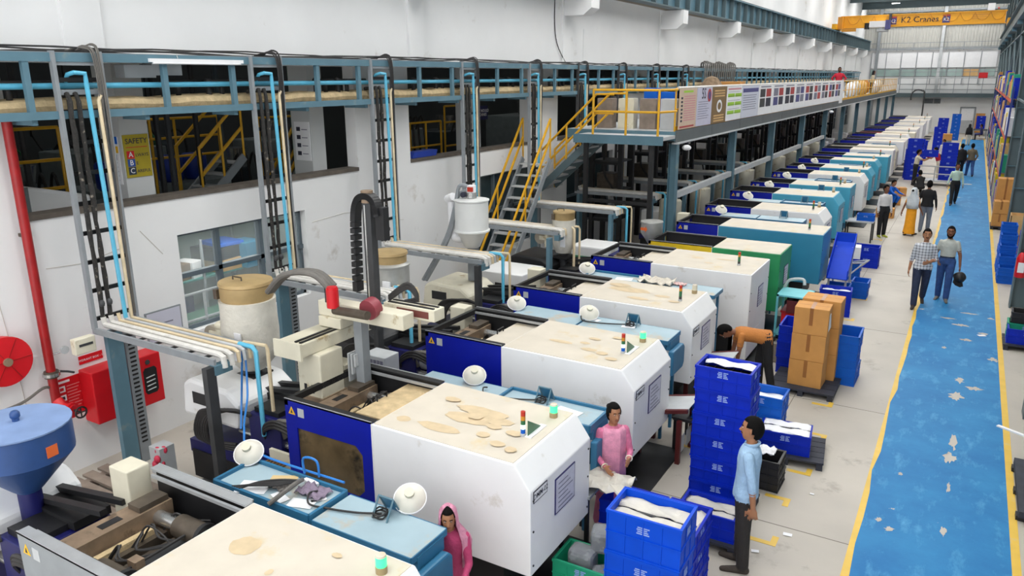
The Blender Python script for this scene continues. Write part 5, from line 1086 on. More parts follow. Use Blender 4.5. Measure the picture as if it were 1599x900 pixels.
def simple_box(name, label, loc, d, m, rz=0, cat='box', group=None, taped=False):
    t = thing(name, label, cat, loc, rz, group); x, y, z = d
    b = MB().box(-x/2, x/2, -y/2, y/2, 0, z).build('carton_body', m, t, bevel=.006)
    if taped:
        MB().box(-.028, .028, -y/2-.002, -y/2, z*.35, z).box(-.028, .028, -y/2, y/2, z, z+.002).build('tape', TAPE, t)
        MB().box(-x/2, x/2, -.003, .003, z, z+.0015).build('flap_seam', TAPE, t)
    return t
simple_box('carton', 'tilted brown carton in the upper left of the barred window', (-11.1, 6.95, 1.75), (.5, .5, .4), CARD, .2)
for k, (y, m, l) in enumerate([(7.45, PAPER, 'white'), (7.75, BROWN, 'brown and white'), (8.0, PAPER, 'pale grey')]): simple_box('parcel', l+' parcel on the shelf behind the barred window', (-11.15, y, 1.75), (.4, .26, .28), m, .1*k)
simple_box('carton', 'flat brown carton behind the middle of the barred window', (-11.15, 8.65, 1.75), (.5, .5, .2), CARDL)
simple_box('dark_tray', 'dark plastic tray behind the barred window, upper right', (-11.2, 8.6, 1.96), (.6, .55, .22), BLACK, .1); simple_box('blue_cover', 'blue lid on the dark tray behind the barred window', (-11.2, 8.75, 2.18), (.6, .5, .06), CRATET, -.1)
simple_box('crate', 'turquoise crate behind the right pane of the barred window', (-11.0, 9.1, 1.75), (.5, .4, .45), TURQ)
simple_box('green_bin', 'long dark green bin at the foot of the barred window', (-10.55, 7.6, 0), (.5, 1.3, 1.25), mat('bin_green', hx('3d6f5a'), .5)); simple_box('blue_bin', 'dark blue bin on the lower store shelf behind the window', (-11.4, 7.35, .95), (.7, 1.2, .5), NAVY)
tag(MB().ball((-10.4, 6.95, 1.45), (.22, .25, .32), 12, 8).build('plastic_bag', mat('bag_white', hx('d4d6d8'), .4, var=.15, scale=8, bump=.5), None, True), 'white plastic bag behind the lower left pane of the barred window', 'bag')
g = thing('pipe_railing', 'grey pipe railing just behind the barred window', 'railing', (-9.95, 8, 1.2))
for z in (.2, .62): MB().cyl((0, -1.2, z), (0, 1.2, z), .022, n=8).build('rail', LGREY, g)
for y in (-.65, .5): MB().cyl((0, y, -1.2), (0, y, .62), .022, n=8).build('rail_post', LGREY, g)
DGL = mat('dark_glass', hx('39474a'), .15, var=.3, scale=1)
window(3, 14.6, 17.3, .9, 2.8, [15.5, 16.4], [1.9], DGL)
for i in range(9): window(4+i, 19.2+6.6*i, 22.4+6.6*i, .8, 2.8, [20.2+6.6*i, 21.3+6.6*i], [1.7], DGL)
# ---- the neighbouring hall seen through the upper openings
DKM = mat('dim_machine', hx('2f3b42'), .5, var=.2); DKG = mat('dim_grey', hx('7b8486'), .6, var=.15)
t = thing('safety_poster', 'yellow SAFETY poster on the pillar in the wall opening', 'poster', (-9.9, 6.51, 3.98))
MB().box(0, .012, -.19, .19, -.29, .29).build('board', mat('poster_olive', hx('a8961c'), .6, var=.08), t); text('SAFETY', .1, INK, t, (.016, 0, .2), FACE_X); MB().box(.012, .014, -.16, .16, .115, .125).build('underline', REDLENS, t)
for k, (c, l, m) in enumerate([('A', 'LWAYS', RED), ('B', 'E', mat('poster_blue', hx('2a4f9c'), .6)), ('C', 'AREFUL', mat('poster_navy', hx('1f2f45'), .6))]):
    z = .02-.11*k; MB().box(.012, .015, -.16, -.05, z-.052, z+.052).build('letter_tile', m, t); text(c, .1, PAPER, t, (.018, -.105, z), FACE_X); text(l, .06, INK, t, (.016, -.035, z-.01), FACE_X, 'LEFT')
t = thing('notice_poster', 'white notice with a blue and yellow heading on the near pillar side', 'poster', (-10.12, 6.3, 3.95))
MB().box(-.15, .15, -.012, 0, -.35, .3).build('sheet', PAPER, t); MB().box(-.15, .15, -.014, -.012, .2, .3).build('heading_blue', CRATET, t); MB().box(-.15, .15, -.014, -.012, .08, .17).build('heading_yellow', YSTICK, t)
for k in range(5): MB().box(-.11, .1, -.014, -.012, -.3+.06*k, -.285+.06*k).build('text_line', INKG, t)
MB().box(-.09, .1, -.014, -.012, -.02, .06).build('picture', INK, t)
t = thing('notice_poster', 'white notice sheet on the second pillar in the opening', 'poster', (-10.1, 9.82, 3.95))
MB().box(-.18, .18, -.012, 0, -.35, .32).build('sheet', PAPER, t)
for k in range(4): MB().box(-.13, -.04, -.014, -.012, -.26+.14*k, -.19+.14*k).build('picture', INK, t); MB().box(-.01, .13, -.014, -.012, -.24+.14*k, -.225+.14*k).build('text_line', INKG, t)
def yframe(label, x, y0, y1, z0, zs, posts=3, m=YEL):
    t = thing('yellow_railing', label, 'railing', (x, y0, 0))
    for z in zs: MB().cyl((0, 0, z), (0, y1-y0, z), .025, n=7).build('rail', m, t)
    for k in range(posts): MB().cyl((0, (y1-y0)*k/(posts-1), 0), (0, (y1-y0)*k/(posts-1), max(zs)), .025, n=7).build('rail_post', m, t)
    return t
yframe('yellow guard rails behind the nearest wall opening, near the red pipe', -11.2, 4.2, 6.2, 2.4, (3.5, 3.9, 4.35), 4)
yframe('yellow guard rails behind the safety poster pillar', -12.75, 8.2, 10.2, 2.4, (3.6, 3.95, 4.3), 5)
yframe('yellow guard rails right of the second pillar in the opening', -13.0, 11.4, 13.2, 2.4, (3.3, 4.2), 4)
yframe('yellow guard rails in the second wall opening', -11.0, 13.4, 15.2, 2.4, (3.45, 4.0), 4)
yframe('yellow guard frame at the far side of the second wall opening', -11.6, 16.2, 17.6, 2.4, (3.3, 3.9, 4.3), 3)
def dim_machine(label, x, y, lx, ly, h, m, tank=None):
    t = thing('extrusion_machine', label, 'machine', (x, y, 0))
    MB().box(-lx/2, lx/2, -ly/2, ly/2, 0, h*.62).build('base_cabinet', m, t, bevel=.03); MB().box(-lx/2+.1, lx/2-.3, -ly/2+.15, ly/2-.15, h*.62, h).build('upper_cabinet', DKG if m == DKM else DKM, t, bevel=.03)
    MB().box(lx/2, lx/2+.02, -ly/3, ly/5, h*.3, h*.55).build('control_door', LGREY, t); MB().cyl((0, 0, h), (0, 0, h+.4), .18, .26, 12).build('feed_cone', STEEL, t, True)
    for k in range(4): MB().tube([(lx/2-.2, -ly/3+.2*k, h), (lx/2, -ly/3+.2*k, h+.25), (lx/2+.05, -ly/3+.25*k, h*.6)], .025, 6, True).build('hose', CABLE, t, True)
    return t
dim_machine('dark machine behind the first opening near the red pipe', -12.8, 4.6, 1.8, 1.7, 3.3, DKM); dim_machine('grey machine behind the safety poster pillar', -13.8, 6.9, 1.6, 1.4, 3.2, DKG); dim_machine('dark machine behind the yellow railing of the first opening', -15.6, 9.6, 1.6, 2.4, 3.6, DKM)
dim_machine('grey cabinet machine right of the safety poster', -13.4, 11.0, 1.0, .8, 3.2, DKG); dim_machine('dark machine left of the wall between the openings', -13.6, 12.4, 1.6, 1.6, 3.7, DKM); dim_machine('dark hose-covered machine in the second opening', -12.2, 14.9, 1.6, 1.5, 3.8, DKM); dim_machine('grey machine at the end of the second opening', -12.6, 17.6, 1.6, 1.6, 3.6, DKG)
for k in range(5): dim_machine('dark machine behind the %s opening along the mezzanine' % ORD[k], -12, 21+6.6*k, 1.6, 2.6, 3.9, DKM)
t = thing('white_machine', 'small white machine with a blue and yellow panel behind the near sill', 'machine', (-10.7, 5.35, 0))
MB().prism([(-.75, 2.2), (.75, 2.2), (.75, 3.45), (.1, 3.62), (-.75, 3.78)], 'x', -.5, .3).build('body', WHITE, t, bevel=.05); MB().box(.3, .31, -.62, -.1, 3.2, 3.66).build('window', DKG, t); MB().box(.31, .32, -.5, -.2, 3.25, 3.6).build('blue_panel', CRATE, t); MB().box(.32, .325, -.45, -.3, 3.25, 3.42).build('yellow_panel', YSTICK, t); MB().box(-.4, .3, -.7, .7, 0, 2.2).build('base', DKG, t)
BB = mat('barrel_blue', hx('1f3c9c'), .4, var=.15)
for k, (x, y) in enumerate([(-13.2, 8.1), (-13.2, 8.65), (-13.3, 9.4), (-13.3, 9.95)]):
    t = thing('blue_drum', '%s blue plastic drum on the platform behind the railings' % ['leftmost', 'second', 'third', 'rightmost'][k], 'drum', (x, y, 3.08), group='blue drums in the neighbouring hall'); MB().lathe([(.2, 0), (.24, .05), (.24, .45), (.2, .5), (0, .5)], n=14).build('shell', BB, t, True); MB().cyl((.08, 0, .5), (.08, 0, .53), .03, n=8).build('bung', BLACK, t)
tag(MB().box(-14.3, -12.8, 7.75, 10.4, 2.95, 3.08).box(-14.2, -14.1, 7.8, 7.9, 0, 2.95).box(-13, -12.9, 10.2, 10.3, 0, 2.95).build('drum_platform', DKG), 'grey platform carrying blue drums in the neighbouring hall', 'platform')
for k, (x, y, m) in enumerate([(-10.6, 7.35, BLACK), (-10.9, 7.75, DARK), (-11.2, 8.5, BLACK), (-10.9, 8.75, DKM), (-10.8, 10.3, GREENLENS), (-11, 13.6, DARK), (-10.8, 15.9, BLACK), (-11.3, 4.4, GREENLENS), (-11.6, 5.9, DARK), (-10.9, 16.7, LGREY)]):
    tag(MB().cyl((x, y, 2.95 if 6.1 < y < 10.1 else 0), (x, y, 6.6), .045, n=8).build('service_pole', m), 'thin upright pole in the openings, %s counted from the camera' % ORD[sorted([4.4, 5.9, 7.35, 7.75, 8.5, 8.75, 10.3, 13.6, 15.9, 16.7]).index(y)], 'pole', 'service poles behind the openings')
def small_stairs(label, x, y0, z0, y1, z1, w, n, m=GREY, rail=YEL):
    t = thing('staircase', label, 'stairs', (x, y0, 0))
    for xx in (0, w):
        MB().bar((xx, 0, z0), (xx, y1-y0, z1), .04, .14).build('stringer', m, t)
        for dz in (.5, .95): MB().bar((xx, 0, z0+dz), (xx, y1-y0, z1+dz), .04, .04).build('hand_rail', rail, t)
        for k in range(3): q = k/2; MB().cyl((xx, (y1-y0)*q, z0+(z1-z0)*q), (xx, (y1-y0)*q, z0+(z1-z0)*q+.95), .02, n=7).build('rail_post', rail, t)
    for k in range(n): q = (k+.5)/n; MB().box(.02, w-.02, (y1-y0)*q-.11, (y1-y0)*q+.11, z0+(z1-z0)*q-.015, z0+(z1-z0)*q+.015).build('tread', LGREY, t)
    return t
small_stairs('yellow railed steps behind the safety poster pillar', -11.4, 8.2, 2.96, 9.1, 3.7, .6, 4); small_stairs('yellow railed steps left of the second pillar', -12.0, 10.5, 1.9, 11.5, 3.2, .5, 5); small_stairs('yellow railed steps in front of the second opening, running up the wall', -9.35, 13.9, .1, 16.3, 3.1, .75, 12)
t = thing('hanging_sheet', 'white paper sheet hung on the yellow rails in the near opening', 'sheet', (-11.15, 5.1, 3.55)); MB().cbox((0, 0, 0), (.02, .42, .62), 0, .25).build('paper', PAPER, t); MB().box(-.01, .03, -.1, .1, .28, .32).build('clip', DARK, t)
t = thing('department_sign', 'blue sign reading BLOW MOULD MACHINES in the second opening', 'sign', (-10.6, 16.35, 4.15)); MB().box(0, .02, -.3, .3, -.17, .17).build('board', NAVY, t); text('BLOW MOULD\nMACHINES', .1, PAPER, t, (.024, 0, 0), FACE_X); MB().box(-.02, .0, -.02, .02, .17, 2.45).build('hanger', DARK, t)
tag(MB().prism([(12.3, 3.43), (13.1, 3.43), (13.15, 3.55), (12.35, 3.55)], 'x', -9.85, -9.62).build('blue_tray', BB), 'blue tray on the sill of the second opening', 'tray')
rr = random.Random(12)
for k in range(9):
    x, y = -15.4+.2*(k % 2), 4.3+.95*k; h = 3.3+.25*rr.random()
    t = thing('dim_tank', '%s dim steel tank with hoses behind the wall openings, counted from the camera' % ORD[k], 'tank', (x-1.6, y, 0), group='dim tanks in the neighbouring hall')
    MB().lathe([(.24, 0), (.24, h), (.1, h+.16), (.05, h+.2)], n=12).build('shell', [STEEL, DKG, DKM][k % 3], t, True); MB().tube([(.1, 0, h+.1), (.3, .15, h+.35), (.45, .3, h+.1), (.5, .3, 2.4)], .03, 6, True).build('hose', [CABLE, GREENLENS, BLACK][k % 3], t, True); MB().tube([(-.1, 0, h), (-.2, -.2, h+.5), (0, -.3, h+.7), (.1, -.32, 6.5)], .02, 6, True).build('riser_hose', BLACK, t, True)
# clutter on the floor by the wall
for k in range(5): tag(MB().box(-9.2, -7.6, 4.1+.16*k, 4.22+.16*k, .08+.02*(k % 2), .12+.02*(k % 2)).box(-9.1, -9.0, 4.1, 4.9, 0, .08).build('pallet_board', WOOD) if False else MB().box(-9.2, -7.5, 4.1+.2*k, 4.24+.2*k, .1, .13).build('pallet_board', WOOD), '%s grey plank of the boards lying by the wall under the hydrant box' % ORD[k], 'plank', 'grey planks by the wall')
tag(MB().box(-9.1, -9.0, 4.05, 5.1, 0, .1).build('pallet_beam', WOOD), 'wooden beam under the grey planks near the wall, far end', 'beam'); tag(MB().box(-7.8, -7.7, 4.05, 5.1, 0, .1).build('pallet_beam', WOOD), 'wooden beam under the grey planks near the wall, near end', 'beam')
t = thing('gloves_box', 'grey socket box with red gloves on it near the blue injection unit', 'box', (-7.9, 5.0, 0)); MB().box(-.1, .1, -.1, .1, .4, .75).build('case', LGREY, t); MB().box(-.04, .04, -.04, .04, 0, .4).build('post', DARK, t)
for k in range(6): MB().ball((.02+.05*(k % 2), -.12+.05*(k//2), .55+.08*(k % 3)), (.05, .035, .05), 8, 5).build('red_plug', mat('plug_red', hx('c8304c'), .5), t, True)
# ================================================================ STAIRS, POSTERS, CRANE, ROBOT
t = thing('mezzanine_stairs', 'steel staircase with yellow handrails climbing from the wall to the mezzanine', 'stairs', (-7.95, 17.75, 0))
x1, z1, x0, z0 = 0, 3.6, -1.5, 2.25
for y in (-.4, .42): MB().bar((x0, y, z0-.05), (x1, y, z1-.05), .05, .18).build('stringer', TEALD, t)
for k in range(7): q = (k+.4)/7; MB().box(x0+(x1-x0)*q-.13, x0+(x1-x0)*q+.13, -.38, .4, z0+(z1-z0)*q-.02, z0+(z1-z0)*q+.02).build('tread', LGREY, t)
for y in (-.4, .42):
    for dz in (.55, 1.0): MB().tube([(x0, y, z0+dz-.1), (x1+.05, y, z1+dz), (x1+.5, y, z1+dz)], .028, 8).build('hand_rail', YEL, t, True)
    MB().tube([(x0, y, z0-.1), (x0, y, z0+.9)], .028, 8).build('rail_post', YEL, t); MB().tube([((x0+x1)/2, y, (z0+z1)/2), ((x0+x1)/2, y, (z0+z1)/2+.95)], .025, 8).build('rail_post', YEL, t)
MB().box(x0-.7, x0, -.45, .9, z0-.1, z0-.02).build('half_landing', LGREY, t); MB().box(x0-.65, x0-.6, -.4, -.35, 0, z0-.1).box(x0-.05, x0, -.4, -.35, 0, z0-.1).build('landing_leg', DARK, t)
t = thing('landing', 'steel landing with yellow railing at the near end of the mezzanine', 'landing', (-7.0, 17.6, 0))
MB().box(-1.4, .9, -.45, .4, 3.56, 3.64).build('deck', LGREY, t); MB().box(-1.4, .9, -.47, -.45, 3.45, 3.66).build('edge_plate', TEAL, t)
for x in (-.9, -.05, .75): MB().cyl((x, -.42, 3.64), (x, -.42, 4.7), .03, n=8).build('rail_post', YEL, t)
for z in (4.2, 4.7): MB().tube([(-.9, -.42, z), (.75, -.42, z), (.9, .38, z)], .028, 8).build('hand_rail', YEL, t, True)
for x in (-1.1, .6): MB().box(x-.05, x+.05, -.4, -.3, 0, 3.56).build('landing_leg', BLACK, t)
MB().box(-1.1, .6, -.38, -.32, 2.0, 2.08).build('cross_tie', BLACK, t)
for k, (x, m, l) in enumerate([(-.7, WOOD, 'weathered brown'), (-.25, CREAM, 'cream'), (.2, WOOD, 'weathered wooden'), (.62, LGREY, 'grey')]):
    simple_box('stored_panel', '%s box standing on the mezzanine behind the landing rail' % l, (-7.3+x*1.3, 18.7, MZ), (.42, .3, .75), m)
for k in range(2): simple_box('blue_bin', '%s small blue bin on the mezzanine behind the landing rail' % ('left' if k == 0 else 'right'), (-7.25+.45*k, 19.4, MZ+.0), (.35, .3, 1.0-.1*k), CRATET)
simple_box('carton', 'brown carton on the mezzanine above the poster banner', (-6.7, 24.5, MZ), (.9, .6, 1.12), CARD); 
tag(MB().ball((-6.75, 22.9, MZ+.62), (.42, .45, .68), 10, 7).build('jute_bundle', mat('jute', hx('8a745c'), .9, var=.4, scale=9, bump=1), None, False), 'bundle of brown sacking on the mezzanine beside the carton', 'bundle')
for k, (x, y, m, s, l) in enumerate([(-6.7, 52, PAPER, .45, 'white'), (-6.8, 54.5, LINER, .5, 'grey-white'), (-6.7, 57, CARDL, .5, 'tan'), (-6.8, 59.5, ORNG, .5, 'orange'), (-6.7, 64, PAPER, .45, 'pale'), (-6.8, 67, LINER, .5, 'dull white')]):
    tag(MB().ball((x, y, MZ+s), (s*.8, s*1.1, s), 10, 7).build('sack', m, None, True), '%s sack behind the yellow railing at the far end of the mezzanine' % l, 'sack', 'sacks on the far mezzanine')
# ---- posters along the rail
PX = MX1+.01
def poster(label, y0, y1, bg, cat='poster', z0=3.76, z1=4.72):
    t = thing('poster', label, cat, (PX, (y0+y1)/2, (z0+z1)/2), group='posters on the mezzanine rail'); w, h = (y1-y0)/2-.01, (z1-z0)/2
    MB().box(0, .012, -w, w, -h, h).build('sheet', bg, t); return t, w, h
LIL = mat('poster_lilac', hx('c4c2d4'), .6, var=.05); PBR = mat('poster_brown', hx('7d6440'), .6); PPK = mat('print_pink', hx('c98a94'), .6); PGR = mat('print_green', hx('9cc83c'), .6); PTAN = mat('poster_tan', hx('cdb6a0'), .6, var=.05); PHD = mat('print_violet', hx('4a4a80'), .6); PRD = mat('print_red', hx('a83a3a'), .6)
t, w, h = poster('beige poster with pink lines at the near end of the banner', 18.1, 19.45, PTAN)
for k in range(11): MB().box(.012, .014, -w+.35, w-.1, h-.2-.057*k, h-.175-.057*k).build('text_line', PPK, t)
MB().box(.012, .014, -w+.3, w-.3, h-.1, h-.05).build('heading', PGR, t); MB().box(.012, .014, -w+.08, w-.15, -h+.03, -h+.07).build('footer', PRD, t)
for k in range(7): MB().box(.012, .014, -w+.12, -w+.25, h-.25-.09*k, h-.2-.09*k).build('bullet', INK, t)
t, w, h = poster('pale poster headed 5S with a round logo', 19.47, 20.78, LIL); text('5S', .38, INK, t, (.016, -.1, h-.16), FACE_X); MB().lathe([(.17, 0), (.17, .003), (0, .003)], (.013, w-.25, h-.2), 20, axis='x').build('logo_ring', PRD, t); MB().lathe([(.1, 0), (.1, .003), (0, .003)], (.016, w-.25, h-.2), 20, axis='x').build('logo_disc', PHD, t)
for k in range(8): MB().box(.012, .014, -w+.1, w-.25-.1*(k % 3), h-.36-.06*k, h-.345-.06*k).build('text_line', INKG, t)
t, w, h = poster('brown poster with a white oval emblem', 20.8, 22.2, PBR); MB().add([(.014, .26*math.cos(a), -.03+.17*math.sin(a)) for a in np.linspace(0, 2*PI, 24, endpoint=False)], [tuple(range(24))]).build('oval', PAPER, t); MB().add([(.016, .16*math.cos(a), -.03+.1*math.sin(a)) for a in np.linspace(0, 2*PI, 18, endpoint=False)], [tuple(range(18))]).build('oval_mark', PBR, t)
for z in (h-.1, h-.17, h-.24, -h+.2, -h+.13, -h+.06): MB().box(.012, .014, -w+.2, w-.2, z-.018, z+.018).build('text_line', CARDL, t)
t, w, h = poster('white poster with bright green table cells', 22.22, 23.85, PAPER)
MB().box(.012, .014, -w+.1, w-.1, h-.1, h-.05).build('heading', PPK, t)
for k in range(3):
    for j in range(2): MB().box(.012, .014, -w+.1+.78*j, -w+.8+.78*j, h-.3-.24*k, h-.2-.24*k).build('table_cell', PGR, t)
for k in range(6): MB().box(.012, .014, -w+.12, w-.2, h-.16-.12*k, h-.15-.12*k).build('text_line', INKG, t)
t, w, h = poster('white poster with a violet heading bar', 23.87, 26.0, mat('poster_cool', hx('cdcfdc'), .6)); MB().box(.012, .014, -w+.1, w-.1, h-.2, h-.08).build('heading', PHD, t)
for k in range(7): MB().box(.012, .014, -w+.15, w-.3-.1*(k % 2), h-.3-.07*k, h-.28-.07*k).build('text_line', INKG, t)
yy = 26.02
for k in range(9):
    t, w, h = poster('white photo poster, %s of the picture posters from the near end' % ORD[k], yy, yy+1.95, PAPER, z0=3.76, z1=4.72); yy += 1.97; rr = random.Random(k)
    for j in range(2):
        for q in range(2):
            MB().box(.012, .014, -w+.15+.85*j, -w+.85+.85*j, -h+.25+.32*q, -h+.53+.3*q).build('photo', [INK, PHD, PRD, DARK, INKG][rr.randrange(5)], t)
    MB().box(.012, .014, -w+.2, w-.3, h-.08, h-.04).build('heading', INKG, t)
tag(MB().box(PX+.01, PX+.03, 43.4, 44.4, 3.62, 4.78).build('hanging_cloth', PAPER), 'plain white sheet hung over the far end of the poster banner', 'sheet')
# ---- overhead crane
CY = mat('crane_yellow', hx('e5a410'), .45, var=.06)
t = thing('overhead_crane', 'yellow overhead travelling crane beam reading K2 Cranes', 'crane', (0, 60, 0))
MB().box(-8.75, .95, -.2, .2, 8.22, 8.92).build('girder', CY, t); MB().box(-8.8, 1.0, -.26, .26, 8.92, 8.97).build('top_plate', CY, t); MB().box(-8.8, 1.0, -.24, .24, 8.17, 8.22).build('bottom_plate', CY, t)
for x in (-9.03, 1.2): MB().box(x-.14, x+.14, -1.4, 1.4, 8.08, 8.42).build('end_truck', CY, t)
MB().box(-8.6, -7.7, -.75, -.55, 7.92, 8.12).build('end_truck_arm', AMBER, t); MB().box(-8.9, -8.6, -.8, .2, 8.1, 8.9).build('end_bracket', AMBER, t)
text('K2 Cranes', .52, INK, t, (-3.9, -.205, 8.57), FACE_Y)
for x in (-5.5, -2.35):
    q = MB().box(x-.22, x+.22, -.21, -.2, 8.32, 8.83).build('logo_plate', mat('logo_blue', hx('3a3a78'), .5), t); text('K2', .28, PAPER, q, (x, -.215, 8.52), FACE_Y); MB().box(x-.22, x+.22, -.213, -.21, 8.72, 8.83).build('logo_band', PRD, q)
for k in range(3): MB().box(-.9, .0-.1*k, -.207, -.2, 8.72-.12*k, 8.77-.12*k).build('print_line', AMBER, t)
h_ = MB().box(-6.9, -5.9, -.7, -.3, 8.15, 8.55).build('hoist_body', PAPER, t); MB().cyl((-7.05, -.5, 8.05), (-7.05, -.5, 8.45), .16, n=12).build('hoist_motor', BLACK, h_, True); MB().box(-5.9, -5.6, -.75, -.25, 8.0, 8.6).build('hoist_panel', PHD, h_); MB().cyl((-6.4, -.5, 7.95), (-5.7, -.5, 7.95), .12, n=10).build('rope_drum', LGREY, h_, True); MB().box(-5.75, -5.6, -.35, .1, 8.5, 8.98).build('hoist_hanger', DARK, h_)
mb = MB()
for k in range(11):
    x = -8.4+.85*k; mb.tube([(x, -.27, 8.88), (x+.2, -.27, 8.5), (x+.42, -.27, 8.4), (x+.65, -.27, 8.5), (x+.85, -.27, 8.88)], .018, 5, True)
mb.build('festoon_cable', AMBER, t, True)
MB().box(-.1, .3, -.3, -.1, 8.97, 9.4).build('junction_box', PAPER, t); MB().ball((.5, -.2, 9.1), .06).build('warning_lamp', REDLENS, t)
# ---- robot on DMM-02
t = thing('takeout_robot', 'cream take-out robot with a tall arm mounted on machine DMM-02', 'robot', (-6.15, 5.95, 0))
MB().box(-.16, .2, -.17, .2, 1.46, 2.0).build('pedestal', CREAM, t, bevel=.015); MB().box(-.2, .22, -.2, .22, 1.42, 1.48).build('pedestal_foot', BROWN, t)
for x in (-.05, .06): MB().box(x-.02, x+.02, -.175, -.17, 1.52, 1.62).build('slot', BLACK, t)
tb = MB().box(-.28, .1, -.35, 1.35, 2.0, 2.16).build('traverse_beam', CREAM, t, bevel=.012)
for x in (-.02, .05): MB().box(x-.015, x+.015, -.3, 1.3, 2.16, 2.175).build('guide_rail', BLACK, tb)
MB().box(-.3, .12, -.37, -.34, 1.98, 2.18).build('end_cap', CREAM, tb)
MB().box(-.2, .14, .25, .62, 2.175, 2.3).build('carriage', CREAM, t, bevel=.01)
kb = MB().box(-.22, 1.05, .28, .48, 2.3, 2.48).build('kick_beam', CREAM, t, bevel=.012); MB().cyl((.35, .28, 2.42), (.35, .272, 2.42), .03, n=10).build('cap', LGREY, kb)
cb = MB().box(.55, 1.28, .55, .75, 2.36, 2.5).build('cross_beam', CREAM, t, bevel=.01)
for y in (.59, .68): MB().box(.6, 1.25, y-.015, y+.015, 2.5, 2.512).build('guide_rail', BLACK, cb)
MB().box(.75, 1.2, .545, .55, 2.39, 2.47).build('name_strip', mat('robot_maroon', hx('6e3a34'), .5), cb)
am = MB().box(.25, .37, .62, .72, 2.1, 3.62).build('vertical_arm', DARK, t); MB().box(.28, .3, .61, .62, 2.2, 3.6).build('arm_rail', STEEL, am); MB().cyl((.28, .68, 3.62), (.28, .68, 3.76), .07, n=12).build('arm_cap', BROWN, am, True)
MB().box(.42, .54, .64, .74, 3.2, 3.58).build('arm_motor_box', BLACK, t); MB().box(-.02, .06, .2, .26, 2.5, 2.72).build('sensor', BLACK, t)
pts = [(.08, .66, 2.55), (.09, .66, 3.0), (.11, .66, 3.45), (.17, .66, 3.64), (.28, .66, 3.7), (.4, .66, 3.66), (.46, .66, 3.5)]
sp_ = smooth_path([V3(p_) for p_ in pts], 6); lk = MB().box(-.035, .035, -.06, .06, -.03, .03).mesh('chain_link', BLACK)
for a, b in zip(sp_, sp_[1:]):
    d = (b-a); o = inst(lk, 'chain_link', t, (a+b)/2); o.rotation_euler = (0, math.atan2(d.x, d.z), 0)
rm = MB().cyl((0, 0, 0), (0, 0, .22), .07, n=14).cyl((0, 0, .22), (0, 0, .24), .06, n=14).build('servo_motor', RED, t, True, loc=(.2, .1, 2.5)); 
MB().cyl((.2, .12, 2.46), (.75, .05, 2.5), .05, n=12).build('grip_cylinder', OILY, t, True); MB().cyl((.62, .2, 2.5), (.62, .32, 2.52), .12, n=14).build('wrist_motor', mat('motor_maroon', hx('8a3a44'), .5), t, True)
mb = MB()
for k in range(3): mb.tube([(.1, .15+.05*k, 2.7), (-.1, .1+.05*k, 2.85), (-.5, .05+.05*k, 2.8), (-.8, .05+.04*k, 2.55)], .035, 8, True)
mb.build('suction_hoses', HOSE, t, True); mb = MB()
for k in range(3): mb.tube([(.6, .6, 2.52+.02*k), (.8, .7, 2.66+.03*k), (.9, .75, 2.5+.03*k), (.75, .7, 2.5)], .02, 6, True)
mb.build('cable_loops', CABLE, t, True)
gr = MB().box(.3, .42, .3, .42, 1.5, 2.3).build('gripper_arm', GREY, t)
for k in range(3): MB().box(.22+.05*k, .24+.05*k, .25, .5, 1.55+.1*k, 1.9).build('gripper_plate', LGREY, gr)
# pipe manifold between the second and third machines
t = thing('control_valves', 'grey pneumatic valve block beside the blue guard of the third machine', 'valve block', (-6.5, 7.55, .8)); MB().box(-.3, .1, -.15, .15, -.8, .55).build('valve_cabinet', LGREY, t, bevel=.01)
for k in range(6): MB().box(-.28+.06*k, -.24+.06*k, -.16, -.15, .2, .5).build('valve', INKG, t); MB().cyl((-.26+.06*k, -.16, .1), (-.26+.06*k, -.22, .05), .012, n=6).build('fitting', REDLENS if k % 2 else BLACK, t)
t = thing('cooling_unit', 'low white machine cabinet in front of the yellow staircase', 'cabinet', (-7.6, 12.6, 0)); MB().box(-.55, .6, -.45, .45, .1, 1.35).build('cabinet', WHITE, t, bevel=.02); MB().box(.0, .2, -.46, -.45, .95, 1.15).build('dark_window', BLACK, t); MB().box(-.5, .55, -.4, .4, 0, .1).build('plinth', BLACK, t)
# ---- dim clutter below the mezzanine
t0 = thing('service_scaffold', 'black steel service scaffold under the mezzanine, nearest the stairs', 'scaffold', (-9.0, 19.6, 0), group='black service scaffolds under the mezzanine')
for x in (0, .85): 
    for y in (0, .8): MB().box(x-.06, x+.06, y-.06, y+.06, 0, 3.4).build('upright', BLACK, t0)
for z in (1.1, 1.9, 2.7): MB().box(0, .85, -.05, .05, z-.04, z+.04).build('cross_bar', BLACK, t0); MB().box(-.02, .88, 0, .8, z+.04, z+.07).build('shelf', DARK, t0)
MB().box(.1, .6, .1, .6, 1.97, 2.4).build('shelf_unit', OILY, t0); MB().cyl((.75, .2, 0), (.75, .2, 3.2), .05, n=8).build('white_duct', WHITEPIPE, t0); MB().tube([(.3, .1, 3.3), (.35, .05, 2.4), (.6, .05, 2.0), (.7, .2, 1.3)], .03, 6, True).build('hanging_hose', CABLE, t0, True)
freeze(t0)
for k in range(1, 14): dup(t0, (-9.0, 19.6+2.75*k, 0), 0, 'black steel service scaffold under the mezzanine, %s from the stairs' % ORD[k])
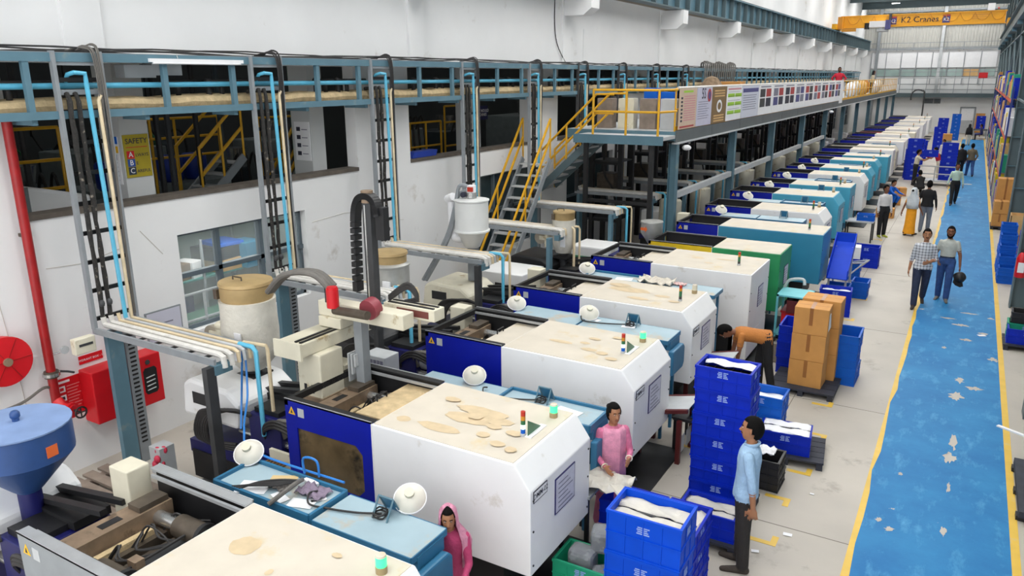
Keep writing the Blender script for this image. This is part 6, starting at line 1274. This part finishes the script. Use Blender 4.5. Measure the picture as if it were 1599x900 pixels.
# ================================================================ CRATES, CARTONS, TROLLEYS
PRT = mat('crate_print', hx('8fa6e0'), .6)
CR = {}
def crate_proto(key, L, W, H, m, printed=True):
    t = thing('crate', 'x', 'crate'); th = .018
    s = MB().box(-L/2+.01, L/2-.01, -W/2+.01, W/2-.01, .004, .02)
    for a in ((-L/2+.008, L/2-.008, -W/2+.008, -W/2+.008+th), (-L/2+.008, L/2-.008, W/2-.008-th, W/2-.008), (-L/2+.008, -L/2+.008+th, -W/2+.026, W/2-.026), (L/2-.008-th, L/2-.008, -W/2+.026, W/2-.026)): s.box(*a, .02, H-.004)
    s.build('shell', m, t)
    r = MB()
    for z0, z1 in ((H-.03, H), (H*.5-.006, H*.5+.006), (0, .016)):
        for a in ((-L/2-.003, L/2+.003, -W/2-.003, -W/2+.01), (-L/2-.003, L/2+.003, W/2-.01, W/2+.003), (-L/2-.003, -L/2+.01, -W/2, W/2), (L/2-.01, L/2+.003, -W/2, W/2)): r.box(*a, z0, z1)
    r.build('rim', m, t)
    v = MB()
    for k in range(5):
        x = -L/2+.01+(L-.02)*k/4
        for y in (-W/2+.001, W/2-.006): v.box(x-.006, x+.006, y, y+.006, .012, H-.03)
    for k in range(1, 3):
        y = -W/2+W*k/3
        for x in (-L/2+.001, L/2-.006): v.box(x, x+.006, y-.006, y+.006, .012, H-.03)
    v.build('ribs', m, t)['kind'] = 'stuff'
    if printed:
        p = MB()
        for j in range(4):
            z = H*.62+.02*j
            p.box(-.06+.008*(j % 2), .06-.01*(j % 3), -W/2+.004, -W/2+.006, z, z+.012); p.box(L/2-.006, L/2-.004, -.05, .05-.01*(j % 2), z, z+.012)
        p.build('print', PRT, t)['kind'] = 'stuff'
    CR[key] = freeze(t); CR[key+'_h'] = H; CR[key+'_used'] = False
def crate(key, loc, label, rz=0, group=None):
    if not CR[key+'_used']:
        CR[key+'_used'] = True; t = CR[key]; t.location = loc; t.rotation_euler.z = rz; t['label'] = label
        if group: t['group'] = group
        return t
    return dup(CR[key], loc, rz, label, group)
def stack(key, x, y, z, n, where, rz=0, colour='blue'):
    hz = CR[key+'_h']+.001; rr = random.Random(int(x*100+y*10)); g = 'crates in the stack '+where
    for k in range(n):
        if n == 1: lab = colour+' crate '+where
        elif k == n-1: lab = 'top '+colour+' crate of the stack '+where
        else: lab = '%s crate, %s up in the stack %s' % (colour, ORD[k], where)
        crate(key, (x+rr.uniform(-.008, .008), y+rr.uniform(-.008, .008), z+k*hz), lab, rz+rr.uniform(-.02, .02), g)
    return z+n*hz
def liner(label, x, y, z, L, W, rz=0, m=None, split=True):
    """a grey sheet laid over the parts inside a crate, with the dark slit down its middle"""
    t = thing('liner_sheet', label, 'sheet', (x, y, z), rz); rr = random.Random(int(x*70+y*30)); n = 13
    for s in ((-1, 1) if split else (0,)):
        y0, y1 = {-1: (-W/2, -.012), 1: (.012, W/2), 0: (-W/2, W/2)}[s]
        vs = [(-L/2+L*i/(n-1), y0+(y1-y0)*j/6+(rr.uniform(-.006, .006) if 0 < j < 6 else 0), .012*math.sin(i*.9+j)+rr.uniform(-.006, .006)-(.0 if 0 < j < 6 else .01)) for i in range(n) for j in range(7)]
        o = MB().add(vs, [(i*7+j, (i+1)*7+j, (i+1)*7+j+1, i*7+j+1) for i in range(n-1) for j in range(6)]).build('sheet_half', m or LINER, t, True); q = o.modifiers.new('t', 'SOLIDIFY'); q.thickness = .004
    if split: MB().box(-L/2, L/2, -.015, .015, -.02, -.012).build('slit', BLACK, t)
    return t
def pallet(label, x, y, L, W, rz=0, m=None):
    t = thing('pallet', label, 'pallet', (x, y, 0), rz); m = m or PALLET
    for k in range(5): yy = -W/2+W*(k+.5)/5; MB().box(-L/2, L/2, yy-W/10+.006, yy+W/10-.006, .085, .11).build('deck_board', m, t)
    for k in range(3): xx = -L/2+.05+(L-.1)*k/2; MB().box(xx-.04, xx+.04, -W/2, W/2, 0, .085).build('bearer', m, t)
    return t
crate_proto('jumbo', .7, .45, .42, mat('crate_bright_blue', hx('004acc'), .5, spec=.2, var=.1, scale=4)); crate_proto('std', .64, .42, .285, CRATE2); crate_proto('far', .66, .46, .285, CRATE2); crate_proto('teal', .62, .46, .29, CRATET); crate_proto('green', .6, .4, .3, GREENTRAY); crate_proto('low', .5, .36, .2, CRATET); crate_proto('black', .55, .4, .2, BLACK, False)
# front jumbo stacks
zt_ = stack('jumbo', -2.02, 5.85, .0, 3, 'of large bright blue crates at the bottom edge')
liner('grey sheet covering the parts in the large front crate', -2.02, 5.85, zt_-.07, .66, .41)
zt_ = stack('std', -1.92, 6.46, .0, 3, 'just behind the large front crates', PI/2)
liner('pale sheet in the crate just behind the large front crates', -1.92, 6.46, zt_-.06, .58, .36, PI/2)
stack('green', -2.7, 6.0, .12, 1, 'with wrapped black parts, beside the DMM-02 machine end', 0, 'green')
for k, (dx, dy, dz) in enumerate([(-.05, -.02, .3), (.12, .12, .5), (.2, -.05, .22)]):
    t = thing('wrapped_parts', ['big plastic-wrapped bundle of dark parts on the green crate', 'upper plastic-wrapped bundle behind the big one on the green crate', 'small wrapped bundle at the corner of the green crate'][k], 'bundle', (-2.7+dx, 6.0+dy, dz-.06)); rr = random.Random(k)
    vs = []; MBk = MB().cbox((0, 0, .15), (.26, .2, .24 if k < 2 else .14), .3*k); MBk.build('parts_block', mat('dark_parts', hx('4a4c50'), .4, var=.3), t, bevel=.04)
    o = MB().cbox((0, 0, .155), (.275, .215, .255 if k < 2 else .15), .3*k).build('film', mat('wrap_film', hx('b4b8bc'), .15, var=.4, scale=9, alpha=.45), t, bevel=.05)
# crate under the outlet between DMM-02 and the third machine
tag(MB().box(-2.9, -2.35, 6.85, 7.15, 0, .3).build('crate_stand', BLACK), 'black stand under the crate beside the woman in pink', 'stand')
stack('std', -2.62, 7.0, .3, 1, 'under the cloth-covered outlet next to the woman in pink', .0, 'dark blue')
t = thing('outlet_table', 'small table with a white cloth at the machine outlet beside the woman in pink', 'table', (-3.05, 6.78, 0)); MB().box(-.25, .12, -.28, .3, .72, .75).build('table_top', GREY, t)
for x in (-.22, .08):
    for y in (-.25, .27): MB().box(x-.02, x+.02, y-.02, y+.02, 0, .72).build('leg', BLACK, t)
tag(rag(None, -2.95, 6.78, .76, LINER, .32, 21, 'white_cloth'), 'white cloth spread on the outlet table beside the woman in pink', 'cloth')
# tall stack beside the man in light blue
pallet('dark pallet under the tall crate stack', -2.02, 8.3, .8, .6)
zt_ = stack('std', -2.03, 8.27, .11, 6, 'rising tall beside the man in light blue'); liner('white liner folded in the top crate of the tall stack', -2.03, 8.38, zt_-.03, .56, .18, 0, PAPER, False)
t = thing('parts_grid', 'dark gridded parts inside the top crate of the tall stack', 'parts', (-2.03, 8.22, zt_-.1)); MB().box(-.29, .29, -.14, .17, -.05, .0).build('parts_layer', BLACK, t)
for k in range(6): MB().box(-.27+.1*k, -.265+.1*k, -.14, .17, 0, .02).build('divider', OILY, t)
# crate on the pallet in front of it
pallet('dark pallet under the single crate in front of the tall stack', -1.95, 7.62, .75, .62)
zt_ = stack('std', -1.95, 7.6, .11, 1, 'on a pallet in front of the tall stack, grey sheet on top'); liner('grey sheet over the crate in front of the tall stack', -1.95, 7.6, zt_-.05, .58, .36)
# crates right of the tall stack
pallet('dark pallet with two crates behind the man in light blue', -1.6, 10.1, .95, .8, .12)
zt_ = stack('std', -1.62, 10.02, .11, 1, 'heaped with white sheets behind the man in light blue', .1); liner('white folded sheets heaped on the crate behind the man in light blue', -1.62, 10.02, zt_+.01, .6, .4, .1, PAPER)
zt_ = stack('teal', -2.05, 10.45, .11, 2, 'with paper parts right of the tall stack', 0, 'mid blue'); liner('white paper parts in the mid blue crate right of the tall stack', -2.05, 10.45, zt_-.1, .56, .4, 0, PAPER, False)
tag(rag(None, -1.75, 9.1, .42, PAPER, .16, 31, 'white_sheet'), 'white sheet draped behind the man in light blue', 'sheet'); stack('black', -1.75, 9.1, .0, 2, 'directly behind the man in light blue', 0, 'black')
# table at the third machine's outlet
t = thing('outlet_table', 'dark wire table at the outlet of the third machine', 'table', (-2.75, 9.65, 0)); MB().box(-.25, .5, -.3, .3, .46, .5).build('table_top', DARK, t)
for x in (-.22, .47):
    for y in (-.27, .27): MB().box(x-.02, x+.02, y-.02, y+.02, 0, .46).build('leg', BLACK, t)
stack('low', -2.55, 9.65, .5, 1, 'holding a yellow bag on the wire table', .1, 'dark blue')
tag(MB().ball((-2.55, 9.62, .75), (.15, .14, .17), 12, 8).build('yellow_bag', mat('bag_yellow', hx('d8c24a'), .4, var=.25, scale=7, bump=.6), None, True), 'clear bag of yellow parts in the crate on the wire table', 'bag')
for k, (yy, lab) in enumerate([(9.3, 'maroon chute frame under the outlet of the third machine'), (11.3, 'maroon chute frame under the outlet of the fourth machine')]):
    t = thing('chute_stand', lab, 'stand', (-3.05, yy, 0)); MR = mat('maroon_steel', hx('5a1c1c'), .5, var=.15)
    for x in (-.3, .25):
        for y in (-.28, .28): MB().box(x-.03, x+.03, y-.03, y+.03, 0, .62).build('leg', MR, t)
    MB().bar((-.35, -.28, .62), (.35, -.28, .78), .05).build('side_rail', MR, t); MB().bar((-.35, .28, .62), (.35, .28, .78), .05).build('side_rail', MR, t); MB().add([(-.35, -.26, .64), (.35, -.26, .8), (.35, .26, .8), (-.35, .26, .64), (-.35, -.26, .63), (.35, -.26, .79), (.35, .26, .79), (-.35, .26, .63)], [(0, 1, 2, 3), (7, 6, 5, 4), (0, 4, 5, 1), (1, 5, 6, 2), (2, 6, 7, 3), (3, 7, 4, 0)]).build('chute_tray', LGREY, t)
    for j in range(2): MB().box(.255, .26, -.25+.28*j, -.05+.28*j, .12, .36).build('mesh_basket', LGREY, t)
# cartons
MB_ = tag(MB().box(-2.95, -2.45, 5.8, 6.25, 0, .12).build('low_platform', PALLET), 'low dark platform under the green crate', 'platform')
pallet('dark pallet under the stacked brown cartons', -1.82, 12.75, 1.0, 1.2)
for k in range(3): simple_box('carton', ['bottom brown carton of the near column on the pallet', 'middle brown carton of the near column on the pallet', 'top brown carton of the near column with a white label'][k], (-1.8, 12.55, .11+.445*k), (.52, .42, .44), CARD, .03*(k-1), 'carton', 'brown cartons on the pallet', True)
for k in range(3): simple_box('carton', ['bottom brown carton of the rear column on the pallet', 'middle brown carton of the rear column on the pallet', 'top brown carton of the rear column, behind the white label'][k], (-1.72, 13.02, .11+.455*k), (.6, .44, .45), CARD, -.02*(k-1), 'carton', 'brown cartons on the pallet', True)
t = thing('shipping_label', 'white shipping label stuck on the top near carton corner', 'label', (-1.535, 12.5, 1.2)); MB().cbox((0, 0, 0), (.004, .16, .26), -.1, .3).build('label_sheet', PAPER, t)
stack('teal', -1.35, 13.3, .0, 3, 'standing behind the brown cartons', PI/2, 'mid blue'); stack('std', -2.2, 13.4, .0, 3, 'left of the brown cartons', PI/2)
# turquoise tool trolley beside the cartons
t = thing('tool_trolley', 'turquoise trolley with a red bin beside the cartons', 'trolley', (-2.5, 15.0, 0)); TQL = mat('trolley_turquoise', hx('6ec2cc'), .45, var=.1)
for x in (-.28, .28):
    for y in (-.3, .3): MB().box(x-.02, x+.02, y-.02, y+.02, .1, .95).build('post', TQL, t); MB().cyl((x-.02, y, .05), (x+.02, y, .05), .05, n=10).build('castor', BLACK, t)
for z in (.14, .92): MB().box(-.3, .3, -.32, .32, z, z+.03).build('trolley_shelf', TQL, t)
MB().box(-.2, .24, -.22, .22, .17, .6).build('red_bin', RED, t); MB().box(-.22, .26, -.24, .24, .58, .62).build('bin_rim', REDD, t); MB().box(-.1, .2, -.33, -.31, .62, .86).build('maroon_box', mat('maroon_steel', hx('5a1c1c'), .5), t); MB().tube([(-.28, .3, .95), (-.2, .32, 1.1), (.05, .3, 1.15), (.1, .25, 1.05)], .03, 8, True).build('hose_end', LGREY, t, True)
tag(MB().box(-3.2, -2.2, 13.5, 14.5, .002, .012).build('rubber_mat', mat('mat_brown', hx('5f554c'), .85, var=.2)), 'dark floor mat beside the square white machine', 'mat')
tag(MB().tube([(-2.3, 14.4, .015), (-2.2, 13.9, .015), (-1.95, 13.85, .015), (-1.9, 14.1, .015), (-2.2, 14.2, .015)], .012, 6, True).build('floor_cable', BLACK, None, True), 'black cable looped on the floor by the mat', 'cable')
# bins beside the turquoise machine
t = thing('chute_bin', 'tilted bright blue chute bin beside the turquoise machine', 'bin', (-2.15, 18.35, 0))
MB().add([(-.22, -.5, .62), (.22, -.5, .62), (.22, .45, 1.3), (-.22, .45, 1.3), (-.22, -.5, .6), (.22, -.5, .6), (.22, .45, 1.28), (-.22, .45, 1.28)], [(0, 1, 2, 3), (7, 6, 5, 4), (0, 4, 5, 1), (1, 5, 6, 2), (2, 6, 7, 3), (3, 7, 4, 0)]).build('chute_floor', CRATE, t)
for x in (-.22, .2): MB().prism([(-.5, .62), (.45, 1.3), (.45, 1.5), (-.5, .82)], 'x', x, x+.02).build('chute_side', CRATE, t)
MB().box(-.22, .22, .43, .45, 1.28, 1.5).build('chute_back', CRATE, t)
for x in (-.18, .18): MB().box(x-.02, x+.02, .3, .34, 0, 1.2).box(x-.02, x+.02, -.4, -.36, 0, .66).build('leg', LGREY, t)
stack('low', -2.15, 18.3, 0, 2, 'under the tilted chute bin', 0, 'mid blue'); stack('low', -1.75, 18.9, 0, 2, 'right of the tilted chute bin', PI/2, 'mid blue')
zt_ = stack('std', -2.05, 17.2, .0, 1, 'of white parts in front of the tilted chute bin', .1); zt_ = stack('std', -2.05, 17.2, zt_, 1, 'resting upper, in front of the tilted chute bin', .1); liner('white parts in the crate in front of the tilted chute bin', -2.05, 17.2, zt_-.06, .56, .36, .1, PAPER, False)
simple_box('white_bin', 'pale box on the chute beyond the tilted blue bin', (-2.2, 20.6, .55), (.42, .4, .3), PAPER, .1); stack('std', -2.0, 22.2, 0, 2, 'near the man in the white shirt'); stack('low', -2.2, 20.6, 0, 2, 'beneath the pale box beyond the blue bin', 0, 'mid blue')
tag(MB().tube([(-2.4, 20.2, .45), (-1.85, 20.3, .5), (-1.8, 20.9, .45), (-2.3, 21.1, .3)], .02, 6).tube([(-1.85, 20.3, .5), (-2.3, 20.2, .02)], .02, 6).tube([(-1.8, 20.9, .45), (-2.2, 21.0, .02)], .02, 6).build('tube_stand', LGREY), 'bent white tube stand beyond the blue bin', 'stand')
t = thing('parts_table', 'table with a blue tray of parts beside the man in the white shirt', 'table', (-2.55, 25.7, 0)); MB().box(-.45, .35, -.3, .3, .62, .66).build('table_top', LGREY, t); [MB().box(x-.02, x+.02, y-.02, y+.02, 0, .62).build('leg', BLACK, t) for x in (-.42, .32) for y in (-.27, .27)]
stack('low', -2.45, 25.7, .66, 1, 'of parts on the table beside the man in white', 0, 'mid blue')
for k, (x, y) in enumerate([(-2.3, 30.6), (-2.35, 33.9), (-2.35, 36.6)]):
    simple_box('carton', ['brown carton at the end of a far turquoise machine', 'small brown carton beside the crouching worker', 'brown carton in front of the tall far crate stack'][k], (x, y, 0), (.6, .4, .35), CARD, .1*k, 'carton', None, True)
# far stacks, trolley and the lifted crate
stack('far', -2.25, 42.7, 0, 7, 'beside the man lifting a crate'); stack('far', -2.35, 43.4, 0, 5, 'behind the man lifting a crate')
t = thing('crate_trolley', 'flat trolley with tube rails carrying the crate stack on the aisle', 'trolley', (-1.0, 41.2, 0)); MB().box(-.95, .8, -.5, .5, .18, .24).build('deck', LGREY, t)
for x in (-.95,): 
    for z in (.55, .9): MB().cyl((x, -.48, z), (x+1.7, -.48, z), .025, n=7).build('rail', LGREY, t)
for x in (-.95, -.2, .75): MB().cyl((x, -.48, .2), (x, -.48, .9), .025, n=7).build('rail_post', LGREY, t)
for x in (-.8, .65):
    for y in (-.4, .4): MB().cyl((x, y-.03, .09), (x, y+.03, .09), .09, n=12).build('wheel', BLACK, t)
stack('far', -.72, 41.35, .24, 6, 'on the trolley beside the blue lane'); crate('far', (-1.48, 40.55, 1.36), 'blue crate being lifted between two workers', .05)
stack('far', -1.75, 58.2, 0, 6, 'midway to the far door, nearer'); stack('far', -1.8, 64.5, 0, 7, 'midway to the far door, farther'); stack('teal', -1.1, 70.9, 0, 7, 'close to the far door', 0, 'pale blue')
stack('far', .62, 77, .5, 4, 'on the bench right of the far door'); t = thing('far_table', 'grey table near the far door', 'table', (.55, 73.5, 0)); MB().box(-.4, .6, -.5, .5, .7, .75).build('table_top', DARK, t); [MB().box(x-.03, x+.03, y-.03, y+.03, 0, .7).build('leg', GREY, t) for x in (-.35, .55) for y in (-.45, .45)]
t = thing('far_bench', 'low bench under the crates right of the far door', 'bench', (.62, 77, 0)); MB().box(-.5, .5, -.4, .4, .44, .5).build('bench_top', GREY, t); [MB().box(x-.03, x+.03, y-.03, y+.03, 0, .44).build('leg', GREY, t) for x in (-.45, .45) for y in (-.35, .35)]
for k, y in enumerate((47.5, 50.5, 53.5)): stack('far', -2.5, y, 0, 4+k % 2, ['by the far machines, nearest group', 'by the far machines, middle group', 'by the far machines, last group'][k])
simple_box('carton', 'brown carton on the crates beyond the black-clothed pair', (-1.2, 55, 1.1), (.5, .4, .4), CARD); simple_box('steel_stand', 'grey stand under the far brown carton', (-1.2, 55, 0), (.5, .4, 1.1), DKG, 0, 'stand')

# ================================================================ RIGHT SIDE
pallet('dark pallet under the green and blue trays by the lane', 1.45, 16.7, .8, .75)
zt_ = stack('std', 1.42, 16.65, .11, 1, 'at the base of the tray pile by the lane', 0, 'deep blue'); zt_ = stack('green', 1.4, 17.0, .11, 1, 'behind the deep blue tray by the lane', 0, 'green'); stack('black', 1.42, 17.05, zt_, 1, 'topping the tray pile by the lane', 0, 'black')
for k in range(5):
    stack('low', 1.22, 22.1+.42*k, 0, [2, 3, 4, 5, 6][k], '%s in the steps beside the lane' % ORD[k], PI/2, 'mid blue')
t = thing('blue_mesh_cage', 'blue wire cage behind the stepped small bins', 'cage', (1.4, 22.0, 0))
for k in range(6): MB().box(.0, .02, -.6+.24*k, -.57+.24*k, 0, 1.25).build('cage_bar', CRATE, t)
for z in (.3, .6, .9, 1.2): MB().box(.0, .02, -.6, .65, z, z+.03).build('cage_rail', CRATE, t)
t = thing('fire_extinguisher', 'red fire extinguisher with a white label on the steel column', 'extinguisher', (1.32, 19.4, .75)); MB().lathe([(.09, 0), (.1, .03), (.1, .42), (.06, .52), (.03, .55)], n=16).build('cylinder', RED, t, True); MB().box(-.06, .06, -.104, -.09, .12, .34).build('label', PAPER, t); MB().box(-.03, .05, -.02, .02, .55, .62).build('valve', BLACK, t); MB().tube([(.03, 0, .58), (.12, -.02, .5), (.12, -.04, .25)], .012, 6, True).build('hose', BLACK, t, True)
MB().box(.05, .1, -.03, .03, .2, .26).build('bracket', DARK, t)
pallet('dark pallet under the brown cartons on the right of the lane', 1.25, 30.2, .55, .9)
for k in range(2): simple_box('carton', '%s brown carton beside the lane, nearer column' % ('lower' if k == 0 else 'upper'), (1.2, 30.1, .11+.42*k), (.42, .5, .41), CARD, .04*k, 'carton', None, True)
simple_box('carton', 'large upper brown carton beside the lane, rear column', (1.28, 30.9, .11), (.5, .6, 1.5), CARD, 0, 'carton', None, True)
t = thing('open_carton', 'large open carton holding smaller boxes right of the lane', 'carton', (1.62, 25.2, .7)); MB().box(-.35, .35, -.3, .3, 0, .02).box(-.35, .35, -.3, -.28, 0, .55).box(-.35, .35, .28, .3, 0, .55).box(-.35, -.33, -.3, .3, 0, .55).box(.33, .35, -.3, .3, 0, .55).build('carton_wall', CARDL, t); MB().box(-.3, .3, -.2, .25, .02, .4).build('inner_box', CARD, t); MB().box(-.3, .35, -.28, .28, -.7, 0).build('carton_base', CARD, t)
# long shelf rack between the columns
RKO = mat('rack_orange', hx('d8542c'), .45, var=.1); RKB = mat('rack_blue', hx('20357e'), .45, var=.1)
for b, y0 in enumerate([32.6, 39, 45.4, 51.8, 58.2]):
    t = thing('storage_rack', 'storage rack with orange beams, %s bay beyond the cartons' % ORD[b], 'rack', (1.07, y0, 0), group='storage rack bays on the right')
    for y in (0, 5.8):
        for x in (.03, .3): MB().box(x-.03, x+.03, y-.04, y+.04, 0, 4.6).build('upright', RKB, t)
    for z in (.2, 1.5, 2.8, 4.1):
        for x in (.02, .31): MB().box(x-.02, x+.02, .04, 5.76, z-.06, z+.06).build('beam', RKO if z > 1 else RKB, t)
        MB().box(.0, .33, .04, 5.76, z+.06, z+.08).build('shelf_board', WOOD, t)
    rr = random.Random(b+2)
    for z in (.28, 1.58, 2.88, 4.18):
        y = .2; kk = 0
        while y < 5.2:
            w = rr.uniform(.4, .85); h = rr.uniform(.45, 1.0); m, l = rr.choice([(CARD, 'brown carton'), (CARD, 'brown carton'), (CARDL, 'light carton'), (CRATE2, 'blue box'), (CRATE2, 'blue box'), (YELM, 'yellow box'), (GREENTRAY, 'green box'), (PAPER, 'white box')])
            nm = l.replace(' ', '_'); kk += 1; simple_box(nm, '%s, %s along the %s shelf of the %s rack bay' % (l, ORD[kk-1], {.28: 'lowest', 1.58: 'second', 2.88: 'third', 4.18: 'top'}[z], ORD[b]), (1.07+.165, y0+y+w/2, z), (.3, w-.03, h), m, 0, 'box', 'boxes on the rack, bay %d' % (b+1)); y += w+.05
# near right edge: dark plank, bag, white bar
t = thing('plank_stack', 'dark ramp board lying beside the yellow line at the right edge', 'board', (1.18, 10.4, 0)); MB().box(-.12, .1, -.75, .75, .06, .14).build('board', PALLET, t); [MB().box(-.14, .3, y-.06, y+.06, 0, .06).build('bearer', BLACK, t) for y in (-.65, 0, .65)]
tag(MB().prism([(-.1, .14), (.25, .14), (.3, .5), (.0, .42)], 'y', -.4, .35).build('parts_bag', mat('bag_multi', hx('d8c832'), .4, var=.2), loc=(1.42, 10.2, 0), bevel=.05), 'yellow printed bag on the dark board at the right edge', 'bag'); tag(MB().prism([(-.08, .14), (.2, .14), (.25, .44), (.02, .4)], 'y', 0, .4).build('parts_bag', GREENTRAY, loc=(1.4, 10.6, 0), bevel=.05), 'green bag behind the yellow one at the right edge', 'bag')
tag(MB().bar((.86, 11.75, .3), (1.6, 11.2, .34), .05, .02).build('white_batten', PAPER), 'white batten sticking out over the yellow line', 'batten'); t = thing('grey_stand', 'grey stand holding the white batten at the right edge', 'stand', (1.5, 11.3, 0)); MB().box(-.15, .2, -.2, .2, 0, .1).build('foot', GREY, t); MB().box(-.05, .05, -.05, .05, .1, .31).build('post', GREY, t)
t = thing('dark_pallet_edge', 'dark pallet standing at the right edge beyond the batten', 'pallet', (1.4, 12.2, 0))
for k in range(5): MB().box(-.12, .25, -.55+.25*k, -.4+.25*k, .1, .14).build('deck_board', PALLET, t)
MB().box(-.12, -.04, -.55, .65, 0, .1).box(.17, .25, -.55, .65, 0, .1).build('bearer', PALLET, t)
# ================================================================ end
